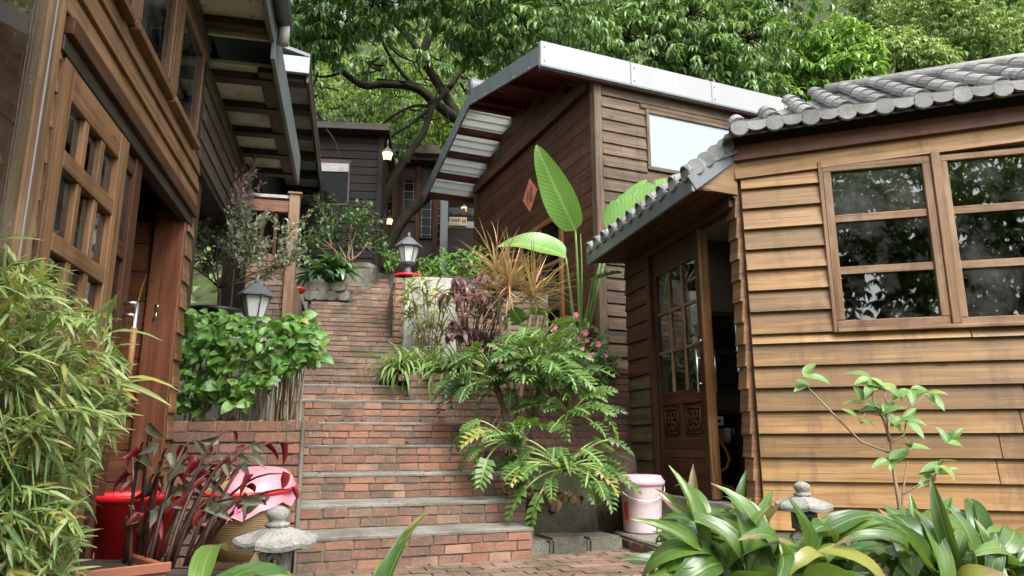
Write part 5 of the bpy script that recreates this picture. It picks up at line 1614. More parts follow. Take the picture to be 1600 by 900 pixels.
def joined(name, tpl, mats, parent=None, center=None, kind=None, seed=0):
    """many leaves in one mesh; mats = list of 4x4"""
    rng = np.random.default_rng(seed + len(mats))
    A = np.array([np.array(m) for m in mats]); which = rng.integers(0, len(tpl.np), len(mats))
    vs = []; fl = []; ls = []; uvs = []; tint = []; off = 0
    for w in range(len(tpl.np)):
        V, Fs, U = tpl.np[w]; sel = A[which == w]
        if not len(sel): continue
        vv = np.einsum('nij,kj->nki', sel[:, :3, :3], V) + sel[:, None, :3, 3]
        n, k = vv.shape[:2]; vs.append(vv.reshape(-1, 3))
        tint.append(np.repeat(rng.random(n), k))
        for f in Fs:
            idx = np.array(f)[None, :] + (np.arange(n) * k)[:, None] + off
            fl.append(idx.reshape(-1)); ls.append(np.full(n, len(f))); uvs.append(np.tile(U[list(f)], (n, 1)))
        off += n * k
    vs = np.concatenate(vs); fl = np.concatenate(fl); ls = np.concatenate(ls); uvs = np.concatenate(uvs); tint = np.concatenate(tint)
    c = np.array(center if center is not None else vs.mean(0))
    me = bpy.data.meshes.new(name)
    me.vertices.add(len(vs)); me.vertices.foreach_set('co', (vs - c).ravel())
    me.loops.add(len(fl)); me.loops.foreach_set('vertex_index', fl.astype(np.int32))
    me.polygons.add(len(ls)); st = np.concatenate([[0], np.cumsum(ls)[:-1]])
    me.polygons.foreach_set('loop_start', st.astype(np.int32))
    me.update(calc_edges=True)
    l = me.uv_layers.new(name='UVMap'); l.data.foreach_set('uv', uvs.ravel())
    a = me.attributes.new('tint', 'FLOAT', 'POINT'); a.data.foreach_set('value', tint)
    if tpl.smooth: me.polygons.foreach_set('use_smooth', [True] * len(me.polygons))
    me.materials.append(tpl.mat)
    o = link(name, me, parent, c)
    if kind: o['kind'] = kind
    return o
def leaves(parent, tpl, mats, limit=300, name='leaf', rest='foliage'):
    def size(m):
        p = m.translation; L = m.col[1].to_3d().length
        return -L / max(.3, (p - cam.location).length)
    mats = sorted(mats, key=size)
    for m in mats[:limit]: place(name, random.choice(tpl.me), m, parent)
    if len(mats) > limit: joined(rest, tpl, mats[limit:], parent, kind='stuff')
def stems(parent, paths, mat, name='stem', n=6):
    for pts, r in paths: MB().tube(pts, r, n).build(name, mat, parent, smooth=True)
def bez(a, b, c, n=8):
    a, b, c = Vector(a), Vector(b), Vector(c)
    return [a * (1 - t) ** 2 + b * 2 * t * (1 - t) + c * t * t for t in [i / n for i in range(n + 1)]]
UPV = Vector((0, 0, 1))
bark = wood('bark', (.009, .0065, .005), (.030, .023, .017), (.055, .048, .036), .5, .9, 9, .3, 1.0, .2, .25)
M['twig'] = plain('brown_twig', (.10, .07, .045), .8); M['greenstem'] = plain('green_stem', (.12, .20, .045), .5); M['cane'] = plain('dark_cane', (.05, .022, .016), .5)
M['palestem'] = plain('pale_green_stem', (.24, .32, .09), .5)
M['tanstem'] = plain('tan_stem', (.26, .20, .12), .8)

# ---- bamboo clump, left foreground
M['bamboo'] = leafmat('bamboo_leaf', (.068, .150, .026), (.32, .375, .145), .35, .42, midrib=(.40, .42, .22), burnt=.55, yellow=.2)
bt = Tpl('bamboo_leaf', [strip_tpl(P_blade, 4, b, .35, twist=tw, asp=0.13, seed=i) for i, (b, tw) in enumerate(((.1, .2), (.3, -.3), (.5, .4), (.2, 0)))], M['bamboo'])
bmb = thing('bamboo_clump', (-1.55, 2.3, 0), 'bushy dwarf bamboo with narrow partly dried leaves in the left foreground', 'bamboo')
ms = []; tw = []
rb = random.Random(3)
for i in range(800):
    # points inside the silhouette: measured outline widening downwards
    py = rb.uniform(415, 905); 
    right = np.interp(py, [400, 450, 500, 560, 640, 720, 780, 905], [40, 110, 165, 205, 185, 150, 120, 110])
    px = rb.uniform(-90, right); Y = rb.uniform(1.85, 2.5)
    p = P(px, py, Y)
    d = Vector((rb.uniform(-.1, 1.0), rb.uniform(-.6, .1), rb.uniform(-.35, .35))).normalized()
    n = rb.randint(5, 8)
    for k in range(n):
        dd = (d + Vector((rb.uniform(-.6, .6), rb.uniform(-.5, .5), rb.uniform(-.42, .38)))).normalized()
        L = rb.uniform(.055, .105)
        ms.append(leafM(p - d * .03 * k * .6, dd, UPV + Vector((rb.uniform(-.5, .5), rb.uniform(-.9, .3), 0)), L, L * rb.uniform(.15, .21)))
    if i % 12 == 0: tw.append(([P(60, 930, 2.1) + Vector((rb.uniform(-.25, .15), rb.uniform(-.2, .2), -.1)), P((px + 60) / 2, (py + 880) / 2, Y), p], [.004, .003, .0015]))
# some long clean shoots reaching right and up
for px, py, tx, ty in ((0, 375, 55, 365), (5, 470, 95, 450), (60, 440, 110, 415), (200, 590, 268, 585), (190, 600, 255, 615), (-20, 660, 75, 662), (150, 650, 210, 640), (215, 480, 225, 430), (30, 420, 60, 395), (170, 520, 235, 505), (20, 410, 90, 408)):
    a = P(px, py, 2.0); b = P(tx, ty, 1.95); ms.append(leafM(a, b - a, Vector((0, -.8, 1)), (b - a).length * 1.15, .022))
stems(bmb, tw, M['greenstem'], 'culm', 5)
leaves(bmb, bt, ms, 300)

# ---- hedge on the brick planter
M['hedge'] = leafmat('hedge_leaf', (.026, .090, .016), (.15, .30, .058), .28, .30, midrib=(.16, .30, .08), vein=7, spec=.55, yellow=.04)
ht = Tpl('hedge_leaf', [strip_tpl(P_ovate, 5, b, .25, wave=.05, asp=0.62, seed=i) for i, b in enumerate((.3, .6, .9))], M['hedge'])
hd = thing('clipped_hedge', (-1.75, 5, ztp - .05), 'bushy bright green hedge growing on the left brick planter', 'hedge')
ms = []; st = []
def hedge_top(px): return np.interp(px, [262, 300, 360, 420, 470, 502], [492, 484, 492, 500, 492, 510])
def hedge_bot(px): return np.interp(px, [262, 330, 400, 440, 502], [640, 640, 628, 590, 560])
for i in range(1050):
    px = rb.uniform(262, 500); t0, b0 = hedge_top(px), hedge_bot(px)
    py = t0 + (b0 - t0) * rb.random() ** 1.15
    Y = 4.78 + .12 * abs(px - 380) / 120 + rb.random() ** 2 * .55 + (.35 if py < t0 + 25 else 0) * rb.random()
    p = P(px, py, Y)
    d = Vector((rb.uniform(-.8, .8), rb.uniform(-1.0, .1), rb.uniform(-.65, .35)))
    L = rb.uniform(.065, .12) * (1.15 if rb.random() < .3 else .9)
    ms.append(leafM(p, d, Vector((rb.uniform(-1, 1), rb.uniform(-1.2, .1), rb.uniform(.1, 1.2))), L, L * rb.uniform(.5, .68)))
for i in range(46):
    px = 268 + 210 * rb.random() if i < 22 else rb.uniform(405, 475)
    a = P(px - 3, 652, 4.95 + .3 * rb.random()); a.z = ztp - .06
    tpx = px + rb.uniform(-5, 22); b = P(tpx, rb.uniform(510, 560), 5.0 + .2 * rb.random())
    st.append((bez(a, (a + b) / 2 + rv(.03), b, 5), [.006, .006, .0055, .005, .004, .003]))
stems(hd, st, M['tanstem'], 'stem', 5)
leaves(hd, ht, ms, 300)
dm_ = Tpl('dry_leaf', [strip_tpl(P_ovate, 3, .9, .5, asp=0.5, seed=2)], leafmat('dry_leaf', (.13, .07, .035), (.26, .16, .085), .1, .7))
lt_ = thing('leaf_litter', (-1.6, 4.8, ztp), 'dry brown leaf litter on the planter soil', 'leaf litter', kind='stuff')
joined('litter', dm_, [leafM((rb.uniform(-2.25, -1.4), rb.uniform(4.68, 5.2), ztp - .04 + rb.random() * .03), rv(), UPV + rv(.5), .08, .045) for _ in range(160)], lt_)

# ---- wispy potted tree
M['wispy'] = leafmat('wispy_leaf', (.19, .21, .14), (.42, .44, .33), .25, .5, yellow=0)
M['wispypink'] = leafmat('pink_tip_leaf', (.40, .20, .27), (.55, .36, .40), .3, .5)
wt = Tpl('small_leaf', [strip_tpl(P_ovate, 2, .3, .3, asp=0.55, seed=i) for i in range(2)], M['wispy'], False)
wp = Tpl('tip_leaf', [strip_tpl(P_ovate, 2, .3, .3, asp=0.55, seed=i) for i in range(2)], M['wispypink'], False)
wy = 6.1
wtree = thing('wispy_potted_tree', bp + Vector((0, 0, .29)), 'wispy small tree with tiny grey green leaves and pinkish tips in black pot', 'small tree')
base = bp + Vector((0, 0, .28))
br = []; tips = []
def sub(a, d, L, r, lev):
    mid = a + d * L * .5 + rv(L * .06); e_ = a + d * L + rv(L * .08)
    br.append((bez(a, mid, e_, 5), [r * (1 - .12 * k) for k in range(6)]))
    if lev == 0: tips.append((a, e_, d)); return
    for k in range(4 if lev > 1 else 4):
        t = .35 + .65 * (k + rb.random() * .6) / 4
        nd = (d * .7 + Vector((rb.uniform(-.8, .8), rb.uniform(-.6, .6), rb.uniform(-.15, .75)))).normalized()
        sub(a.lerp(e_, min(1, t)), nd, L * rb.uniform(.5, .68), r * .55, lev - 1)
fork = P(342, 450, wy)
br.append((bez(base, base + Vector((.03, 0, .1)), fork, 4), [.018, .017, .016, .015, .014]))
for tx, ty, l in ((298, 335, 2), (340, 320, 2), (385, 285, 2), (432, 335, 2), (468, 395, 2), (296, 405, 2), (390, 380, 2), (440, 420, 2), (318, 375, 2)):
    e_ = P(tx, ty, wy + rb.uniform(-.25, .25)); v = e_ - fork
    sub(fork, v.normalized(), v.length * .72, .009, l)
msl = []; mst = []
for a, e_, d in tips:
    L = (e_ - a).length
    n = int(22 + L * 95)
    for k in range(n):
        t = k / n; p = a.lerp(e_, t * 1.25) + rv(.025)
        dd = (d + rv(1.0)).normalized(); s_ = rb.uniform(.034, .056)
        (mst if (e_.z > P(380, 335, wy).z and t > .5) or (t > .9 and rb.random() < .35) else msl).append(leafM(p, dd, rv() + UPV, s_, s_ * .55))
trunk = MB()
for pts, r in br: trunk.tube(pts, r, 5)
trunk.build('branches', M['twig'], wtree, smooth=True)
joined('foliage', wt, msl, wtree, kind='stuff'); joined('pink_tips', wp, mst, wtree, kind='stuff')

# ---- cane begonia with red undersides
M['begonia'] = leafmat('begonia_leaf', (.040, .048, .030), (.090, .095, .058), .12, .32, midrib=(.18, .10, .06), vein=5, under=(.13, .013, .015), spec=.4)
gt = Tpl('begonia_leaf', [strip_tpl(P_heart, 5, b, f, wave=.08, asp=0.45, seed=i) for i, (b, f) in enumerate(((.5, .5), (.9, .7), (.2, .9), (.7, 1.1)))], M['begonia'])
bg_ = thing('cane_begonia', FT(LT * .6, .3, zt_ - .03), 'cane begonia with dark leaves red beneath, spilling over the trough', 'begonia')
canes = [(200, 705), (225, 690), (262, 700), (300, 715), (345, 720), (370, 735), (415, 690), (362, 672), (440, 740), (300, 690), (250, 740), (390, 700), (460, 765), (235, 660), (330, 740), (420, 770), (280, 770), (435, 690), (355, 775), (200, 790), (235, 800), (380, 780)]
cs = []; ms = []
bpink = []
for i, (px, py) in enumerate(canes):
    Y = 3.05 + .5 * rb.random()
    e_ = P(px, py, Y); a = P(195 + (px - 200) * .42 + rb.uniform(-12, 12), 872, 3.2 + .2 * rb.random()); a.z = zt_ - .04
    m_ = Vector(((a.x * .6 + e_.x * .4), (a.y + e_.y) / 2, e_.z + .02))
    pts = bez(a, m_, e_, 8); cs.append((pts, [.009, .009, .008, .008, .007, .006, .005, .004, .003]))
    n = 4
    for k in range(n):
        t = 1 - .55 * k / n; q = pts[min(8, int(t * 8))] + rv(.02)
        side = (-1) ** k
        d = Vector((side * rb.uniform(.2, .9) + .1, rb.uniform(-.7, .4), rb.uniform(-1.0, -.05)))
        L = rb.uniform(.075, .14)
        up = Vector((rb.uniform(-.8, .8), rb.uniform(-1.2, .25) if rb.random() < .6 else 1.0, rb.uniform(.0, .8)))
        ms.append(leafM(q, d, up, L, L * rb.uniform(.32, .44)))
stems(bg_, cs, M['cane'], 'cane', 6)
leaves(bg_, gt, ms, 300)
M['pinkfl'] = plain('pink_petal', (.70, .14, .30), .5)
fl = MB(); fc = P(365, 806, 3.1)
for k in range(8):
    d = rv().normalized(); fl.add([fc + d * .005, fc + d * .03 + rv(.012), fc + d * .04, fc + d * .03 + rv(.012)], [(0, 1, 2, 3)])
fl.build('flower', M['pinkfl'], bg_)

# ---- broad strap leaves (aspidistra)
M['asp'] = leafmat('broad_leaf', (.032, .085, .016), (.120, .205, .042), .25, .27, midrib=(.15, .25, .07), vein=-2.2, veinamt=.06, fine=.4, burnt=.5, yellow=.08, spec=.55)
wv_ = M['asp'].node_tree
at_ = Tpl('broad_leaf', [strip_tpl(P_asp, 9, b, f, wave=.10, twist=tw, asp=0.22, seed=i) for i, (b, f, tw) in enumerate(((.8, .7, .3), (1.2, .6, -.4), (1.6, .5, .4), (.35, .9, 0), (2.0, .5, -.3), (1.1, .8, .6)))], M['asp'])
def proj(q):
    v = Vector(q) - cam.location; d = v.y * _c + v.z * _s
    return 800 + FPX * v.x / d, 450 - FPX * (v.z * _c - v.y * _s) / d
def hides(m, x0, x1, y0, y1, Y):
    for k in range(2, 11):
        t = k / 10; q = m.translation + m.col[1].to_3d() * t * .95 - Vector((0, 0, .35 * t * t * m.col[1].to_3d().length * .5))
        x, y = proj(q)
        if q.y < Y and x0 < x < x1 and y0 < y < y1: return True
    return False
def clump(name, label, spots, parentloc, group=None):
    t = thing(name, parentloc, label, 'leafy plant', group)
    leaves(t, at_, spots, 300); return t
ms = []
def asp(px, py, Y, tx, ty, tY, w, up=None):
    a = P(px, py, Y); b = P(tx, ty, tY); L = (b - a).length * 1.12
    ms.append(leafM(a, b - a, up or Vector((rb.uniform(-.4, .4), -.7, .8)), L, w))
def asp_bend(px, py, Y, d, L, w, up=None): ms.append(leafM(P(px, py, Y), d, up or Vector((rb.uniform(-.3, .3), -.4, 1)), L, w))
ms = []
# left foreground tuft beside the granite lantern
asp(300, 1010, 2.1, 340, 845, 1.9, .16, Vector((-.3, -.9, .5))); asp(320, 1000, 2.2, 400, 838, 2.2, .13); asp(440, 960, 2.4, 533, 848, 2.3, .075, Vector((0, -.3, 1)))
asp(312, 940, 2.4, 318, 782, 2.5, .085, Vector((0, -1, .2))); asp(300, 1000, 2.0, 262, 900, 1.9, .11); asp(390, 980, 2.2, 395, 890, 2.1, .08); asp(340, 980, 2.0, 300, 862, 1.9, .09); asp(360, 1000, 2.2, 440, 880, 2.2, .10)
clump('broad_leaf_tuft', 'tuft of broad arching leaves beside the granite lantern, bottom left', ms, P(330, 1000, 2.2))
ms = []
asp(588, 1000, 2.2, 607, 783, 2.15, .062, Vector((-.5, -.8, .1))); asp(590, 960, 2.2, 597, 875, 2.15, .05, Vector((.2, -1, 0)))
clump('broad_leaf_shoot', 'single upright spear leaf with yellowish edge at the bottom centre', ms, P(588, 1000, 2.2))
def big_clump(cx, cy, Y, n, spanx, topy, seed, Lr=(.24, .44)):
    r = random.Random(seed); out = []
    for i in range(n):
        px = cx + r.uniform(-spanx, spanx) * .55; Yb = Y + r.uniform(-.35, .35)
        a = P(px, cy + r.uniform(-25, 60), Yb)
        ang = (px - cx) / spanx * 1.3 + r.uniform(-.75, .75)
        el = r.uniform(.15, 1.5)
        d = Vector((math.sin(ang) * math.cos(el) * 1.2, -abs(r.gauss(.25, .5)) * math.cos(el), math.sin(el)))
        L = r.uniform(*Lr)
        out.append(leafM(a, d, Vector((r.uniform(-.6, .6), -.55, .75)), L, r.uniform(.058, .10)))
    return out
ms = big_clump(1185, 885, 3.1, 150, 170, 720, 5, (.26, .44))
asp(1100, 860, 3.0, 1108, 712, 3.0, .085, Vector((.3, -1, 0))); asp(1250, 800, 3.2, 1288, 708, 3.25, .075); asp(1270, 850, 3.1, 1350, 775, 3.0, .10); asp(1150, 850, 2.9, 1085, 790, 2.8, .12)
asp(1130, 880, 2.8, 1062, 880, 2.6, .12); asp(1260, 840, 2.9, 1345, 752, 3.0, .085); asp(1180, 830, 3.0, 1165, 735, 3.0, .11); asp(1100, 880, 2.8, 1045, 850, 2.7, .10); asp(1230, 850, 2.9, 1240, 745, 3.0, .10)
ms = [m for m in ms if not hides(m, 1205, 1306, 740, 806, 3.5)]
clump('broad_leaf_clump', 'large clump of glossy broad leaves round the right granite lantern', ms, P(1190, 900, 3.0), 'broad-leaved clumps before the cabin')
ms = big_clump(1500, 890, 3.1, 110, 165, 760, 8, (.24, .40))
asp(1420, 860, 3.1, 1352, 752, 3.1, .09); asp(1440, 880, 3.0, 1420, 780, 3.0, .11); asp(1530, 870, 3.0, 1480, 770, 3.1, .10); asp(1560, 880, 3.0, 1575, 795, 3.0, .12); asp(1480, 900, 2.9, 1400, 820, 2.8, .09); asp(1590, 880, 2.9, 1545, 800, 2.9, .13); asp(1500, 830, 3.2, 1600, 800, 3.3, .10)
clump('broad_leaf_clump', 'clump of broad leaves with browned tips at the right edge, under the sapling', ms, P(1480, 900, 3.0), 'broad-leaved clumps before the cabin')

# ---- thin sapling in front of the cabin wall
M['sap'] = leafmat('sapling_leaf', (.07, .17, .035), (.16, .30, .07), .28, .28, midrib=(.25, .35, .12), vein=6, spec=.6, yellow=.1)
sapt = Tpl('sapling_leaf', [strip_tpl(P_ovate, 6, b, .45, asp=0.42, seed=i) for i, b in enumerate((.3, .6, .1))], M['sap'])
sY = 3.7
sp = thing('sapling', P(1412, 905, sY), 'thin sapling with sparse glossy leaves in front of the cabin boards', 'sapling')
paths = [([(1412, 905), (1412, 850), (1405, 790), (1397, 740), (1392, 690), (1380, 655)], .012), ([(1392, 708), (1345, 690), (1300, 645), (1262, 605)], .006), ([(1380, 655), (1365, 630), (1362, 600)], .005), ([(1388, 690), (1385, 640), (1382, 610)], .004),
         ([(1395, 690), (1412, 680), (1420, 640), (1448, 615)], .005), ([(1409, 790), (1412, 760), (1418, 720)], .005), ([(1412, 772), (1440, 755), (1460, 745), (1475, 718)], .005), ([(1380, 650), (1352, 645), (1345, 660)], .003)]
stems(sp, [([P(x, y, sY + .03 * math.sin(k * 2 + i)) for k, (x, y) in enumerate(p)], [r * (1 - .1 * k) for k in range(len(p))]) for i, (p, r) in enumerate(paths)], M['tanstem'], 'branch', 6)
ms = []
for (px, py, n) in ((1256, 590, 3), (1262, 605, 2), (1362, 592, 5), (1382, 608, 4), (1350, 630, 4), (1345, 655, 3), (1380, 645, 5), (1425, 610, 4), (1446, 612, 4), (1412, 655, 5), (1420, 700, 5), (1392, 715, 3), (1470, 725, 3), (1480, 695, 3), (1462, 740, 4), (1410, 825, 4), (1425, 845, 4)):
    for k in range(n):
        a = P(px + rb.uniform(-4, 4), py + rb.uniform(-4, 4), sY + rb.uniform(-.05, .05))
        d = Vector((rb.uniform(-1, 1), rb.uniform(-.6, .3), rb.uniform(-.5, .7)))
        L = rb.uniform(.09, .135); ms.append(leafM(a, d, Vector((rb.uniform(-.4, .4), -.7, .8)), L, L * .42))
leaves(sp, sapt, ms)

# ---- split-leaf philodendron
M['philo'] = leafmat('split_leaf', (.035, .090, .018), (.122, .220, .050), .25, .45, midrib=(.25, .38, .12), spec=.55, yellow=.02)
pt = Tpl('split_leaf', [philo_tpl(i, b) for i, b in enumerate((.4, .8, 1.2))], M['philo'], False)
ph = thing('split_leaf_philodendron', (.35, 5.6, .3), 'large split-leaf philodendron sprawling beside the brick stairs', 'philodendron')
ms = []; ps = []
def rosette(c, n, R0, elr, seed, L=(.26, .40), azr=(0, 6.28)):
    r = random.Random(seed); c = Vector(c)
    for i in range(n):
        az = azr[0] + (azr[1] - azr[0]) * ((i + r.random()) / n); el = r.uniform(*elr)
        d = Vector((math.cos(az) * math.cos(el), math.sin(az) * math.cos(el) , math.sin(el)))
        ln = R0 * r.uniform(.7, 1.15)
        e_ = c + d * ln + Vector((0, 0, -.10 * ln)); m_ = c + d * ln * .55 + Vector((0, 0, .12 * ln))
        ps.append((bez(c, m_, e_, 6), [.012, .0105, .0095, .0085, .008, .007, .006]))
        ld_ = (d * 1.0 + Vector((0, 0, -.55 - .3 * r.random()))).normalized(); l_ = r.uniform(*L) * .88
        ms.append(leafM(e_, ld_ + rv(.5), UPV + Vector((d.x * .6 + r.uniform(-.6, .6), d.y * .5 - .35 + r.uniform(-.3, .3), 0)), l_, l_ * r.uniform(.6, .8)))
rosette(P(845, 595, 5.8), 40, .34, (.0, 1.3), 1, (.20, .32), azr=(2.6, 7.0))
rosette(P(880, 735, 5.35), 30, .38, (-.35, .75), 2, (.18, .29), azr=(2.8, 6.8))
rosette(P(780, 600, 6.05), 24, .36, (-.1, .95), 3, (.18, .29), azr=(2.6, 6.6))
rosette(P(795, 690, 5.6), 14, .32, (-.3, .7), 5, (.17, .27), azr=(2.6, 5.6))
rosette(P(890, 650, 5.7), 18, .28, (-.2, .9), 6, (.17, .27), azr=(3.0, 6.6))
rosette(P(845, 540, 6.3), 24, .30, (.0, 1.1), 7, (.17, .27), azr=(2.6, 7.0))
rosette(P(735, 610, 6.2), 12, .26, (-.1, .8), 8, (.15, .24), azr=(2.6, 6.6))
stems(ph, ps, M['palestem'], 'petiole', 5)
leaves(ph, pt, ms, 300)
M['philotrunk'] = stone('scarred_trunk', (.10, .075, .05), (.24, .19, .13), 18, .1, fine=70, coord='Object')
for pts, r in (([(880, 750), (870, 770), (862, 800)], .04), ([(848, 592), (835, 650), (815, 690), (818, 740), (838, 775), (845, 800)], .032), ([(772, 590), (790, 650), (802, 700), (815, 740), (835, 790)], .026), ([(800, 705), (808, 740), (830, 780)], .024)):
    MB().tube([P(x, y, 5.85 - .05 * k) for k, (x, y) in enumerate(pts)], [r * (1 - .05 * k) for k in range(len(pts))], 10).build('trunk', M['philotrunk'], ph, smooth=True)
ar = []
for k in range(26):
    a = P(rb.uniform(775, 850), rb.uniform(610, 700), 5.8); b = a + Vector((rb.uniform(-.3, .2), rb.uniform(-.15, .1), -rb.uniform(.2, .5))); ar.append((bez(a, (a + b) / 2 + rv(.06), b, 5), [.005] * 6))
stems(ph, ar, M['tanstem'], 'aerial_root', 4)

# ---- cordyline with orange-pink sprays
M['cordy'] = leafmat('spiky_leaf', (.36, .16, .11), (.52, .38, .20), .3, .45, edge=(.46, .14, .11), burnt=0)
ct = Tpl('spiky_leaf', [strip_tpl(P_blade, 5, b, .3, asp=0.03, seed=i) for i, b in enumerate((.05, .2, .45))], M['cordy'])
cd = thing('spiky_cordyline', P(800, 640, 6.2), 'spiky cordyline with orange pink narrow leaves on thin stems', 'cordyline')
ms = []
cstem = []
for (x, y, n, Y, bx, by) in ((795, 455, 105, 6.2, 800, 640), (833, 468, 85, 6.3, 812, 640), (775, 425, 45, 6.35, 800, 640)):
    c = P(x, y, Y); b = P(bx, by, 6.2)
    cstem.append((bez(b, P((x + bx) / 2 - 4, (y + by) / 2, Y), c, 8), [.022, .021, .02, .019, .018, .017, .016, .016, .016]))
    for k in range(n):
        az = rb.uniform(0, 6.28); el = rb.gauss(.55, .55)
        d = Vector((math.cos(az) * math.cos(el), math.sin(az) * math.cos(el) * .9, math.sin(el)))
        L = rb.uniform(.34, .60); ms.append(leafM(c + Vector((0, 0, rb.uniform(-.04, .10))), d, UPV + rv(.3), L, .017))
stems(cd, cstem, M['tanstem'], 'stem', 8)
leaves(cd, ct, ms, 300)
ds = thing('bare_pole_stem', P(805, 690, 6.1), 'pair of thin bare pale stems rising among the split leaves', 'stems')
stems(ds, [([P(808, 690, 6.0), P(805, 600, 6.05), P(802, 520, 6.1)], [.018, .016, .014]), ([P(826, 680, 6.0), P(832, 590, 6.1), P(840, 500, 6.2)], [.014, .013, .012])], M['tanstem'], 'stem', 8)

# ---- purple-leaved shrub
M['purple'] = leafmat('purple_leaf', (.045, .013, .020), (.17, .07, .065), .2, .35, midrib=(.28, .08, .12), spec=.6)
put = Tpl('purple_leaf', [strip_tpl(P_lance, 5, b, .35, asp=0.24, seed=i) for i, b in enumerate((.5, 1.0, 1.4))], M['purple'])
pu = thing('purple_leaf_shrub', P(740, 560, 7.3), 'purple-leaved shrub drooping between the plastered wall and spiky cordyline', 'shrub')
ms = []; st = []
for i in range(34):
    c = P(rb.uniform(690, 790), rb.uniform(420, 530), 7.2 + rb.uniform(-.35, .3)); st.append(([P(745 + rb.uniform(-20, 20), 590, 7.3), c + Vector((0, 0, -.1)), c], [.006, .005, .004]))
    for k in range(8):
        d = Vector((rb.uniform(-1, 1), rb.uniform(-1, .4), rb.uniform(-1.0, .35))); L = rb.uniform(.13, .21); ms.append(leafM(c + rv(.03), d, UPV + Vector((0, -.5, 0)) + rv(.3), L, L * .30))
stems(pu, st, M['twig'], 'stem', 5); leaves(pu, put, ms, 300)

# ---- pale dracaena on the plastered wall and spider plants on the retaining wall
M['pale'] = leafmat('pale_striped_leaf', (.24, .31, .09), (.46, .47, .21), .3, .42, edge=(.58, .56, .30))
M['spider'] = leafmat('spider_leaf', (.12, .24, .05), (.24, .36, .12), .3, .42, edge=(.46, .48, .26))
pdt = Tpl('pale_leaf', [strip_tpl(P_strap, 4, b, .4, asp=0.13, seed=i) for i, b in enumerate((.4, .9, 1.3))], M['pale'])
spt = Tpl('spider_leaf', [strip_tpl(P_strap, 6, b, .45, asp=0.07, seed=i) for i, b in enumerate((.9, 1.4, 1.9))], M['spider'])
pdc = thing('pale_dracaena', P(670, 560, 7.7), 'pale striped dracaena growing against the white plastered wall', 'dracaena')
ms = []; st = []
for (x, y) in ((642, 450), (660, 445), (682, 455), (650, 485), (690, 480), (640, 492), (672, 505), (700, 470), (655, 515), (692, 515), (668, 470), (712, 520), (638, 470), (684, 540), (660, 540)):
    c = P(x, y, 7.75 + rb.uniform(-.15, .2)); st.append(([P(670 + rb.uniform(-15, 15), 575, 7.7), P((x + 670) / 2, (y + 575) / 2, 7.75), c], [.006, .006, .005]))
    for k in range(26):
        az = rb.uniform(0, 6.28); el = rb.uniform(-.2, 1.2); L = rb.uniform(.13, .22)
        ms.append(leafM(c + Vector((0, 0, rb.uniform(-.07, .05))), (math.cos(az) * math.cos(el), math.sin(az) * math.cos(el), math.sin(el)), UPV + rv(.2), L, .027))
stems(pdc, st, M['twig'], 'stem', 5); leaves(pdc, pdt, ms, 300)
spx = [(622, 578), (650, 566), (680, 570), (708, 572), (735, 576), (640, 588), (700, 586), (665, 584)]
for i, (x, y) in enumerate(spx):
    c = P(x, y + 14, 6.95 + .12 * (i % 3)); c.z = zrw0 + .05
    where = ['leftmost, hanging toward the stairs', 'second from left at the back', 'third from left at the back', 'fourth from left at the back', 'rightmost, by the split leaves', 'front left one', 'front right one', 'front middle one'][i]
    t = thing('spider_plant', c, 'striped spider plant on the retaining wall, ' + where, 'spider plant', 'spider plants on the retaining wall')
    ms = []
    for k in range(60):
        az = rb.uniform(0, 6.28); el = rb.uniform(.45, 1.45); L = rb.uniform(.34, .56)
        ms.append(leafM(c + Vector((rb.uniform(-.05, .05), rb.uniform(-.05, .05), 0)), (math.cos(az) * math.cos(el), math.sin(az) * math.cos(el) - .15, math.sin(el)), UPV, L, .031))
    leaves(t, spt, ms, 40, rest='inner_leaves')

# ---- giant bird-of-paradise leaves
M['strel'] = leafmat('paddle_leaf', (.115, .25, .045), (.17, .33, .08), .38, .30, midrib=(.30, .42, .14), vein=6, spec=.5, fine=1.0)
def P_pad(t): return max(.03, math.sin(math.pi * min(1, t ** .62)) ** .62) if t < .995 else .03
def P_torn(t): return P_pad(t) * (.55 if int(t * 28 + .5) in (9, 14, 15, 21) else 1)
stt = Tpl('paddle_leaf', [strip_tpl((P_pad, P_pad, P_torn)[i], 28, b, f, wave=.05, asp=0.35, seed=i) for i, (b, f) in enumerate(((.15, .3), (.55, .55), (.2, .8)))], M['strel'])
sr = thing('bird_of_paradise', P(905, 545, 7.35), 'tall bird-of-paradise plant with huge paddle leaves before the gabled house', 'bird of paradise plant')
def paddle(bx, by, bY, tx, ty, tY, w, v, up, sx, sy, sY_=7.35):
    a = P(bx, by, bY); b = P(tx, ty, tY); L = (b - a).length * 1.03
    place('leaf', stt.me[v], leafM(a, b - a, up, L, w), sr)
    s_ = P(sx, sy, sY_); stems(sr, [(bez(s_, (s_ + a) / 2 + Vector((0, 0, .06)), a, 8), [.024, .022, .020, .018, .016, .014, .013, .012, .011])], M['greenstem'], 'petiole', 8)
paddle(899, 360, 7.25, 836, 229, 7.0, .35, 0, Vector((-.45, -1, .1)), 908, 530)
paddle(884, 402, 7.2, 788, 352, 7.0, .34, 1, Vector((.35, -1, .75)), 900, 535)
paddle(926, 440, 7.2, 968, 420, 7.0, .20, 2, Vector((.2, -.6, 1)), 912, 535)
paddle(950, 362, 7.5, 1050, 268, 7.3, .34, 2, Vector((-.5, -.9, .6)), 915, 520)
paddle(958, 360, 7.6, 1005, 275, 7.7, .34, 0, Vector((-.6, -.9, .3)), 918, 520)
s_ = P(905, 540, 7.35)
stems(sr, [(bez(s_, P(912, 450, 7.35), P(907, 365, 7.3), 6), [.02, .018, .016, .013, .01, .007, .003]), (bez(s_, P(920, 470, 7.4), P(938, 410, 7.35), 6), [.02, .018, .016, .014, .012, .009, .005])], M['greenstem'], 'shoot', 8)

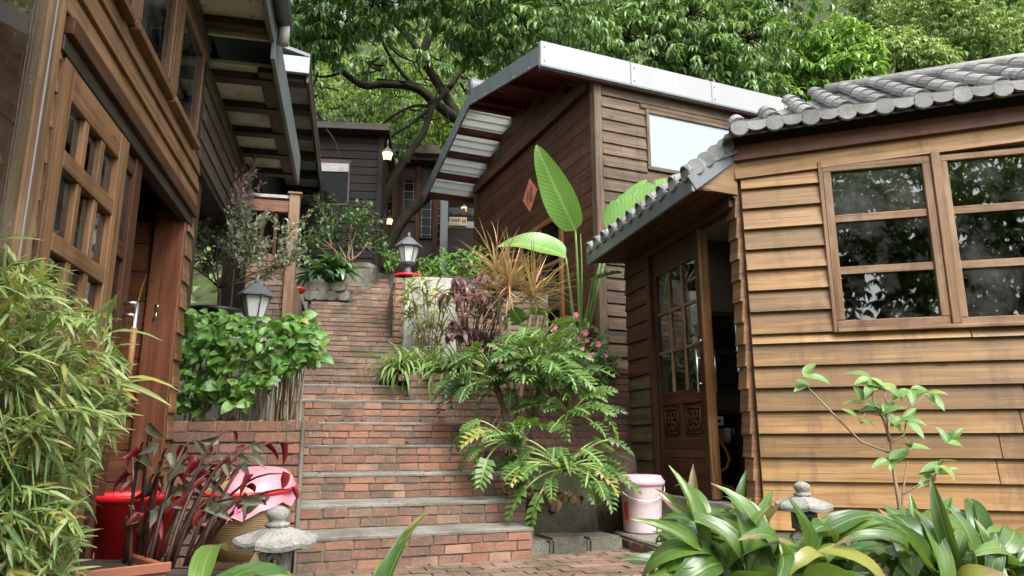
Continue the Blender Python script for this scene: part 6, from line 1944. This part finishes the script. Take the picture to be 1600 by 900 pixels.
# ---- pink flowering bush beside the white pot
M['impat'] = leafmat('bush_leaf', (.055, .14, .028), (.15, .27, .07), .28, .38, midrib=(.22, .33, .12))
imt = Tpl('bush_leaf', [strip_tpl(P_lance, 3, b, .3, asp=0.32, seed=i) for i, b in enumerate((.4, .9))], M['impat'])
fb_ = thing('pink_flower_bush', P(890, 590, 6.9), 'leafy bush dotted with pink flowers below the paddle leaves', 'flowering bush')
ms = []
for i in range(85):
    c = P(rb.uniform(820, 950), rb.uniform(505, 600), 6.85 + rb.uniform(-.2, .25))
    if c.x > P(900, 0, 6.9).x and rb.random() < .5 and c.z > 1.75: continue
    for k in range(7):
        d = Vector((rb.uniform(-1, 1), rb.uniform(-1, .3), rb.uniform(-.7, .6))); L = rb.uniform(.06, .11); ms.append(leafM(c + rv(.04), d, UPV + Vector((0, -.5, 0)), L, L * .32))
leaves(fb_, imt, ms, 300)
stems(fb_, [([P(885, 610, 6.95), P(rb.uniform(830, 945), rb.uniform(515, 570), 6.9)], [.006, .003]) for _ in range(22)], M['greenstem'], 'stem', 5)
fm = MB(); c0 = Vector((0, 0, 0))
for k in range(5):
    a = 2 * math.pi * k / 5; ux_ = Vector((math.cos(a), 0, math.sin(a))); vx = Vector((-math.sin(a), 0, math.cos(a)))
    fm.add([c0, ux_ * .6 + vx * -.42 + Vector((0, -.12, 0)), ux_ * 1.0 + Vector((0, -.05, 0)), ux_ * .6 + vx * .42 + Vector((0, -.12, 0))], [(0, 1, 2, 3)])
me_f = fm.mesh('flower', M['pinkfl'])
for (x, y) in ((900, 492), (862, 515), (880, 520), (905, 528), (915, 520), (918, 532), (886, 532), (895, 545), (870, 500), (935, 538), (922, 558), (887, 555), (947, 556), (858, 528), (868, 512), (910, 545)):
    m_ = Matrix.Translation(P(x, y, 6.6)) @ Matrix.Rotation(rb.uniform(-.6, .6), 4, 'Z') @ Matrix.Rotation(rb.uniform(-.5, .5), 4, 'X') @ Matrix.Scale(rb.uniform(.022, .034), 4)
    place('flower', me_f, m_, fb_)
sm_ = thing('small_pot_plant', P(950, 575, 7.1), 'small round-leaved green plant right of the white flower pot', 'small plant')
leaves(sm_, ht, [leafM(P(950 + rb.uniform(-16, 16), 568 + rb.uniform(-10, 8), 7.05 + rb.uniform(-.06, .06)), rv() + Vector((0, -.4, .3)), UPV + Vector((0, -.6, 0)), .06, .04) for _ in range(60)])

# ---- agave-like plant in the stone trough, shrub by the black house, fillers at the stair head
M['agave'] = leafmat('dark_broad_leaf', (.04, .11, .05), (.12, .23, .11), .2, .28, midrib=(.16, .27, .13), spec=.6)
agt = Tpl('rosette_leaf', [strip_tpl(P_asp, 6, b, .5, asp=0.24, seed=i) for i, b in enumerate((.4, .8, 1.2))], M['agave'])
ag = thing('rosette_plant', P(510, 440, 9.6), 'dark green rosette plant with thick pointed leaves in the stone trough', 'rosette plant')
ms = []
for (x, y, n) in ((493, 438, 24), (528, 432, 22), (510, 440, 14)):
    for k in range(n):
        az = rb.uniform(0, 6.28); el = rb.uniform(.1, 1.2); L = rb.uniform(.36, .58)
        ms.append(leafM(P(x, y - 4, 9.55 + rb.uniform(-.05, .1)), (math.cos(az) * math.cos(el), math.sin(az) * math.cos(el), math.sin(el)), UPV, L, .11))
leaves(ag, agt, ms)
M['dshrub'] = leafmat('dark_shrub_leaf', (.022, .055, .018), (.06, .12, .035), .25, .38)
dst = Tpl('dark_shrub_leaf', [strip_tpl(P_ovate, 3, b, .3, asp=0.55, seed=i) for i, b in enumerate((.3, .8))], M['dshrub'])
sb = thing('branching_shrub', P(540, 405, 10.4), 'dark shrub with several bare branching stems before the black house', 'shrub')
b0 = P(545, 412, 10.4); st = []; ms = []
for k in range(9):
    e_ = P(rb.uniform(498, 578), rb.uniform(330, 375), 10.4 + rb.uniform(-.3, .3)); pts = bez(b0 + rv(.12) * .5, (b0 + e_) / 2 + rv(.15), e_, 6); st.append((pts, [.018, .016, .014, .012, .010, .008, .006]))
    for j in range(4):
        f = e_ + Vector((rb.uniform(-.22, .22), rb.uniform(-.2, .2), rb.uniform(-.12, .16))); st.append(([pts[4], f], [.006, .003]))
        for q in range(26):
            L = rb.uniform(.06, .10); ms.append(leafM(f + rv(.11), rv() + Vector((0, 0, -.1)), UPV + Vector((0, -.5, 0)) + rv(.4), L, L * .55))
stems(sb, st, M['tanstem'], 'branch', 5); leaves(sb, dst, ms, 120)
M['filler'] = leafmat('filler_leaf', (.06, .15, .03), (.15, .30, .06), .3, .4)
flt = Tpl('filler_leaf', [strip_tpl(P_lance, 3, b, .3, asp=0.3, seed=i) for i, b in enumerate((.4, 1.0))], M['filler'])
for (x0, x1, y0, y1, Y, n, lab) in ((600, 625, 392, 418, 10.9, 150, 'low green plants at the foot of the tree trunk'), (655, 690, 405, 432, 9.6, 150, 'low bright green plants behind the lamp wall'), (692, 760, 392, 430, 9.0, 200, 'bushy bright green plants below the porch sign')):
    t = thing('low_plants', P((x0 + x1) / 2, y1, Y), lab, 'plants')
    leaves(t, flt, [leafM(P(rb.uniform(x0, x1), rb.uniform(y0, y1), Y + rb.uniform(-.2, .2)), rv() + Vector((0, -.3, .3)), UPV + Vector((0, -.5, 0)), rb.uniform(.08, .15), .035) for _ in range(n)], 60)
ws = thing('weed_tuft', P(826, 775, 5.2), 'small green weeds among dry roots under the split-leaf plant', 'weeds')
leaves(ws, ht, [leafM(P(rb.uniform(790, 850), rb.uniform(725, 765), 5.35 + rb.uniform(-.1, .1)), rv() + Vector((0, -.4, .3)), UPV + Vector((0, -.6, 0)), .05, .032) for _ in range(90)], 90)
joined('fallen_leaves', dm_, [leafM((a_.lerp(b_, rb.random())) + Vector((0, rb.uniform(.02, .22), .012)), Vector((rb.uniform(-1, 1), rb.uniform(-1, 1), .1)), UPV + rv(.4), rb.uniform(.03, .07), .03) for (a_, b_, z_) in ST for _ in range(6)] + [leafM((rb.uniform(-.1, .5), rb.uniform(5.2, 5.7), .36 + rb.random() * .04), rv(), UPV + rv(.5), .1, .05) for _ in range(40)] + [leafM(G(rb.uniform(620, 1050), rb.uniform(848, 900), .012), Vector((rb.uniform(-1, 1), rb.uniform(-1, 1), .1)), UPV, .06, .03) for _ in range(14)] , None)
tag(bpy.data.objects['fallen_leaves'], 'scattered dry brown leaves on the steps and paving', 'fallen leaves', kind='stuff')
# ================================================================== trees
M['canopy'] = leafmat('canopy_leaf', (.040, .110, .024), (.195, .330, .080), .34, .27, spec=.6)
M['canopy2'] = leafmat('fresh_canopy_leaf', (.095, .21, .030), (.25, .42, .075), .35, .32, spec=.5)
M['canopy3'] = leafmat('back_foliage_leaf', (.030, .075, .012), (.22, .31, .050), .4, .45, spec=.35)
M['hill1'] = leafmat('hill_leaf', (.075, .145, .035), (.19, .28, .08), .3, .5, spec=.35)
M['hill2'] = leafmat('pale_hill_leaf', (.14, .22, .055), (.30, .39, .13), .3, .5, spec=.35)
def tp(m, w=3): return Tpl('leaf', [strip_tpl(P_lance, 2, b, .3, seed=i, asp=.3) for i, b in enumerate((.3, .8, 1.2))], M[m], False)
T1, T2, T3, T4, T5 = tp('canopy'), tp('canopy2'), tp('canopy3'), tp('hill1'), tp('hill2')
rt_ = random.Random(21)
def whorl(out, c, out_dir, n, L, w, droop):
    for k in range(n):
        a = 2 * math.pi * (k + rt_.random()) / n
        d = out_dir * .45 + Vector((math.cos(a), math.sin(a), -droop * rt_.uniform(.3, 1.5)))
        l_ = L * rt_.uniform(.7, 1.2)
        out.append(leafM(c + d * .02, d, UPV + Vector((rt_.uniform(-.5, .5), rt_.uniform(-.7, .2), 0)), l_, l_ * w))
def blob(out, tw, c, rx, ry, rz, n, leafn, L, w, droop=.6, root=None, shell=.5):
    c = Vector(c); seed = rt_.random() * 50
    for i in range(n):
        v = Vector((rt_.gauss(0, 1), rt_.gauss(0, 1), rt_.gauss(0, 1))).normalized()
        lump = 1 + .35 * noise.noise(v * 2.2 + Vector((seed, 0, 0)))
        r = (shell + (1 - shell) * rt_.random()) * lump
        p = c + Vector((v.x * rx, v.y * ry, v.z * rz)) * r
        whorl(out, p, v, leafn, L, w, droop)
        if tw is not None and i % 5 == 0: tw.append((bez((root or c) + rv(.05), (c + p) / 2 + rv(rx * .15), p, 4), [.012, .010, .008, .006, .003]))
def tree(name, label, base, trunk, blobs, tpl, L, w, leafn, droop=.6, group=None, twigs=True, dens=1.0, shell=.5):
    t = thing(name, base, label, 'tree', group)
    mb = MB()
    for pts, r0, r1 in trunk:
        n = len(pts); mb.tube(pts, [r0 + (r1 - r0) * k / (n - 1) for k in range(n)], 10)
    ms = []; tw = []
    for (c, rx, ry, rz, n) in blobs: blob(ms, tw if twigs else None, c, rx, ry, rz, int(n * dens), leafn, L, w, droop, shell=shell)
    for pts, r in tw: mb.tube(pts, r, 5, cap=False)
    mb.build('trunk', bark, t, smooth=True)
    joined('crown', tpl, ms, t)
    return t
def smooth(pts, n=4):
    pts = [Vector(p) for p in pts]; out = []
    for i in range(len(pts) - 1):
        p0 = pts[max(i - 1, 0)]; p1 = pts[i]; p2 = pts[i + 1]; p3 = pts[min(i + 2, len(pts) - 1)]
        for k in range(n):
            t = k / n
            out.append(.5 * ((2 * p1) + (p2 - p0) * t + (2 * p0 - 5 * p1 + 4 * p2 - p3) * t * t + (3 * p1 - p0 - 3 * p2 + p3) * t ** 3))
    return out + [pts[-1]]
def PL(lst, Y): return smooth([P(x, y, Y + dy) for (x, y, dy) in lst])
# the big tree at the stair head
TY = 12.0
trunks = [
    (PL([(596, 420, 0), (598, 385, 0), (596, 340, .1), (602, 305, .1), (614, 278, .1), (640, 238, .2), (662, 206, .2), (676, 168, .3), (700, 140, .4)], 12.4), .115, .045),
    (PL([(600, 415, 0), (612, 375, 0), (632, 340, 0), (662, 312, .3), (700, 275, .6), (722, 230, .7), (716, 185, .8), (694, 147, .8), (675, 116, .7), (662, 90, .6), (669, 60, .5), (690, 20, .4), (700, -40, .2)], 12.4), .11, .085),
    (PL([(716, 188, .8), (681, 162, .6), (650, 137, .4), (600, 131, .2), (569, 134, 0), (537, 113, -.2), (512, 88, -.4), (480, 40, -.6)], 12.4), .11, .035),
    (PL([(662, 92, .6), (640, 60, .4), (610, 30, .2), (570, -10, 0)], 12.4), .08, .03),
    (PL([(650, 137, .4), (625, 110, .2), (600, 70, -.2), (590, 30, -.5)], 12.4), .05, .02),
    (PL([(675, 168, .3), (640, 195, .2), (610, 215, 0), (590, 240, 0)], 12.4), .04, .015),
    (PL([(676, 168, .3), (650, 165, .3), (615, 180, .3), (580, 210, .3)], 12.4), .04, .012),
    (PL([(690, 20, .4), (760, 20, .2), (830, 40, 0), (900, 30, -.2)], 12.4), .07, .03),
    (PL([(700, 140, .6), (740, 90, .6), (790, 70, .4), (850, 60, .2)], 12.4), .06, .02),
    (PL([(537, 113, -.2), (500, 120, -.3), (460, 105, -.4)], 12.4), .03, .012)]
for k in range(46):      # fine dark twigs hanging under the crown
    x, y = rt_.uniform(440, 740), rt_.uniform(60, 190); yy = 12.2 + rt_.uniform(-.9, .9)
    dx, dy = rt_.uniform(-60, 60), rt_.uniform(-20, 75)
    trunks.append((smooth([P(x, y, yy), P(x + dx * .4 + rt_.uniform(-10, 10), y + dy * .35, yy), P(x + dx * .75, y + dy * .7 + rt_.uniform(-10, 10), yy), P(x + dx, y + dy, yy)], 3), rt_.uniform(.012, .028), .005))
bl = []
def B(px, py, Y, rx, rz, n, ry=None): bl.append((P(px, py, Y), rx, ry or rx * .9, rz, n))
for (px, py, Y, rx, rz, n) in ((450, 20, 11, .9, .7, 100), (440, 85, 11.4, .6, .45, 50), (520, -10, 11, 1.0, .8, 120), (500, 60, 11.3, .7, .45, 60), (590, 0, 10.8, 1.0, .6, 120), (660, -30, 10.8, 1.1, .6, 110), (740, 10, 10.8, 1.0, .7, 130), (730, 60, 11.2, .6, .4, 50),
                               (810, 20, 10.8, 1.0, .75, 130), (770, 80, 11.3, .6, .4, 50), (880, 10, 11.2, 1.0, .8, 120), (900, 70, 11.8, .7, .5, 60), (560, -90, 10, 1.5, .9, 130), (720, -110, 10, 1.7, .9, 130), (880, -100, 10.5, 1.5, .9, 100), (420, -70, 10.5, 1.3, .9, 90), (850, 80, 12.4, .6, .3, 40), (470, 130, 12.6, .5, .35, 26), (560, 175, 13.2, .5, .4, 26), (615, 150, 13.4, .5, .4, 26), (640, 200, 13.6, .4, .4, 22), (535, 225, 13.0, .4, .3, 20), (690, 90, 13, .5, .35, 30), (580, 100, 12.6, .5, .3, 28), (480, 180, 13.0, .4, .3, 18), (610, 235, 13.4, .4, .3, 18)):
    B(px, py, Y, rx, rz, n)
tree('spreading_tree', 'large spreading tree with dark forked trunk and drooping leaves over the stairs', P(598, 420, 12.4), trunks, bl, T1, .20, .27, 10, .7, dens=1.05)
# second broadleaf tree over the gabled house
bl = []
for (px, py, Y, rx, rz, n) in ((950, 20, 13, 1.1, .9, 130), (930, 90, 13.2, .8, .5, 70), (1010, 60, 13, 1.0, .8, 120), (1080, 20, 13, 1.2, 1.0, 150), (1100, 100, 13.2, 1.0, .6, 110), (1170, 60, 13, 1.0, .9, 130), (1160, 140, 13.4, .9, .5, 70), (1020, -60, 13, 1.4, .9, 110), (1160, -50, 13, 1.4, .9, 110), (1060, 130, 13.6, .7, .3, 40), (1220, 0, 13.4, 1.0, .9, 100), (1240, -80, 13.4, 1.1, .9, 80)):
    B(px, py, Y, rx, rz, n)
c_ = P(1080, 250, 13.8); base = Vector((c_.x, 13.8, 3.0))
trk = [(smooth([base, P(1085, 180, 13.8), P(1070, 100, 13.5), P(1080, 20, 13.3), P(1090, -60, 13.2)]), .18, .06), (smooth([P(1080, 130, 13.6), P(1010, 80, 13.2), P(950, 40, 13)]), .07, .02), (smooth([P(1075, 90, 13.5), P(1140, 60, 13.2), P(1200, 30, 13.2)]), .07, .02)]
tree('broadleaf_tree', 'dense dark green broadleaf tree rising behind the white-edged gabled roof', base, trk, bl, T1, .24, .28, 9, .7)
# third, fresh light green tree
bl = []
for (px, py, Y, rx, rz, n) in ((1255, 90, 14, .8, .6, 90), (1310, 110, 14, .9, .6, 110), (1345, 85, 14.2, .5, .4, 50), (1270, 150, 14.3, .9, .4, 70), (1300, 60, 14.2, .8, .5, 80), (1230, 130, 14.3, .7, .5, 60), (1340, 125, 14.4, .5, .35, 40)):
    B(px, py, Y, rx, rz, n)
c_ = P(1290, 250, 14.6); base = Vector((c_.x, 14.6, 3.2))
tree('light_green_tree', 'fresh light green tree right of the dark broadleaf one', base, [(smooth([base, P(1290, 170, 14.5), P(1285, 110, 14.2), P(1290, 70, 14.2)]), .12, .03)], bl, T2, .25, .30, 9, .4)
# trees of the hillside seen between the trunks
def hillz(x, y): return terrain_z(x, y)
k = 0
spots = [(450, 150, 17, 1.5, 'yellowish tree on the slope seen left of the forked trunk, beside the black eave'), (540, 170, 18, 1.7, 'bright sunlit tree on the slope seen between the limbs of the forked trunk'), (620, 110, 20, 2.0, 'pale backlit tree on the slope high behind the forked trunk'), (640, 215, 17, 1.4, 'bright green tree low on the slope just behind the leaning limb'), (700, 150, 19, 1.9, 'sunlit tree on the slope beside the steel rake of the gabled house'), (480, 60, 22, 2.2, 'tree high on the slope above the left black eave')]
for (px, py, Y, rr, lab) in spots:
    c = P(px, py, Y); zb = hillz(c.x, Y)
    bl = []
    for q in range(6):
        o = Vector((rt_.uniform(-1, 1) * rr * .8, rt_.uniform(-.5, .5) * rr, rt_.uniform(-.8, .7) * rr)); bl.append((c + o, rr * .55, rr * .55, rr * .45, 70))
    base = Vector((c.x, Y, zb - .3))
    tree('slope_tree', lab, base, [(smooth([base, base.lerp(c, .5) + rv(.2), c]), .13, .05)], bl, T3, .17, .34, 8, .5, 'trees on the slope behind the stairs', shell=.3)
spots = [(1430, 50, 27, 3.0, T5, 'rounded pale green tree on the far hillside, left of the bare twisted limbs'), (1395, 10, 30, 2.6, T4, 'dark tree at the far hilltop just right of the light green tree'), (1530, 20, 32, 3.4, T4, 'dark green tree on the far hillside near top right'), (1500, 80, 26, 2.6, T5, 'yellow green tree low on the far hillside above the tiled ridge'), (1580, 75, 28, 2.8, T4, 'green tree at the right edge above the tiled ridge'),
         (1600, 10, 36, 3.6, T5, 'pale tree in the top right corner of the hillside'), (1350, -20, 34, 3.2, T4, 'dark tree on the hill behind the light green tree'), (1460, -10, 38, 3.6, T4, 'dark tree on the hill at top, above the rounded pale tree'), (1660, 60, 30, 3.2, T4, 'green hillside tree cut by the right edge'), (1410, 100, 23, 1.6, T5, 'small pale tree on the hillside right behind the tiled ridge')]
for (px, py, Y, rr, tpl, lab) in spots:
    c = P(px, py, Y); zb = hillz(c.x, Y); bl = []
    for q in range(11):
        v = Vector((rt_.gauss(0, 1), rt_.gauss(0, 1) - .5, rt_.gauss(0, .8) + .2)).normalized()
        bl.append((c + v * rr * rt_.uniform(.45, .85), rr * .42, rr * .42, rr * .33, 75))
    base = Vector((c.x, Y, min(zb, c.z - rr) - .5))
    tree('hillside_tree', lab, base, [(smooth([base, base.lerp(c, .6) + rv(.4), c + Vector((0, 0, rr * .4))]), .22, .07), (smooth([base.lerp(c, .6), c + Vector((rr * .5, -.3, 0))]), .1, .04)], bl, tpl, .24, .36, 8, .4, 'trees on the far hillside', twigs=False)
# undergrowth covering the hill
rng = np.random.default_rng(4); ms = []
for i in range(15000):
    y = rng.uniform(14.5, 60); x = rng.uniform(-.62 * y - 3, .85 * y + 4)
    z = terrain_z(x, y) + rng.uniform(0, .5) + .5 * noise.noise(Vector((x * .5, y * .5, 3)))
    L = .25 + .012 * y
    d = Vector((rng.normal(), rng.normal() - .4, rng.normal() * .6 + .1)); ms.append(leafM((x, y, z + .1), d, UPV + Vector((0, -.8, 0)), L * rng.uniform(.6, 1.2), L * .4))
hu = joined('hill_undergrowth', T4, ms, None); tag(hu, 'mass of green undergrowth covering the wooded hillside', 'undergrowth', kind='stuff')
# trees across the yard, mirrored in the window panes
for (x, y, rr, h, lab) in ((4.8, -8.5, 3.6, 6.2, 'dark tree across the yard mirrored in the cabin window, its crown right of the other'), (-.8, -9.5, 3.8, 6.6, 'dark tree across the yard mirrored in the cabin window, straight across'), (-10, -3, 3.0, 5.0, 'dark tree beyond the near left house, mirrored in panes')):
    bl = []; c = Vector((x, y, h))
    for q in range(8):
        v = Vector((rt_.gauss(0, 1), rt_.gauss(0, 1), rt_.gauss(0, .8))).normalized(); bl.append((c + v * rr * .6, rr * .6, rr * .6, rr * .5, 170))
    for q in range(9): bl.append((Vector((x + rt_.uniform(-3, 3), y + rt_.uniform(-1, 1), rt_.uniform(1.0, 5.0))), 1.7, 1.5, 1.4, 120))
    tree('yard_tree', lab, (x, y, -.03), [(smooth([(x, y, -.1), (x + .1, y, h * .5), (x, y, h)]), .2, .08)], bl, T1, .30, .36, 8, .5, 'trees across the yard', twigs=False)
